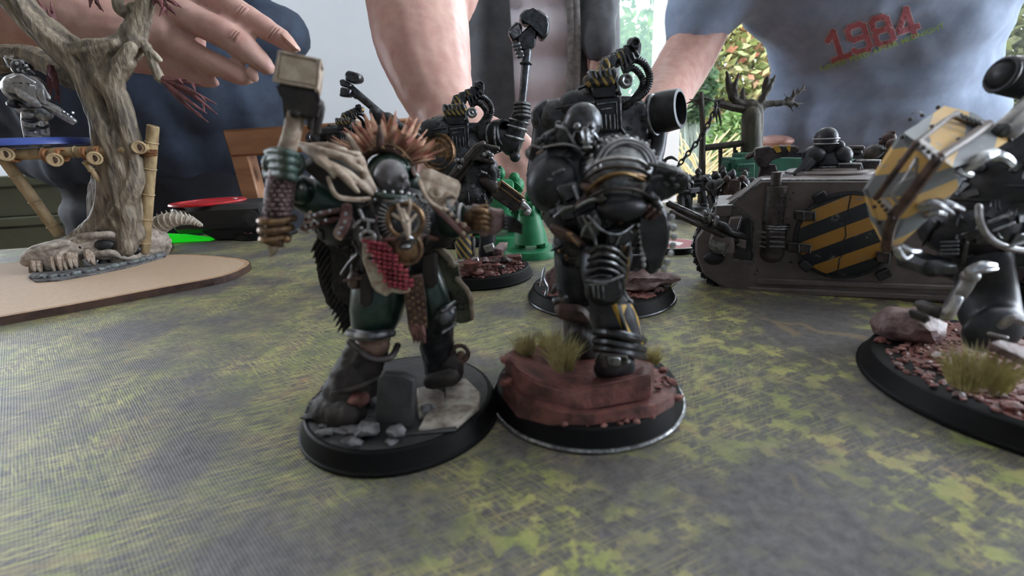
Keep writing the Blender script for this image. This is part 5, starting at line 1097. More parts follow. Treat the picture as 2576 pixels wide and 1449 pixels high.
# ---- far walker with the slanted hammer
fU = Frame(-165, 318)
Ru = Remap(fU, (1545, 290), (876, 345), .52, .42)
Ru.t = thing('walker_figurine', 'far gunmetal walker figurine carrying a slanted hammer before the pale wall', 'figurine', fU, 'gunmetal walkers with striped crests')
round_base(Ru.t, 20, 4.2); gravel(Ru.t, fU, 0, 0, 18, 18, 4.2, 80, 19, redgravel, .8)
walker(Ru, fU); side_shoulders(Ru, True, True)
ku = fU.k(0)
legs(Ru, fU, [(858, 400, 2), (850, 480, 1), (852, 545, 0)], [(905, 400, 2), (908, 480, 2), (908, 545, 1)])
g = G(); T(g, fU, [(880, 370, 1, 36), (882, 410, 2, 34)], 12); obj('waist', g, gun2, Ru.t)
g = G(); T(g, fU, [(1056, 346, -5, 8), (960, 288, -6, 9), (886, 226, -6, 10)], 10); hmr = obj('hammer_shaft', g, gun, Ru.t, label='slanted hammer shaft')
g = G(); Q(g, fU, [(866, 186), (874, 176), (902, 184), (908, 196), (904, 206), (886, 210), (868, 202)], -10, 8, .8); Q(g, fU, [(852, 202), (862, 198), (884, 212), (880, 222), (856, 216)], -9, 7, .6); Q(g, fU, [(856, 218), (884, 224), (878, 244), (852, 242)], -10, 8, .8); Q(g, fU, [(876, 214), (900, 230), (894, 250), (876, 236)], -8, 5, .5)
obj('hammer_head', g, gun, Ru.t, label='blocky hammer head')
g = G()
for x, y in ((944, 276), (958, 288), (976, 292), (990, 300)): B(g, fU, (x, y + 6, -7), (15, 16, 15), 10)
T(g, fU, [(960, 300, -5, 18), (946, 330, -2, 20), (915, 340, 0, 18)], 10, 3); obj('arm', fuse(g, .7, 1), gun2, Ru.t)
# ---- armoured gunner on the small rubble base
fG = Frame(-12, 188)
Gn = thing('gunner_figurine', 'armoured figurine shouldering a boxy gun on a red rubble base, right of the bone plate', 'figurine', fG, 'painted figurines on round bases')
round_base(Gn, 21, 4.2); gravel(Gn, fG, 0, 0, 18.8, 18.8, 4.2, 420, 23, redgravel, .65)
kg_ = fG.k(0, 10)
for i, (x, y, d, r, m_) in enumerate(((1180, 668, -14, 26, redrock), (1195, 682, -15, 18, redrock), (1228, 690, -14, 14, redrock), (1270, 655, -4, 14, hulldark), (1290, 660, -4, 10, redrock), (1250, 668, -9, 11, redgravel), (1262, 672, -10, 9, hulldark), (1240, 655, -6, 14, purprock), (1305, 662, -5, 8, redgravel), (1215, 655, -8, 12, purprock))):
    k = fG.k(d, 6); obj('rock', G().rock(fG.P(x, y, d), (r * k * 1.3, r * k, r * k * .7), i + 60, 2, .35), m_, Gn)
g = G(); Q3(g, fG, [(1236, 642, -6), (1254, 624, 0), (1276, 624, 1), (1262, 644, -6)], -3, .3); obj('crate_lid', g, purprock, Gn, label='square mauve slab')
g = G(); Q(g, fG, [(1260, 648), (1312, 642), (1314, 654), (1262, 662)], -3, 4, .4); Q(g, fG, [(1192, 650), (1246, 644), (1244, 655), (1194, 660)], -7, 4, .4); obj('flat_stone', g, redrock, Gn)
g = G(); Q(g, fG, [(1186, 650), (1202, 646), (1208, 668), (1188, 674)], -14, 3, .4); Q(g, fG, [(1148, 656), (1168, 654), (1166, 670), (1148, 672)], -14, 3, .3); obj('boot_toe', g, silverkit, Gn)
g = G(); T(g, fG, [(1168, 540, -2, 26), (1164, 600, -6, 24), (1172, 655, -8, 20)], 12); obj('leg', g, hazard_crest, Gn, label='yellow-striped leg')
g = G(); T(g, fG, [(1215, 540, 0, 26), (1228, 590, -3, 22), (1222, 640, -4, 20)], 12); obj('leg', g, gun2, Gn)
g = G(); Q(g, fG, [(1214, 620), (1240, 612), (1246, 630), (1222, 640)], -8, 4, .5); T(g, fG, [(1192, 600, -7, 4), (1192, 640, -8, 4)], 6); obj('shin_plate', g, silverkit, Gn)
g = G(); B(g, fG, (1190, 490, 0), (52, 70, 48), 14); B(g, fG, (1200, 440, -2), (44, 36, 40), 12); B(g, fG, (1230, 420, -4), (24, 24, 24), 10); tm = fuse(g, .6, 2); obj('torso', tm, gun2, Gn); greeble(tm, 60, 6, Gn, gun, .6, 1.4)
g = G().torus(fG.P(1190, 515, -9), (.3, -1, 0), 34 * kg_, 5 * kg_, 22, 6, a0=-1.3, a1=1.3); rivets(g, fG, [(1212, 488), (1219, 500), (1222, 516)], -10.4, 2.4, 6); obj('shoulder_rim', g, silverkit, Gn, label='riveted bright shoulder rim')
g = G(); T(g, fG, [(1112, 480, -4, 8), (1150, 430, -6, 12), (1200, 375, -8, 12), (1215, 362, -8, 8)], 8); T(g, fG, [(1130, 490, -4, 7), (1180, 420, -6, 8)], 8); Q(g, fG, [(1180, 395), (1205, 362), (1250, 372), (1256, 384), (1228, 392), (1240, 402), (1236, 412), (1200, 398), (1190, 410)], -9, 5, .5); T(g, fG, [(1222, 368, -9, 6), (1252, 374, -9, 6)], 8); T(g, fG, [(1206, 398, -9.5, 6), (1240, 408, -9.5, 6)], 8)
lg = obj('long_gun', g, hulldark, Gn, label='slanting dark long gun')
g = G(); rivets(g, fG, [(1150, 405, -8), (1164, 405, -8), (1158, 420, -8), (1218, 390, -10), (1228, 385, -10), (1234, 398, -10), (1236, 390, -10)], 0, 7, 8); T(g, fG, [(1204, 440, -8, 4), (1212, 432, -9, 4), (1222, 436, -9, 4)], 6); obj('gun_fitting', g, steel, lg)
g = G(); T(g, fG, [(1236, 418, -7, 6), (1244, 440, -8, 6), (1242, 460, -8, 6)], 8, 3); obj('cable', g, gun, Gn)
g = G()
for i in range(4): T(g, fG, [(1220, 428 + i * 6, 1, 3), (1256, 428 + i * 6, 1, 3)], 5)
obj('grille_bar', g, steel, Gn)
g = G(); Q(g, fG, [(1232, 470), (1262, 456), (1318, 498), (1312, 522), (1296, 536), (1236, 495)], -9, 6, .6); T(g, fG, [(1218, 452, -6, 16), (1242, 470, -8, 16)], 10); bg_ = obj('boxy_gun', g, hulldark, Gn, label='slanting boxy brown gun')
g = G(); T(g, fG, [(1262, 456, -9.2, 3.2), (1318, 498, -9.2, 3.2)], 5); T(g, fG, [(1252, 466, -9.2, 2), (1308, 508, -9.2, 2)], 5); T(g, fG, [(1258, 460, -9.3, 2.4), (1250, 482, -9.3, 2.4)], 5); obj('gun_edge', g, brass, bg_)
g = G(); T(g, fG, [(1308, 512, -6, 11), (1322, 522, -6, 10), (1330, 530, -6, 8)], 8); B(g, fG, (1312, 504, -8), 7, 8); B(g, fG, (1326, 534, -7), (10, 12, 9), 8); obj('muzzle', g, silverkit, bg_)
# ================================================================ big striped-shield walker at the right edge
fK = Frame(104.3, 82)
Kn = thing('walker_figurine', 'big dark walker figurine with a folded yellow-and-grey striped shield, at the right edge', 'figurine', fK, 'large figurines')
round_base(Kn, 30, 4.4)
gravel(Kn, fK, 0, 0, 27.4, 27.4, 4.4, 900, 29, redgravel, .62)
kk = fK.k(-8, 30)
rn = random.Random(8)
for i in range(46):
    a = rn.uniform(pi * .75, pi * 1.6); q = rn.uniform(14, 26.5); s = rn.uniform(.7, 1.5)
    obj('pebble', G().rock((cos(a) * q, sin(a) * q, 4.9), (s * 1.35, s, s * .6), i + 100, 1, .35), redgravel if i % 3 else purprock, Kn)
c = fK.Gd(2290, 812, 8); obj('boulder', G().rock((c.x, c.y, 7.2), (6.8, 6, 4.6), 77, 3, .22), purprock, Kn, label='shiny mauve boulder')
g = G(); Q(g, fK, [(2344, 778), (2372, 770), (2392, 792), (2390, 804), (2358, 806)], -12, 4, .4); Q(g, fK, [(2318, 794), (2338, 790), (2346, 808), (2326, 818)], -13, 3, .3); obj('broken_block', g, hulldark, Kn, label='dark broken block')
g = G(); Q3(g, fK, [(2478, 876, -20), (2500, 870, -18), (2640, 905, -18), (2640, 935, -21), (2580, 925, -22)], -1.2, .2); obj('plank', g, purprock, Kn, label='pale red plank')
k = fK.k(-18, 8); tuft(Kn, fK.P(2455, 968, -19.5), 96 * k, 92 * k, 520, 31); 
# folded shield: two bent panels, ribs and fittings
UP = [(2376, 266, 2), (2452, 285, 1), (2487, 308, -1), (2546, 348, -5), (2480, 392, -12), (2399, 421, -17), (2371, 402, -18), (2305, 356, -15), (2273, 334, -11)]
LO = [(2273, 334, -11), (2305, 356, -15), (2371, 402, -18), (2399, 421, -17), (2412, 468, -12), (2370, 520, -11), (2322, 563, -11), (2270, 612, -11), (2240, 622, -11), (2214, 560, -10), (2182, 473, -8)]
EG = [(2182, 473, -8), (2214, 560, -10), (2240, 622, -11), (2228, 614, -6), (2196, 552, -3), (2184, 500, -3)]
def panel(g, poly, mid, th):
    P = [fK.P(*p) for p in poly]; bm = bmesh.new(); vs = [bm.verts.new(p) for p in P]; m = bm.verts.new(fK.P(*mid)); fs = [bm.faces.new((vs[i], vs[(i + 1) % len(vs)], m)) for i in range(len(vs))]
    bmesh.ops.recalc_face_normals(bm, faces=bm.faces[:]); bm.normal_update()
    if sum((f.normal.y for f in bm.faces)) > 0: bmesh.ops.reverse_faces(bm, faces=bm.faces[:])
    bm.normal_update(); r = bmesh.ops.extrude_face_region(bm, geom=bm.faces[:]); nv = [e for e in r['geom'] if isinstance(e, bmesh.types.BMVert)]
    bmesh.ops.translate(bm, verts=nv, vec=(.4 * th, th, -.3 * th)); bmesh.ops.recalc_face_normals(bm, faces=bm.faces[:]); return g.addbm(bm)
su = obj('shield_panel', panel(G(), UP, (2400, 345, -9.5), 2.0), hazard_plate, Kn, 25, label='upper striped shield panel')
sw = obj('shield_panel', panel(G(), LO, (2310, 490, -14), 2.0), hazard_plate, Kn, 25, label='lower striped shield panel')
obj('shield_edge', panel(G(), EG, (2206, 545, -7), 1.2), hazard_plate, Kn, 25)
g = G(); fr = lambda pts, r: T(g, fK, [(*p, r) for p in pts], 8)
fr([(2408, 284, -4), (2376, 304, -7), (2306, 358, -16.4)], 6); fr([(2306, 358, -16.6), (2255, 428, -16), (2204, 498, -12)], 7); fr([(2486, 312, -4), (2430, 352, -12), (2362, 396, -19.6)], 10); fr([(2362, 396, -19.8), (2310, 466, -17), (2250, 540, -15)], 13); fr([(2250, 540, -15), (2236, 580, -13), (2230, 625, -12)], 12)
obj('shield_rib', g, leather, Kn, label='dark brown shield ribs')
g = G()
Q3(g, fK, [(2308, 352, -16.8), (2320, 346, -16), (2378, 388, -19.6), (2366, 402, -20.4)], 1.0, .2); Q3(g, fK, [(2402, 290, -5), (2412, 282, -4.6), (2486, 310, -4.6), (2476, 318, -6)], 1.0, .2); Q3(g, fK, [(2212, 500, -13), (2222, 496, -13.4), (2252, 540, -15.6), (2242, 548, -15.4)], 1.0, .2)
obj('cross_bar', g, silverkit, Kn, label='pale cross bars of the shield')
g = G()
for i in range(5): B(g, fK, (2310 + i * 13, 362 + i * 10, -19.4 - i * .5), 6, 8)
for i in range(5): B(g, fK, (2212 + i * 8, 508 + i * 10, -14 - i * .4), 5, 8)
for x, y, d in ((2290, 300, -6), (2320, 290, -5), (2270, 345, -12), (2345, 318, -11), (2412, 350, -12), (2265, 405, -14.6), (2235, 445, -13.6), (2312, 452, -16.6), (2260, 540, -14), (2200, 520, -10), (2212, 560, -10.4), (2360, 270, 0), (2540, 352, -6)): B(g, fK, (x, y, d), 5, 8)
obj('shield_bolt', g, hulldark, Kn)
g = G()
for i in range(5): T(g, fK, [(2418 + i * 11, 287 + i * 4.4, -6 - i * .1, 3), (2424 + i * 11, 296 + i * 4.4, -6.8 - i * .1, 3)], 6)
obj('cross_bar_slot', g, blackprimer, Kn)
g = G()
for pts in ([(2306, 398, -17.2), (2303, 442, -17.2), (2270, 456, -16.6), (2290, 426, -16.8), (2304, 400, -17.2)], [(2244, 490, -15.4), (2258, 512, -15.6)], [(2240, 488, -15.2), (2262, 462, -16)]): T(g, fK, [(*p, 4) for p in pts], 6)
obj('painted_mark', g, silverkit, sw, label='pale angular lines on the lower panel')
g = G(); T(g, fK, [(2318, 284, -4, 1.6), (2308, 282, -4, 1.6), (2292, 286, -4, 1.2)], 5, 3); obj('antenna', g, steel, Kn)
# body behind the shield
g = G(); B(g, fK, (2480, 470, 4), (110, 130, 96), 18); B(g, fK, (2440, 560, 2), (110, 100, 90), 16); B(g, fK, (2560, 420, 2), (100, 110, 90), 16); B(g, fK, (2560, 620, 4), (150, 120, 100), 16); B(g, fK, (2450, 650, 4), (80, 70, 70), 14); tm = fuse(g, .8, 2); obj('torso', tm, gun2, Kn, label='dark hulking body'); greeble(tm, 150, 9, Kn, gun, .8, 2.2)
for i, pts in enumerate(([(2318, 520, -12.6), (2340, 508, -13.4), (2372, 520, -13), (2396, 538, -11)], [(2330, 540, -12), (2356, 534, -13), (2376, 540, -12)], [(2352, 506, -11), (2388, 514, -12), (2420, 528, -10)], [(2432, 420, -13), (2472, 396, -13.6), (2500, 384, -12)], [(2490, 392, -11), (2520, 396, -11), (2540, 412, -10)], [(2410, 430, -13), (2440, 440, -12)], [(2256, 628, -12.4), (2272, 650, -12.4), (2290, 640, -11.6)], [(2268, 622, -12), (2290, 632, -12), (2312, 632, -11)])):
    g = G(); T(g, fK, [(p[0], p[1], p[2] - 1.2, (15 if i in (3, 4) else 10) - j * 1.5) for j, p in enumerate(pts)], 8, 3); obj('claw_finger', g, bright, Kn, label='bright metal finger clamped round the shield')
g = G(); T(g, fK, [(2462, 520, -9, 8), (2466, 560, -10, 8), (2490, 600, -10, 8), (2530, 622, -10, 8), (2600, 635, -9, 8)], 8, 4); obj('hose', g, silverkit, Kn, label='grey hose curving across the body')
g = G(); T(g, fK, [(2488, 560, -10, 4), (2540, 538, -10.4, 4)], 6); T(g, fK, [(2500, 580, -10, 3), (2550, 560, -10, 3)], 6); T(g, fK, [(2540, 620, -10.6, 4), (2600, 600, -10, 4)], 6); obj('cable', g, steel, Kn)
g = G()
for i in range(4): T(g, fK, [(2368, 610 + i * 10, -8, 3), (2408, 608 + i * 10, -8.6, 3)], 6)
T(g, fK, [(2432, 612, -9, 4), (2424, 660, -9, 4)], 6); Q(g, fK, [(2330, 660), (2420, 655), (2424, 700), (2340, 705)], -4, 8, 1); obj('greave_louvre', g, gun, Kn)
g = G(); T(g, fK, [(2390, 770, -11, 15), (2420, 730, -12, 17), (2444, 690, -12, 17)], 10, 3); B(g, fK, (2440, 695, -12.4), (22, 20, 18), 10); obj('piston', g, silverkit, Kn, label='pale piston strut')
g = G(); T(g, fK, [(2440, 682, -13, 12), (2470, 668, -13, 12), (2500, 668, -12.4, 8)], 8, 3); T(g, fK, [(2470, 680, -13, 9), (2506, 676, -12.4, 5)], 8); T(g, fK, [(2380, 790, -12, 18), (2408, 752, -12.4, 12)], 8); obj('piston_joint', g, bright, Kn)
g = G(); T(g, fK, [(2470, 640, 0, 60), (2480, 720, 0, 60), (2490, 800, -2, 64)], 14); T(g, fK, [(2590, 640, 2, 60), (2600, 720, 2, 60), (2600, 800, 0, 64)], 14); B(g, fK, (2500, 830, -6), (90, 26, 70), 12); obj('leg', fuse(g, .8, 2), gun2, Kn)
g = G(); T(g, fK, [(2520, 820, -14, 10), (2548, 800, -15, 12), (2580, 812, -15, 10)], 8, 3); T(g, fK, [(2490, 840, -14, 6), (2530, 850, -15, 6)], 7); obj('toe_claw', g, silverkit, Kn)
# high barrel and elbow strut
g = G(); T(g, fK, [(2540, 190, 4, 42), (2660, 215, 6, 44)], 16, rnd=True); T(g, fK, [(2640, 215, 8, 40), (2640, 300, 6, 40), (2600, 400, 4, 50)], 12); obj('shoulder_barrel', g, gun2, Kn, label='fat dark barrel above the shoulder')
g = G(); g.torus(fK.P(2520, 188, 3), (1, 0, -.2), 40 * kk, 6 * kk, 20, 6); obj('barrel_lip', g, gun2, Kn)
g = G(); T(g, fK, [(2505, 335, -2, 20), (2540, 308, -3, 20), (2568, 280, -3, 18), (2600, 250, -2, 20)], 10, 3); T(g, fK, [(2540, 340, -5, 14), (2560, 320, -5, 16), (2580, 290, -4, 14)], 10, 3); obj('arm_strut', g, silverkit, Kn, label='grey bent strut behind the shield')
g = G(); Q(g, fK, [(2508, 340), (2540, 306), (2552, 318), (2528, 350)], -6, 2, .3); obj('strut_slot', g, blackprimer, Kn)
# ================================================================ left: dead-tree scenery piece on its board, bamboo staging, silver figure
fM = Frame(-215, 225)
Z3 = 3.0
edge = [(-60, 812), (0, 798), (190, 765), (430, 720), (560, 695), (618, 672), (628, 657), (590, 648), (500, 640), (420, 640), (300, 648), (120, 655), (-60, 668)]
P = [fM.Gd(x, y, Z3) for x, y in edge]
P = [V(q) for q in bez([tuple(p) for p in P], 4)] + [V((-190, P[-1].y + 8, Z3)), V((-190, P[0].y - 30, Z3))]
Mb = thing('scenery_board', 'pale laser-cut board with burnt edge under the dead tree', 'board', fM)
obj('board', G().prism([p - V((0, 0, .05)) for p in P], (0, 0, -2.9), .15), mdfedge, Mb, label='dark burnt edge')
cx = sum((p for p in P), V((0, 0, 0))) / len(P)
def inset(P, d):
    out = []
    for i, p in enumerate(P):
        a, b = P[i - 1], P[(i + 1) % len(P)]; t = (b - a); n = V((-t.y, t.x, 0)); n = n.normalized() if n.length else n
        if n.dot(cx - p) < 0: n = -n
        out.append(p + n * d)
    return out
obj('scorch_line', G().prism([p + V((0, 0, .02)) for p in inset(P, .5)], (0, 0, -.3), 0), mdfscorch, Mb)
obj('board_face', G().prism([p + V((0, 0, .08)) for p in inset(P, 2.6)], (0, 0, -.3), 0), mdf, Mb, label='pale fibreboard face')
fM2 = Frame(*f0.Gd(418, 618).xy)
m2 = thing('board_offcut', 'small burnt-edged board corner beneath the horn tip', 'board', fM2)
obj('board', G().prism([fM2.Gd(x, y, 2.9) for x, y in ((436, 612), (428, 622), (400, 628), (330, 628), (330, 612), (420, 609))], (0, 0, -2.8), .3), mdfedge, m2)
obj('board_face', G().prism([fM2.Gd(x, y, 3.0) for x, y in ((432, 612.5), (425, 620), (398, 626), (332, 626), (332, 613), (418, 610))], (0, 0, -.3), 0), mdf, m2)
# ---- the tree
fD = Frame(-225, 252, 0, 3)
Dt = thing('dead_tree', 'twisted dead model tree rooted over a long horned beast skull', 'model tree', fD)
g = G()
def strand(pts, n=8): T(g, fD, pts, n, 4)
strand([(300, 600, 4, 60), (285, 500, 2, 50), (300, 420, 2, 46), (292, 340, 2, 46), (268, 260, 1, 40), (225, 190, 0, 36), (150, 110, -2, 36), (80, 45, -4, 32), (20, -20, -6, 30), (-30, -70, -8, 26)], 10)
strand([(355, 600, -2, 20), (342, 560, -7, 24), (332, 500, -9, 24), (304, 420, -10, 24), (266, 330, -9, 25), (238, 255, -7, 26), (205, 180, -7, 26), (140, 115, -8, 22), (70, 40, -9, 18), (30, -20, -9, 16)])
strand([(225, 606, -12, 26), (285, 545, -12, 26), (328, 480, -11, 25), (342, 420, -8, 24), (322, 330, -8, 24), (292, 240, -8, 26), (262, 200, -7, 28)])
strand([(165, 622, -18, 20), (250, 560, -11, 26), (272, 480, -10, 26), (262, 400, -9, 24), (254, 310, -7, 24), (244, 240, -6, 24), (190, 150, -8, 22), (120, 90, -9, 18)])
strand([(316, 620, -15, 18), (322, 545, -13, 20), (296, 480, -12.5, 20), (288, 400, -11, 18), (302, 310, -9, 18), (285, 230, -9, 20), (300, 170, -9, 18), (330, 120, -8, 14)])
strand([(335, 605, -12, 18), (300, 560, -13.5, 20), (255, 505, -10, 18), (262, 430, -10, 14)])
strand([(262, 230, -2, 42), (258, 180, -3, 42), (280, 140, -3, 36), (320, 120, -2, 32), (335, 90, -2, 28), (352, 50, -2, 22), (366, 10, -2, 18), (372, -50, -2, 18)], 10)
strand([(270, 210, -6, 24), (300, 175, -7, 24), (320, 158, -8, 18)])
strand([(205, 140, -6, 30), (238, 130, -7, 30), (290, 112, -8, 14)])
strand([(-30, 150, 24, 32), (40, 146, 22, 29), (100, 150, 16, 26), (185, 200, 2, 26)])
strand([(350, 105, -2, 16), (375, 130, -4, 12), (385, 160, -5, 11), (402, 196, -5, 12)])
strand([(375, 128, -4, 9), (390, 140, -5, 8), (402, 150, -5, 6)])
strand([(350, 60, -2, 14), (345, 30, -3, 15), (335, 18, -3, 12), (318, 32, -3, 12), (300, 24, -3, 12), (296, 0, -3, 12), (290, -40, -3, 12)])
strand([(150, 130, 0, 12), (150, 108, -1, 11), (170, 95, -2, 11), (195, 105, -2, 10), (205, 125, -2, 11), (195, 145, -2, 10)])
strand([(128, 95, 0, 9), (135, 70, 0, 7)])
# roots gripping the skull
strand([(262, 590, -8, 30), (215, 606, -12, 24), (150, 622, -18, 22), (105, 645, -24, 18), (90, 690, -26, 15)])
strand([(270, 590, -12, 22), (205, 612, -19, 15), (170, 618, -21, 13), (185, 650, -22, 14), (212, 685, -22, 12)])
strand([(300, 570, -11, 26), (318, 602, -14, 22), (322, 625, -15, 20), (302, 640, -16, 15), (292, 665, -16, 14)])
strand([(335, 560, -8, 24), (345, 590, -10, 20), (325, 610, -14, 12)])
strand([(240, 596, -10, 18), (130, 636, -22, 12), (120, 660, -25, 10), (112, 690, -26, 9)])
strand([(300, 600, -8, 20), (240, 590, -10, 22), (190, 600, -12, 18)])
obj('trunk', fuse(g, .7, 1, .26, 1.2, None, .14), bark, Dt, label='grey-brown twisted trunk and roots')
def twig(root, tips, r0, seed, name='red_twig'):
    g = G(); rn = random.Random(seed)
    for tp in tips:
        m = tuple((a + b) / 2 + rn.uniform(-6, 6) for a, b in zip(root[:2], tp[:2])); T(g, fD, [(*root, r0), (*m, (root[2] + tp[2]) / 2, r0 * .75), (*tp, 1.2)], 6, 4)
        q = (m[0] * .5 + tp[0] * .5, m[1] * .5 + tp[1] * .5); T(g, fD, [(*q, tp[2], r0 * .6), (q[0] + rn.uniform(-12, 16), q[1] + rn.uniform(6, 22), tp[2] - 1, 1)], 5)
    obj(name, g, twigred, Dt, label='dark red claw-like twigs')
twig((405, 196, -5), [(470, 200, -7), (512, 216, -7), (544, 262, -8), (547, 288, -6), (524, 308, -6), (520, 285, -9), (500, 240, -5)], 7, 1)
twig((138, 78, 0), [(90, -10, -1), (118, 20, -2), (128, 5, 0), (75, 20, 0), (105, 60, -2)], 7, 2)
twig((372, -30, -2), [(395, 8, -3), (425, 42, -4), (445, 40, -3), (458, 20, -3), (415, 10, -4), (440, 5, -2)], 9, 3)
twig((240, -30, -2), [(226, 18, -2), (252, 24, -2), (240, 8, -3)], 7, 4)
twig((128, 170, -3), [(135, 225, -5), (150, 262, -6), (145, 240, -4), (124, 245, -5), (140, 210, -7)], 7, 5)
# skull
g = G()
def sk(pts, n=10): T(g, fD, pts, n, 4)
sk([(72, 655, -27, 18), (100, 640, -26, 26), (150, 632, -22, 30), (210, 622, -17, 30), (270, 612, -12, 32), (330, 606, -5, 36), (385, 602, 4, 36)], 12)
sk([(230, 640, -18, 14), (280, 640, -16, 16), (330, 640, -10, 16), (390, 625, 2, 20)])
sk([(210, 600, -13, 14), (260, 592, -13, 14), (300, 596, -12, 12)]); sk([(385, 600, 6, 30), (408, 610, 8, 22), (405, 640, 8, 16)])
for x, y, d in ((128, 640, -27), (140, 642, -27), (152, 640, -26.5), (118, 648, -27)): sk([(x, y, d, 9), (x + 2, y + 22, d - 1, 8), (x + 6, y + 44, d, 3)], 8)
sk([(190, 600, -17, 10), (235, 592, -19, 9), (280, 590, -17, 9), (310, 600, -14, 8)]); sk([(235, 640, -20, 8), (280, 636, -19, 9), (320, 646, -15, 10), (370, 650, -4, 12)]); sk([(80, 640, -29, 9), (120, 622, -28, 9), (170, 610, -24, 8)])
sk = obj('beast_skull', fuse(g, .55, 1, .3, 2.0), skullbone, Dt, label='long weathered beast skull')
for x, y, d, l in ((150, 660, -26.5, 30), (164, 662, -25.5, 26), (176, 655, -25, 26), (188, 656, -24, 22), (100, 672, -27.5, 24), (86, 670, -28, 20), (232, 652, -19.5, 20), (222, 648, -20, 18), (134, 664, -27, 28)):
    g = G(); T(g, fD, [(x - 2, y - 14, d - 1.2, 8), (x - 1, y, d - 3.2, 7), (x + 3, y + l * .55, d - 3.6, 4.5), (x + 6, y + l - 2, d - 2.6, .8)], 7, 3)
    obj('fang', g, bone, sk)
g = G(); B(g, fD, (262, 616, -17.8), (26, 13, 14), 12); B(g, fD, (202, 622, -21.4), (5, 5, 6), 8); B(g, fD, (262, 662, -17), (16, 12, 14), 10); B(g, fD, (335, 628, -11.5), (20, 12, 14), 10); B(g, fD, (160, 676, -24.5), (46, 13, 16), 12); B(g, fD, (112, 682, -26.5), (22, 8, 12), 10); obj('socket_shade', g, blackprimer, sk, label='dark lumps for the shade in the eye and jaw openings')  # dark ellipsoids stand in for the shade inside open hollows
hp = bez([(375, 588, 8, 24), (405, 564, 7, 22), (440, 552, 6, 17), (475, 554, 6, 11), (500, 564, 6, 5), (509, 569, 6, 1.5)], 6)
g = G(); T(g, fD, hp, 12); 
for i in range(2, len(hp) - 3, 2): a, b = fD.P(*hp[i][:3]), fD.P(*hp[i + 1][:3]); g.torus(a, b - a, hp[i][3] * fD.k(6) * .96, .55, 14, 5)
for i in range(1, len(hp) - 3, 2): p = hp[i]; T(g, fD, [(p[0], p[1] - p[3] * .8, p[2], 5), (p[0] - 5, p[1] - p[3] - 7, p[2], 1)], 5)
obj('horn', g, hornbone, sk, label='pale ridged curved horn')
rn = random.Random(12)
pth = bez([(86, 704, -27), (140, 700, -26), (220, 688, -21), (300, 672, -14), (360, 658, -4), (412, 645, 6)], 8)
for i, p in enumerate(pth):
    s = rn.uniform(6, 10) * fD.k(p[2]); c = fD.Gd(p[0], p[1] - 3, 3.8); c = V((c.x + rn.uniform(-.6, .6), c.y, 1.25 + rn.uniform(-.2, .2)))
    obj('pebble', G().rock(c, (s * 1.1, s * .9, s * .75), i + 200, 2, .3), pebble if i % 3 else greyrubble, Dt)
g = G(); q = [fD.Gd(x, y, 3.0) for x, y in ((70, 700), (90, 712), (150, 708), (230, 694), (310, 678), (370, 662), (418, 648), (418, 636), (330, 640), (120, 660))]; g.prism([V((p.x, p.y, .9)) for p in q], (0, 0, -.85), .3); obj('ground_slab', g, greyrubble, Dt)
# bamboo staging
def cane(a, b, r, name='bamboo_pole', nodes=4, sub=None):
    g = G(); k = fD.k(a[2]); A_, B_ = fD.P(*a), fD.P(*b); g.tube([A_, B_], r * k, 12, False)
    for i in range(nodes): g.torus(A_.lerp(B_, (i + .6) / nodes), B_ - A_, r * k * .98, .45, 14, 5)
    g.torus(A_, B_ - A_, r * k * .85, .4, 12, 5); return obj(name, g, bamboo, Dt)
cane((385, 318, -6), (362, 634, -6), 13, nodes=5)
cane((-20, 392, -20), (378, 374, -8), 13, nodes=5)
cane((10, 400, -16), (150, 592, -8), 13, nodes=3)
cane((214, 408, -18), (264, 472, -12), 6, nodes=2)
k_ = fD.k(-20)
for i, (x, y, d) in enumerate(((14, 388, -24), (138, 402, -23), (238, 398, -19), (350, 371, -13))):
    a = fD.P(x, y, d); g = G(); r = 15 * k_; dv = ray(x, y); b = a + V((dv.x, dv.y, 0)).normalized() * (46 if i < 3 else 5); g.tube([a, b], r, 12, False); g.torus(a, b - a, r * .9, .6, 14, 6); p = obj('bamboo_pole', g, bamboo, Dt)
    g = G(); g.ball(a + V((0, -.15, 0)), (r * .55, .3, r * .55), 8); obj('hollow_end', g, leather, p)
g = G()
for x, y, d, ax in ((34, 391, -20, (1, 0, .05)), (120, 392, -18, (1, 0, .05)), (156, 390, -18, (1, 0, .05)), (218, 386, -14, (1, 0, .05)), (252, 384, -13, (1, 0, .05)), (377, 378, -7, (.07, 0, 1)), (378, 384, -7, (.07, 0, 1)), (376, 390, -7, (.07, 0, 1)), (262, 468, -12, (.5, 0, -1))):
    for j in (-1, 0, 1): g.torus(fD.P(x + (j * 4 if ax[0] > .6 else 0), y, d), ax, (14.5 if x != 262 else 7) * k_, .5, 16, 5)
obj('lashing', g, lash, Dt, label='orange cord lashings')
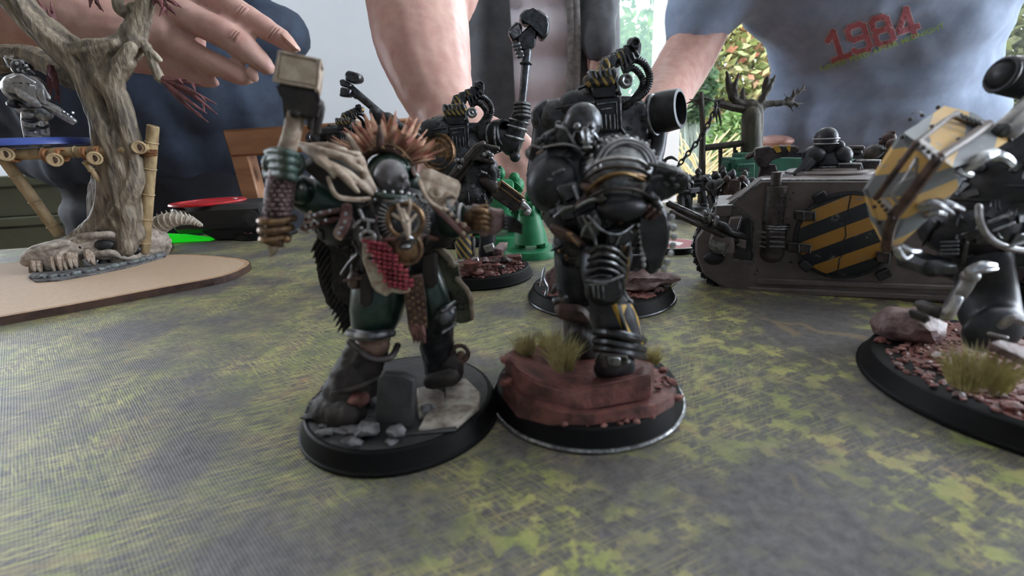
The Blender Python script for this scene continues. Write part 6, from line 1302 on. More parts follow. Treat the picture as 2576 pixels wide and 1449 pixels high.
# ---- silver figure on a blue disc standing on the staging
zd = fD.P(138, 386, -22).z + 3.0
pd = f0.P(84, 375, 248)
fV = Frame(pd.x, 248, 0, zd + 4.4)
Sv = thing('painted_figurine', 'silver figurine on a royal blue disc, standing on the bamboo staging', 'figurine', fV, 'painted figurines on round bases')
rdisc = 25.0
obj('base', G().lathe([(rdisc, 0), (rdisc, .6), (rdisc * .96, 3.0), (rdisc * .95, 3.2)], n=56), bluebase, Sv, 30, label='royal blue disc base')
dd = -6
g = G(); T(g, fV, [(82, 356, dd, 14), (80, 320, dd, 18), (76, 292, dd, 17)], 12, 3); B(g, fV, (88, 352, dd - 2), (20, 8, 16), 10); B(g, fV, (78, 290, dd - 2), (20, 16, 16), 12); obj('leg', fuse(g, .45, 1), silverkit, Sv)
g = G(); T(g, fV, [(112, 356, dd + 3, 12), (104, 325, dd + 3, 15), (92, 280, dd + 3, 17)], 12, 3); B(g, fV, (118, 354, dd + 1), (18, 7, 14), 10); obj('leg', fuse(g, .45, 1), silverkit, Sv)
g = G(); B(g, fV, (66, 225, dd + 1), (42, 44, 36), 14); B(g, fV, (72, 265, dd), (30, 24, 28), 12); obj('torso', fuse(g, .5, 1), silverkit, Sv)
g = G()
for i in range(4): Q(g, fV, [(26 + i * 20, 205 + i * 6), (48 + i * 20, 200 + i * 8), (58 + i * 18, 238 + i * 8), (40 + i * 20, 236 + i * 7)], dd - 7.5 - i * .3, 1.2, .2)
Q(g, fV, [(20, 196), (50, 184), (88, 206), (84, 214), (50, 204), (26, 210)], dd - 8.4, 1.6, .4); obj('shoulder_plate', g, silverkit, Sv)
g = G(); T(g, fV, [(84, 196, dd - 5, 3), (104, 212, dd - 6, 3), (110, 222, dd - 6, 3), (122, 246, dd - 6, 5)], 6, 4); obj('cable', g, silverkit, Sv)
g = G(); B(g, fV, (56, 172, dd + 2), (22, 18, 20), 12); T(g, fV, [(60, 170, dd - 2, 9), (84, 186, dd - 3, 5)], 8); Q(g, fV, [(28, 150), (48, 150), (52, 172), (34, 172)], dd + 3, 4, .4); obj('head', g, gun, Sv)
g = G(); T(g, fV, [(32, 142, dd, 2.5), (12, 146, dd, 2.5), (22, 168, dd, 2.5), (40, 172, dd, 2.5)], 6); T(g, fV, [(14, 142, dd, 2.5), (52, 158, dd, 2.5)], 6)
for x, y in ((44, 160), (56, 156), (66, 166), (72, 176), (48, 176), (60, 180)): B(g, fV, (x, y, dd - 3), 4.5, 7)
obj('crest_wire', g, bright, Sv)
g = G()
for pts in ([(58, 300, dd - 4), (78, 306, dd - 5), (98, 300, dd - 4)], [(62, 322, dd - 4), (80, 328, dd - 5), (98, 320, dd - 3)], [(48, 262, dd - 6), (74, 272, dd - 7), (100, 262, dd - 5)], [(64, 344, dd - 4), (84, 348, dd - 5)], [(24, 236, dd - 7), (46, 250, dd - 8), (70, 256, dd - 8)], [(92, 318, dd - 1), (110, 322, dd - 1), (122, 316, dd)]): T(g, fV, [(*p, 3.4) for p in pts], 6, 4)
B(g, fV, (40, 262, dd - 5), (14, 22, 10), 8); obj('parting_line', g, blackprimer, Sv)  # dark lines added to set the plates and limbs apart
g = G(); T(g, fV, [(96, 256, dd - 4, 12), (140, 276, dd - 6, 11), (186, 304, dd - 8, 6)], 8); T(g, fV, [(112, 264, dd - 5, 7), (160, 296, dd - 7, 6), (182, 310, dd - 8, 4)], 8); gv = obj('heavy_gun', g, silverkit, Sv, label='long silver gun aimed down to the right')
g = G().lathe([(15 * .19, 0), (15 * .19, 5), (10 * .19, 5.6), (.001, 5.6)], fV.P(116, 286, dd - 4), (.5, -1, -.2), 16); rivets(g, fV, [(170, 288), (178, 294), (183, 284), (160, 282)], dd - 8, 4, 6); obj('ammo_drum', g, steel, gv)
g = G(); T(g, fV, [(50, 212, dd - 3, 16), (64, 240, dd - 6, 14), (96, 260, dd - 7, 12)], 10, 3); obj('arm', g, silverkit, Sv)
# ---- timer
fQ = Frame(-172, 322)
Tm = thing('game_timer', 'black plastic timer with a red ring on top and a speaker grille', 'timer', fQ)
zt = fQ.P(523, 510, 0).z; kq = fQ.k(-14, 10)
xl, xr = fQ.P(430, 560, -18).x, fQ.P(674, 560, -18).x
obj('body', G().box(((xl + xr) / 2, 0, (zt + 5.6) / 2), (xr - xl, 40, zt - 5.6), bev=3.4), blackplas, Tm)
xm = fQ.P(508, 590, -18).x
obj('foot', G().prism([(xm + 8, -17, 0), (xr - 4, -17, 0), (xr - 2, -18, 8), (xm - 4, -18, 8)], (0, 34, 0), 1), blackplas, Tm)
obj('seam', G().box(((xl + xr) / 2, 0, zt * .5), (xr - xl + .3, 40.3, .5), bev=.1), blackplas, Tm)
cr = fQ.P(522, 506, 0)
obj('ring', G().lathe([(17, -.4), (22.6, -.4), (23, .2), (22.4, 1.2), (17.4, 1.2), (17, -.4)], V((cr.x, 1, zt)), n=48), redplas, Tm, label='bright red ring')
obj('dial', G().lathe([(16.8, 0), (16, .7), (.001, .9)], V((cr.x, 1, zt)), n=32), redplas, Tm)
cg = fQ.P(631, 550, -20.4)
sp = obj('speaker_grille', G().lathe([(5.6, -.2), (5.6, .5), (5, .7), (.001, .5)], V((cg.x, -20, cg.z)), (0, -1, 0), 28), blackprimer, Tm)
g = G()
for i in range(-4, 5):
    for j in range(-4, 5):
        if i * i + j * j < 18: g.ball((cg.x + i * 1.1, -20.6, cg.z + j * 1.1), .32, 6)
obj('grille_dot', g, blackplas, sp)
obj('lit_base', G().prism([(fQ.P(398, 590, -17).x, -17, .3), (xm + 4, -17, .3), (xm + 2, -17, 1.0), (fQ.P(450, 590, -17).x, -17, 4.2), (fQ.P(398, 590, -17).x, -17, 5.6)], (0, 8, 0), .3), greenglow, Tm, label='glowing green underside strip')
# ================================================================ green plastic toy soldiers, token, distant figures, scenery
def toy(f, label, m, s=1.0, rot=0.0, group=None, r=13.5, cloak=True, name='toy_soldier', pack=True, cat='toy soldier', tone2=None, tone3=None):
    """small armoured soldier, built facing -y of its own frame"""
    f = Frame(f.o.x, f.o.y, rot); t = thing(name, label, cat, f, group); t.scale = (s,) * 3; m2 = tone2 or m; m3 = tone3 or m; tr = m if m is greentoy else steel
    obj('base', G().lathe([(r, 0), (r, .3), (r * .93, 3.2), (r * .9, 3.4)], n=36), m, t, 30)
    for sx in (-1, 1):
        g = G().tube([(sx * 3.6, 0, 14), (sx * 5, -1.6, 9), (sx * 5.4, -.6, 4.4)], [2.7, 2.5, 2.9], 8); g.box((sx * 5.6, -2.2, 4.3), (4.2, 6.4, 2.2), bev=.6); obj('leg', g, m, t)
    g = G().ball((0, 0, 20), (5.4, 4.2, 6), 12).ball((0, .2, 14.6), (4.4, 3.6, 2.8), 10).box((0, -3.4, 21.5), (5, 2, 3.4), bev=.6); obj('torso', g, m3, t)
    g = G().ball((0, -.8, 27.8), (2.3, 2.6, 2.7), 12).box((0, -.4, 30.2), (.7, 3.4, 1.2), bev=.25).box((0, -3.3, 26.6), (2.2, 1.8, 1.8), bev=.4).tube([(-1.6, -3.2, 28), (1.6, -3.2, 28)], .4, 6); obj('helmet', g, m, t)
    for sx in (-1, 1):
        sp_ = obj('shoulder_pad', G().lathe([(3.5, -.4), (3.6, .2), (3.2, 2.0), (1.9, 3.4), (.001, 3.9)], (sx * 6.2, 0, 22.4), (sx * .75, -.1, .75), 16), m2, t)
        obj('pad_rim', G().torus((sx * 6.2, 0, 22.5), (sx * .75, -.1, .75), 3.55, .4, 18, 5), tr, sp_)
        obj('arm', G().tube([(sx * 7.4, -.4, 21.5), (sx * 7.8, -2.2, 17.6), (sx * 3.4, -6.2, 18)], [2, 1.9, 1.7], 8), m, t)
    g = G().box((.4, -7.4, 18.8), (13, 2.4, 3.4), bev=.4).tube([(-6, -7.4, 19), (-10.5, -7.4, 19)], .8, 8).box((1.6, -7.4, 15.8), (2, 2, 3.6), bev=.3); obj('gun', g, m2, t)
    if pack:
        g = G().box((0, 4.6, 22.4), (7, 3.6, 7), bev=.8).ball((-4.2, 4.8, 26.2), (2.2, 2.2, 2), 10).ball((4.2, 4.8, 26.2), (2.2, 2.2, 2), 10); 
        for i in range(3): g.box((0, 6.5, 20.4 + i * 1.6), (4, .5, .7))
        obj('backpack', g, m3, t)
    if cloak: obj('cloak', G().lathe([(7.6, 6.2), (7.9, 6.4), (7.2, 12), (5.6, 18), (4.4, 23), (3.8, 22.6)], (0, 1.4, 0), n=24, a0=-.5, a1=pi + .5), m, t)
    return t
gg = 'bright green plastic toy soldiers'
toy(Frame(*f0.Gd(1336, 640).xy), 'bright green cloaked toy soldier at the dark warrior, nearest of the green ones', greentoy, 1.0, radians(165), gg)
toy(Frame(*f0.Gd(1268, 606).xy), 'bright green toy soldier seen behind the slanting boxy gun', greentoy, 1.32, radians(200), gg)
toy(Frame(*f0.Gd(1082, 606).xy), 'bright green toy soldier mostly hidden behind the bone shoulder plate', greentoy, .9, radians(150), gg)
# token
fN = Frame(*f0.Gd(1694, 628).xy)
tk = thing('round_token', 'black round token with a white diamond on a red top, beside the tank gun', 'token', fN)
rt = 11.5
obj('base', G().lathe([(rt, 0), (rt, .4), (rt * .96, 2.6), (rt * .95, 2.7)], n=44), black_plastic, tk, 30)
obj('card_rim', G().lathe([(rt * .985, 2.7), (rt * .985, 3.1), (.001, 3.1)], n=44), cardwhite, tk, 30)
obj('face', G().lathe([(rt * .9, 3.05), (rt * .9, 3.2), (.001, 3.2)], n=44), tokenred, tk, 30)
obj('diamond', G().prism([(-4.4, -.4, 3.32), (-.6, 5.4, 3.32), (4.2, -1.0, 3.32), (.4, -5.8, 3.32)], (0, 0, -.15)), cardwhite, tk, 0, label='white diamond')
# far dark soldiers
gm = 'small black soldiers at the back of the table'
spots = [((1788, 552), 60, 'black model soldier with round shoulder pads, just left of the red-brown-backed one', blackprimer, .96, 1),
         ((1832, 560), 170, 'model soldier with red-brown back, beside the tank front', brownkit, 1.0, 1),
         ((1716, 545), 40, 'black model soldier nearest the black beast-muzzled gun', blackprimer, .92, 1),
         ((1750, 528), -20, 'black model soldier right under the hanging chain', blackprimer, .95, 0),
         ((1812, 520), 200, 'black model soldier standing beyond the others at the gallows post', blackprimer, .95, 1),
         ((1862, 535), 120, 'black model soldier before the green vehicle', blackprimer, .9, 0)]
for (x, y), a, lb, m_, s, pk in spots:
    toy(Frame(*f0.Gd(x, y).xy), lb, blackprimer if m_ is not brownkit else gun2, s, radians(a), gm, 12.5, False, 'model_soldier', bool(pk), 'figurine', gun2, m_)
# brown figure beyond the tank roof
fb = Frame(f0.P(2232, 400, 292).x, 292)
bt = toy(fb, 'red-brown model soldier with wide rifle, seen over the tank roof', brownkit, 1.55, radians(190), None, 13, False, 'model_soldier', True, 'figurine', hulldark, brownkit)
g = G(); T(g, Frame(fb.o.x, fb.o.y, radians(190)), [(2196, 314, 2, 3), (2250, 318, 2, 4)], 6)
# green vehicle
fE = Frame(f0.P(1905, 480, 352).x, 352)
Gv = thing('model_vehicle', 'teal green model vehicle half hidden behind the brown tank', 'model vehicle', fE)
g = G(); Q(g, fE, [(1846, 398), (1905, 396), (1990, 398), (2200, 402), (2200, 520), (1830, 520), (1836, 470), (1850, 440)], -6, 26, 1); obj('hull', g, greenhull, Gv)
g = G(); Q(g, fE, [(1858, 412), (1900, 410), (1898, 458), (1846, 462)], -8, 3, .6); fp = obj('front_plate', g, greenhull, Gv)
g = G(); Q(g, fE, [(1860, 424), (1884, 422), (1884, 430), (1860, 431)], -8.6, 1, .1); obj('vision_slit', g, blackprimer, fp)
g = G(); Q(g, fE, [(1856, 414), (1892, 412), (1892, 417), (1856, 419)], -9, 1.4, .2); Q(g, fE, [(1850, 434), (1888, 433), (1888, 437), (1850, 438)], -9, 1.2, .2); obj('hood_ledge', g, greenhull, fp)
g = G(); Q(g, fE, [(1830, 478), (1842, 476), (1852, 500), (1832, 502)], -10, 10, .6); Q(g, fE, [(1852, 474), (1866, 472), (1870, 498), (1856, 500)], -10, 10, .6); obj('track_guard', g, greenhull, Gv)
g = G(); Q(g, fE, [(1864, 386), (1894, 384), (1896, 396), (1862, 398)], 0, 14, .6); Q(g, fE, [(1826, 408), (1848, 400), (1856, 412), (1846, 440), (1826, 436)], 0, 10, 1.5); obj('turret', g, greenhull, Gv)
g = G()
for i in range(5): c = fE.P(1850 + i * 70, 505, -6); g.lathe([(5, 0), (5, 2.4), (2, 3), (.001, 3)], (c.x, -6, 6.2), (0, -1, 0), 16)
obj('road_wheel', g, greenhull, Gv)
# black gallows tree
fW = Frame(f0.P(1880, 380, 372).x, 372)
Gw = thing('gallows_tree', 'black dead model tree with hanging chain and beam, against the garden', 'model tree', fW)
kw = fW.k()
g = G(); T(g, fW, [(1888, 520, 0, 34), (1890, 400, 0, 26), (1892, 330, 0, 25), (1894, 285, 0, 24), (1888, 268, 0, 18)], 12, 2)
for pts in ([(1880, 280, 0, 13), (1860, 262, 0, 10), (1840, 240, 0, 9), (1832, 205, 0, 7), (1828, 180, 0, 3)], [(1850, 252, 0, 9), (1848, 220, -1, 7), (1858, 185, -1, 3)], [(1870, 262, 2, 9), (1868, 235, 2, 6), (1872, 215, 2, 2)], [(1908, 272, 0, 12), (1922, 240, 0, 9), (1938, 215, 0, 7), (1950, 190, 0, 3)], [(1922, 236, 0, 6), (1928, 205, 0, 8), (1932, 190, 0, 3)], [(1905, 278, 0, 11), (1930, 262, 0, 9), (1975, 258, 0, 7), (2000, 240, 0, 5), (2030, 212, 0, 1)],
            [(1976, 256, 0, 6), (2005, 262, 0, 4), (2028, 258, 0, 1)], [(2000, 262, 0, 4), (2012, 275, 0, 1)], [(1984, 250, 0, 4), (1972, 236, 0, 1)], [(2010, 230, 0, 3), (2036, 225, 0, 1)], [(2018, 222, 0, 2.5), (2022, 206, 0, 1)], [(1990, 250, 0, 4), (1996, 232, 0, 3), (1998, 218, 0, 1)], [(1975, 258, 0, 5), (1990, 270, 0, 3), (1996, 284, 0, 1)], [(2004, 236, 0, 3), (2008, 214, 0, 1)]): T(g, fW, pts, 7, 4)
obj('trunk', fuse(g, .9, 1, .5, 2.2), deadwood, Gw, label='black trunk and clawing branches')
g = G(); T(g, fW, [(1890, 400, -3, 24), (1890, 290, -3, 22)], 10); obj('bark_patch', g, stumpwood, Gw)
g = G(); T(g, fW, [(1812, 262, -1, 8), (1842, 270, -1, 9), (1880, 276, -1, 10)], 8); Q(g, fW, [(1800, 252), (1822, 246), (1826, 258), (1806, 264)], -2, 3, .3); obj('plank_arm', g, deadwood, Gw)
g = G(); T(g, fW, [(1764, 236, -4, 6), (1768, 330, -4, 7), (1766, 420, -4, 9), (1764, 520, -4, 10)], 8); obj('post', g, deadwood, Gw)
g = G(); T(g, fW, [(1775, 372, -4, 8), (1870, 360, -3, 8)], 8); T(g, fW, [(1812, 368, -3, 5), (1812, 420, -3, 5), (1812, 500, -3, 5)], 7); T(g, fW, [(1848, 362, -3, 4), (1846, 500, -3, 4)], 7); T(g, fW, [(1852, 380, -3, 3), (1862, 395, -3, 3)], 6); obj('beam', g, deadwood, Gw)
tw = G()
for a, b in (((1764, 250), (1724, 262)), ((1764, 258), (1728, 276)), ((1764, 262), (1735, 250)), ((1764, 245), (1800, 258)), ((1800, 258), (1812, 290)), ((1804, 270), (1792, 300)), ((1808, 280), (1814, 318)), ((1800, 280), (1804, 312))): T(tw, fW, [(*a, -4, 4), ((a[0] + b[0]) / 2, (a[1] + b[1]) / 2 - 3, -4, 3), (*b, -4, 1)], 6)
obj('twig', tw, deadwood, Gw)
cp = [fW.P(x, y, -7) for x, y in bez([(1804, 262), (1788, 300), (1766, 340), (1736, 380), (1700, 424)], 6)]
ln = None; acc = 0; i = 0
for a, b in zip(cp, cp[1:]):
    d = b - a
    while acc <= d.length:
        p = a + d * (acc / d.length)
        if ln is None:
            g = G(); n = 14; pts = [(cos(2 * pi * j / n) * 1.5, 0, sin(2 * pi * j / n) * 2.6) for j in range(n + 1)]; g.tube(pts, .62, 6, False); ln = mesh_of(g, 'chain_link'); ln.materials.append(gun2)
        o = obj('chain_link', ln, gun2, Gw); o.location = p * MM; o.rotation_euler = (0, atan2(d.x, d.z), 0 if i % 2 else 0)
        o.rotation_euler = (Matrix.Rotation(atan2(d.x, d.z), 3, 'Y') @ Matrix.Rotation((i % 2) * pi / 2, 3, 'Z')).to_euler(); acc += 3.9; i += 1
    acc -= d.length
# ================================================================ the three people round the table
fP = Frame(0, 0)
def TP(g, pts, n=12, sm=4, flat=1.0): 
    """limb traced in the photograph: (px, py, distance mm, radius mm)"""
    q = bez([tuple(fP.P(x, y, d)) + (r,) for x, y, d, r in pts], sm) if sm else [tuple(fP.P(x, y, d)) + (r,) for x, y, d, r in pts]
    return g.tube([V(p[:3]) for p in q], [p[3] for p in q], n, True, flat)
def person(name, label): return thing(name, label, 'person', None)
def folds(me, amp, freq, seed, dirv=(1, .2, .35)):
    """cloth folds: push the skin along its normals with long stretched noise"""
    nr = [v.normal.copy() for v in me.vertices]; sd = V((seed, seed * .7, 0))
    for v, n in zip(me.vertices, nr):
        c = v.co / MM; q = V((c.x * dirv[0], c.y * dirv[1], c.z * dirv[2])) / freq + sd
        v.co += n * (amp * MM * (noise.noise(q) + .6 * (1 - abs(noise.noise(q * 1.9))) - .4))
    return me
zfl = -TZ / MM
# ---------------------------------------------------------------- person in navy leaning over with both arms
A1 = person('person', 'person in a navy T-shirt leaning over the table, both bare forearms reaching forward')
xa = -600
g = G()
def blob(c, r, n=16): g.ball(V(c), r, n)
for z, rx, ry, dx, y in ((430, 262, 150, 0, 760), (330, 285, 150, 0, 790), (230, 292, 145, 4, 830), (140, 286, 140, 8, 860), (70, 270, 138, 10, 885)): blob((xa + dx, y, z), (rx, ry, 90), 20)
for s in (-1, 1): g.tube([(xa + s * 150, 750, 450), (xa + s * 250, 690, 400), (xa + s * 282, 610, 330)], [80, 70, 62], 14)
g.tube([(xa, 720, 480), (xa, 670, 540)], [70, 62], 14)
sh = fuse(g, 11, 4); folds(sh, 20, 85, 3, (1.0, .3, .28)); obj('shirt', sh, navycloth, A1, label='navy cotton shirt with hanging folds')
g = G()
for z, rx in ((30, 226), (-40, 232), (-120, 236)): g.ball((xa + 14, 900, z), (rx, 140, 80), 20)
for s in (-1, 1): g.tube([(xa + 14 + s * 118, 900, -110), (xa + 14 + s * 122, 905, -380), (xa + 14 + s * 124, 910, zfl + 60)], [122, 92, 68], 16)
jn = fuse(g, 12, 3); folds(jn, 10, 60, 8, (.5, .4, 1.0)); obj('trousers', jn, jeans, A1, label='dark navy trousers')
for s in (-1, 1): obj('shoe', G().ball((xa + 14 + s * 124, 870, zfl + 38), (48, 125, 40), 14), blackprimer, A1)
g = G(); g.tube([(xa, 670, 540), (xa + 4, 640, 600)], [58, 55], 14); g.ball((xa + 6, 610, 690), (74, 95, 115), 20); g.ball((xa + 6, 535, 660), (48, 45, 55), 14); g.tube([(xa + 6, 515, 700), (xa + 6, 495, 672)], [10, 15], 8)
for s in (-1, 1): g.ball((xa + 6 + s * 76, 620, 688), (10, 20, 30), 10)
hd = obj('head', fuse(g, 6, 2), skin, A1)
for s in (-1, 1): obj('eye', G().ball((xa + 6 + s * 30, 527, 706), 11, 10), cardwhite, hd)
obj('mouth', G().tube([(xa - 18, 503, 640), (xa + 6, 495, 638), (xa + 30, 503, 640)], 5, 8), printred, hd)
obj('hair', G().ball((xa + 6, 635, 720), (82, 98, 105), 18), darkleather, A1)
# his right arm: comes in from the left, hand hovering over the tree
g = G()
kh = .236
pts = [(xa - 282, 610, 330, 54), (-560, 500, 250, 47), tuple(fP.P(-120, 0, 350)) + (44,), tuple(fP.P(60, 0, 338)) + (41,), tuple(fP.P(200, 30, 326)) + (34,), tuple(fP.P(290, 60, 320)) + (30,)]
q = bez(pts, 5); g.tube([V(p[:3]) for p in q], [p[3] for p in q], 18, True, .82)
def FG(p, sm=4): TP(g, [(x, y, d, r * kh * .93) for x, y, d, r in p], 14, sm)
TP(g, [(270, 70, 320, 26), (350, 90, 314, 25), (420, 90, 309, 20)], 16, 4, .7)
FG([(300, 20, 318, 70), (380, 30, 312, 56), (450, 20, 308, 40)]); FG([(330, 130, 316, 55), (400, 150, 310, 42), (450, 160, 306, 30)])
FG([(440, -50, 312, 38), (530, -12, 308, 33), (607, 36, 304, 33), (687, 84, 300, 27), (720, 106, 298, 22), (738, 120, 297, 15)])
FG([(400, 10, 306, 44), (479, 44, 300, 37), (582, 96, 294, 36), (645, 145, 293, 28), (672, 168, 293, 21)])
FG([(390, 80, 306, 40), (477, 130, 299, 32), (550, 166, 295, 29), (603, 188, 295, 26), (622, 194, 295, 19)])
FG([(390, 140, 310, 34), (467, 184, 304, 26), (519, 203, 302, 19), (540, 207, 301, 13)])
ha = fuse(g, 1.6, 2, .35, 7); obj('arm', ha, skin, A1, label='right forearm and hand held over the dead tree')
g = G()
for (x, y, d), (x2, y2, d2), r in (((726, 100, 293.5), (742, 116, 293.6), 4.4), ((634, 184, 291.5), (639, 194, 291.8), 3.4)): TP(g, [(x, y, d, r), (x2, y2, d2, r * .8)], 10, 0, .45)
obj('fingernail', g, nailm, A1)
g = G()
for x, y, d in ((607, 30, 296.4), (590, 92, 286), (690, 84, 293.8)):
    for j in (-1, 0, 1): TP(g, [(x + j * 7 - 8, y + j * 4 + 12, d + 1.2, .9), (x + j * 7, y + j * 4, d + .4, 1.0), (x + j * 7 + 8, y + j * 4 - 12, d + 1.2, .8)], 6, 2)
obj('knuckle_crease', g, skin, A1)
# his left arm: planted on the table behind the walkers
g = G()
q = bez([(xa + 282, 610, 330, 60), tuple(fP.P(1030, -120, 500)) + (51,), tuple(fP.P(1048, 0, 455)) + (45,), tuple(fP.P(1064, 110, 425)) + (41,), tuple(fP.P(1092, 215, 402)) + (33,), tuple(fP.P(1125, 290, 388)) + (27,), tuple(fP.P(1150, 330, 380)) + (27,)], 5)
g.tube([V(p[:3]) for p in q], [p[3] for p in q], 18, True, .85)
TP(g, [(1130, 290, 384, 27), (1175, 345, 372, 31), (1215, 395, 364, 30)], 16, 4, .75)
for p in ([(1190, 320, 372, 15), (1255, 345, 362, 12), (1305, 365, 356, 10.5), (1340, 400, 352, 8.6)], [(1210, 350, 366, 15), (1270, 390, 354, 12), (1318, 430, 350, 10), (1330, 470, 348, 8.5)], [(1210, 390, 364, 15), (1265, 430, 352, 12), (1300, 470, 347, 10), (1305, 500, 345, 8.5)], [(1190, 410, 366, 14), (1225, 460, 356, 11), (1245, 490, 352, 9.5), (1250, 515, 350, 8)], [(1130, 380, 374, 17), (1090, 430, 368, 13), (1078, 480, 362, 10)]): TP(g, p, 12)
ar = fuse(g, 2.8, 3, .5, 10); obj('arm', ar, skin, A1, label='left forearm planted on the table behind the walkers')
# ---------------------------------------------------------------- person in an open charcoal jacket
B1 = person('person', 'person standing behind in an open charcoal jacket over a pale mauve top')
yB = 1260; xb = fP.P(1335, 150, yB).x
g = G()
for z, rx, ry in ((560, 180, 120), (470, 185, 120), (380, 180, 122), (280, 172, 120), (180, 168, 118), (80, 168, 116), (0, 170, 116)): g.ball((xb, yB, z), (rx, ry, 80), 20)
g.tube([(xb, yB, 600), (xb, yB - 10, 690)], [95, 58], 14)
tp = fuse(g, 11, 4); folds(tp, 12, 60, 5, (1.2, .5, .15)); obj('top', tp, mauvecloth, B1, label='pale mauve cotton top')
def jacket(a0, a1, zs, name='jacket_side'):
    """half of an open jacket: a hanging curved sheet with thickness"""
    nz, na = 26, 34; vs = []; fs = []
    for side in (0, 1):
        for i in range(nz + 1):
            z = zs[0] + (zs[1] - zs[0]) * i / nz
            for j in range(na + 1):
                t = a0 + (a1 - a0) * j / na; r = 1 + .05 * sin(t * 9 + z * .006) + .05 * noise.noise(V((t * 4, z * .004, 1))) - side * .03
                vs.append((xb + cos(t) * 208 * r, yB - sin(t) * 152 * r, z))
    n = (nz + 1) * (na + 1); W2 = na + 1
    for i in range(nz):
        for j in range(na):
            a = i * W2 + j; fs.append((a, a + 1, a + W2 + 1, a + W2)); fs.append((n + a, n + a + W2, n + a + W2 + 1, n + a + 1))
    for i in range(nz):
        for j in (0, na): a = i * W2 + j; fs.append((a, a + W2, n + a + W2, n + a))
    for j in range(na):
        for i in (0, nz): a = i * W2 + j; fs.append((a, n + a, n + a + 1, a + 1))
    return obj(name, G().add(vs, fs), greyjacket, B1, 60)
jacket(radians(104), radians(196), (-150, 620)); jacket(radians(62), radians(-16), (-150, 620))
g = G()
for x in (1437, 1452): TP(g, [(x - 4, -10, yB - 150, 8), (x, 120, yB - 150, 8), (x - 6, 300, yB - 152, 8)], 8, 4, .5)
obj('zip_tape', g, zipcloth, B1, label='paler zip edge of the jacket')
g = G(); g.tube([(xb + 170, yB, 590), (xb + 190, yB - 10, 440), tuple(fP.P(1498, 40, yB - 100))], [62, 52, 46], 14); g.tube([tuple(fP.P(1498, 40, yB - 100)), tuple(fP.P(1508, 120, yB - 150))], [44, 33], 14); sl_ = fuse(g, 9, 3); folds(sl_, 8, 40, 4); obj('sleeve', sl_, greyjacket, B1)
g = G(); g.tube([(xb - 205, yB, 470), (xb - 240, yB + 10, 300), (xb - 230, yB - 20, 120), (xb - 190, yB - 60, 20)], [62, 55, 48, 40], 14); sl_ = fuse(g, 9, 3); folds(sl_, 8, 40, 6); obj('sleeve', sl_, greyjacket, B1)
g = G(); TP(g, [(1512, 95, yB - 130, 27), (1510, 140, yB - 138, 29), (1506, 160, yB - 140, 26)], 12)
for i in range(4): TP(g, [(1504 + i * 7 - 8, 150, yB - 150 + i * 4, 9.5), (1500 + i * 7 - 8, 178, yB - 156 + i * 4, 9), (1494 + i * 7 - 6, 196, yB - 150 + i * 4, 8)], 10)
TP(g, [(1522, 130, yB - 140, 10), (1530, 160, yB - 148, 9), (1524, 182, yB - 150, 8)], 10)
obj('hand', fuse(g, 3, 2), skin, B1)
g = G(); g.tube([(xb - 190, yB - 60, 20), (xb - 185, yB - 70, -30)], [30, 30], 10)
for i in range(4): g.tube([(xb - 205 + i * 16, yB - 80, -40), (xb - 205 + i * 16, yB - 92, -80), (xb - 200 + i * 15, yB - 85, -110)], [10, 9, 7], 8)
g.tube([(xb - 165, yB - 75, -20), (xb - 150, yB - 95, -60)], [11, 8], 8); obj('hand', fuse(g, 3, 2), skin, B1)
g = G()
for s in (-1, 1): g.tube([(xb + s * 80, yB, 0), (xb + s * 85, yB, -350), (xb + s * 90, yB + 5, zfl + 60)], [95, 76, 58], 14)
jn = fuse(g, 12, 3); folds(jn, 8, 50, 2); obj('trousers', jn, jeans, B1)
for s in (-1, 1): obj('shoe', G().ball((xb + s * 90, yB - 40, zfl + 38), (46, 120, 40), 14), blackprimer, B1)
g = G(); g.tube([(xb, yB - 8, 680), (xb, yB - 15, 750)], [58, 55], 14); g.ball((xb, yB - 20, 840), (74, 94, 118), 20); g.ball((xb, yB - 95, 805), (46, 40, 52), 14); g.tube([(xb, yB - 112, 845), (xb, yB - 132, 818)], [10, 15], 8)
for s in (-1, 1): g.ball((xb + s * 76, yB - 15, 838), (10, 20, 30), 10)
hd = obj('head', fuse(g, 6, 2), skin, B1)
for s in (-1, 1): obj('eye', G().ball((xb + s * 30, yB - 102, 856), 11, 10), cardwhite, hd)
obj('mouth', G().tube([(xb - 24, yB - 128, 788), (xb, yB - 136, 786), (xb + 24, yB - 128, 788)], 5, 8), printred, hd)
obj('hair', G().ball((xb, yB - 5, 875), (82, 98, 104), 18), darkleather, B1)
# ---------------------------------------------------------------- person in the lettered blue shirt
C1 = person('person', 'person leaning in at the window in a heather blue shirt lettered 1984')
yC = 900
def Pc(x, y, d=0): return fP.P(x, y, yC + d)
g = G(); kC = yC * .955 / FPX
for x, y, d, rx, ry, rz in ((2195, -120, -30, 245, 150, 110), (2205, -10, 0, 228, 150, 100), (2225, 90, 20, 196, 140, 100), (2232, 190, 40, 186, 136, 100), (2222, 290, 50, 196, 136, 90), (2215, 345, 55, 200, 134, 50)): c = Pc(x, y, d); g.ball(c, (rx, ry, rz), 22)
g.tube([Pc(1985, -90, -20), Pc(1885, -72, -10), Pc(1808, -20, -10), Pc(1758, 42, -14)], [88, 72, 62, 58], 16)
g.tube([Pc(2380, -90, 0), Pc(2410, -20, 60), Pc(2410, 60, 110)], [80, 64, 54], 16)
g.tube([Pc(2010, 150, 30), Pc(1985, 250, 40), Pc(1978, 330, 50)], [40, 46, 44], 14)
cs = fuse(g, 10, 4); folds(cs, 17, 75, 9, (.6, .4, .75)); so_ = obj('shirt', cs, bluecloth, C1, label='heather blue shirt')
bv = BVHTree.FromPolygons([v.co / MM for v in cs.vertices], [p.vertices[:] for p in cs.polygons])
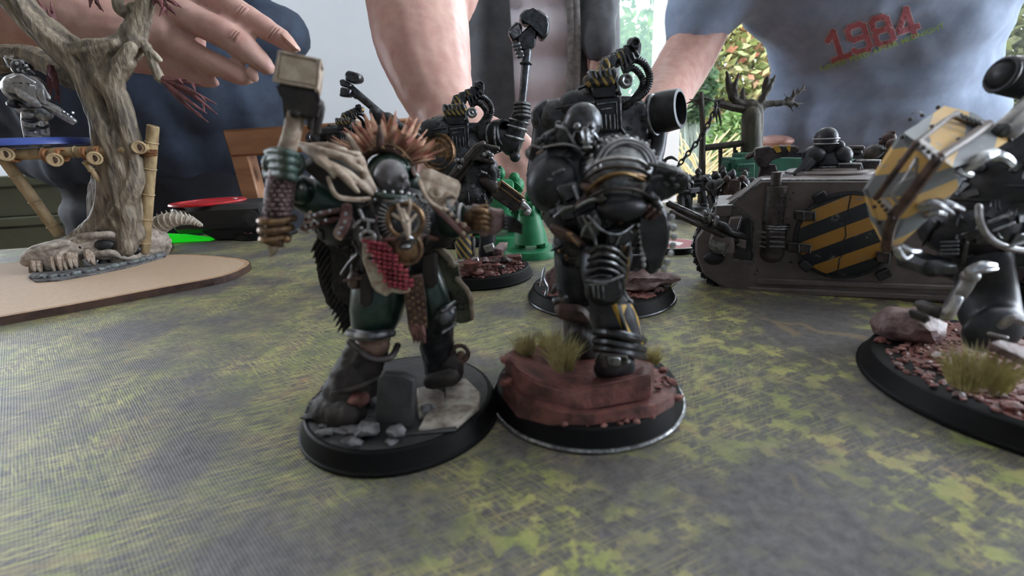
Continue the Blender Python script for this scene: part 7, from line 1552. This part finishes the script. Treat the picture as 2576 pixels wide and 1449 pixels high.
def onshirt(px, py, lift):
    d = ray(px, py).normalized(); h = bv.ray_cast(V((0, 0, CAMH)), d)[0]
    return (h if h is not None else Pc(px, py, -110)) - d * lift
def print_text(s, name, m, at, hpx, ang, lift, bold=0.0, wide=1.0, sp=1.0, arc=0.0):
    cu = bpy.data.curves.new(name, 'FONT'); cu.body = s; cu.size = 1.0; cu.offset = bold; cu.space_character = sp; cu.resolution_u = 3; cu.align_x = 'LEFT'
    o = bpy.data.objects.new(name, cu); COL.objects.link(o); dg = bpy.context.evaluated_depsgraph_get(); me = bpy.data.meshes.new_from_object(o.evaluated_get(dg)); bpy.data.objects.remove(o)
    bm = bmesh.new(); bm.from_mesh(me); bmesh.ops.triangulate(bm, faces=bm.faces[:]); bmesh.ops.subdivide_edges(bm, edges=[e for e in bm.edges if e.calc_length() > .12], cuts=2, use_grid_fill=False); bm.to_mesh(me); bm.free()
    ca, sa = cos(ang), sin(ang)
    for v in me.vertices:
        u, w_ = v.co.x * hpx / .72 * wide, v.co.y * hpx / .72; w_ += arc * (u / 100) ** 2; v.co = onshirt(at[0] + u * ca - w_ * sa * -1 * -1 if False else at[0] + u * ca - w_ * sa, at[1] - u * sa - w_ * ca, lift) * MM
    me.materials.clear(); me.materials.append(m); o = obj(name, me, m, so_, 0); return o
DIG = {'1': ([[(.08, .74), (.34, .96), (.34, .08)], [(.06, .06), (.62, .06)]], .62), '9': ([[(.62, .5), (.2, .5), (.08, .6), (.08, .84), (.2, .94), (.52, .94), (.64, .84), (.64, .16), (.52, .06), (.2, .06), (.08, .16)]], .72),
       '8': ([[(.2, .52), (.1, .62), (.1, .84), (.22, .94), (.5, .94), (.62, .84), (.62, .62), (.52, .52), (.2, .52), (.08, .4), (.08, .16), (.2, .06), (.52, .06), (.64, .16), (.64, .4), (.52, .52)]], .72), '4': ([[(.52, .04), (.52, .94), (.08, .36), (.08, .28), (.7, .28)]], .76)}
def digits(name, m, at, hpx, ang, wd, lift):
    g = G(); u0 = 0.0; ca, sa = cos(ang), sin(ang)
    def pt(u, w_): return onshirt(at[0] + hpx * (u * ca - w_ * sa), at[1] - hpx * (u * sa + w_ * ca), lift)
    for ch in '1984':
        st, adv = DIG[ch]
        for line in st:
            for (x0, y0), (x1, y1) in zip(line, line[1:]):
                dx, dy = x1 - x0, y1 - y0; L = sqrt(dx * dx + dy * dy); nx, ny = -dy / L * wd / 2, dx / L * wd / 2; ex, ey = dx / L * wd * .42, dy / L * wd * .42; n = 6
                for i in range(n):
                    ta, tb = i / n, (i + 1) / n; A0 = (u0 + x0 - ex + (dx + 2 * ex) * ta, y0 - ey + (dy + 2 * ey) * ta); B0 = (u0 + x0 - ex + (dx + 2 * ex) * tb, y0 - ey + (dy + 2 * ey) * tb)
                    g.add([pt(A0[0] - nx, A0[1] - ny), pt(B0[0] - nx, B0[1] - ny), pt(B0[0] + nx, B0[1] + ny), pt(A0[0] + nx, A0[1] + ny)], [(0, 1, 2, 3)])
        u0 += adv + .1
    return obj(name, g, m, so_, 0)
A_ = radians(18)
digits('print_outline', printpink, (2094, 158), 76, A_, .235, 1.2); digits('print_number', printred, (2094, 158), 76, A_, .175, 1.9)
print_text('NEVER FEED AFTER MIDNIGHT', 'print_lettering', printgreen, (2064, 180), 13, radians(17), 3.0, .02, 1.28, 1.05, arc=1.3)
g = G(); q = bez([tuple(Pc(1785, 40, -12)) + (42,), tuple(Pc(1738, 130, -22)) + (45,), tuple(Pc(1700, 195, -60)) + (43,), tuple(Pc(1655, 270, -150)) + (36,), tuple(Pc(1622, 330, -230)) + (29,)], 5); g.tube([V(p[:3]) for p in q], [p[3] for p in q], 16)
TP(g, [(1622, 330, 670, 28), (1600, 365, 640, 30), (1585, 395, 620, 28)], 14)
for i in range(4): TP(g, [(1570 + i * 14, 400, 612 + i * 6, 10), (1560 + i * 14, 430, 596 + i * 6, 9.5), (1556 + i * 14, 455, 586 + i * 6, 8)], 10)
TP(g, [(1612, 380, 625, 11), (1632, 410, 605, 10), (1630, 435, 595, 8)], 10)
obj('arm', fuse(g, 3.4, 3, .4, 12), skin, C1, label='bare arm reaching down beside the window frame')
g = G(); q = [Pc(2405, 50, 110), Pc(2390, 190, 150), Pc(2440, 300, 60)]; g.tube(q, [46, 42, 36], 14); g.tube([Pc(2440, 300, 60), Pc(2440, 345, 20)], [32, 28], 12)
for i in range(4): g.tube([Pc(2426 + i * 10, 350, 10), Pc(2422 + i * 10, 372, 0), Pc(2422 + i * 10, 390, 4)], [10, 9, 8], 8)
g.tube([Pc(2460, 340, 10), Pc(2472, 365, 0)], [11, 9], 8); obj('arm', fuse(g, 3.6, 3), skin, C1)
g = G(); c = Pc(1948, 356, 10); g.ball(c, (30, 40, 12), 16); obj('waist', g, skin, C1, label='strip of bare waist under the shirt hem')
g = G(); hx = Pc(2195, 400, 60)
g.ball(hx, (200, 130, 80), 20); g.ball(hx + V((0, 5, -80)), (198, 128, 80), 20)
for s in (-1, 1): g.tube([hx + V((s * 95, 5, -110)), hx + V((s * 100, 10, -400)), V((hx.x + s * 102, hx.y + 15, zfl + 60))], [104, 82, 62], 14)
jn = fuse(g, 12, 3); folds(jn, 8, 50, 12); obj('trousers', jn, jeans, C1)
for s in (-1, 1): obj('shoe', G().ball((hx.x + s * 102, hx.y - 30, zfl + 38), (46, 120, 40), 14), blackprimer, C1)
ht = Pc(2180, -330, -120)
g = G(); g.tube([Pc(2185, -200, -60), Pc(2182, -270, -90)], [70, 58], 14); g.ball(ht, (74, 95, 116), 20); g.ball(ht + V((0, -76, -34)), (46, 42, 52), 14); g.tube([ht + V((0, -94, 6)), ht + V((0, -114, -20))], [10, 15], 8)
for s in (-1, 1): g.ball(ht + V((s * 76, 6, -2)), (10, 20, 30), 10)
hd = obj('head', fuse(g, 6, 2), skin, C1)
for s in (-1, 1): obj('eye', G().ball(ht + V((s * 30, -84, 16)), 11, 10), cardwhite, hd)
obj('mouth', G().tube([ht + V((-24, -108, -52)), ht + V((0, -117, -54)), ht + V((24, -108, -52))], 5, 8), printred, hd)
obj('hair', G().ball(ht + V((0, 16, 36)), (82, 98, 102), 18), leather, C1)
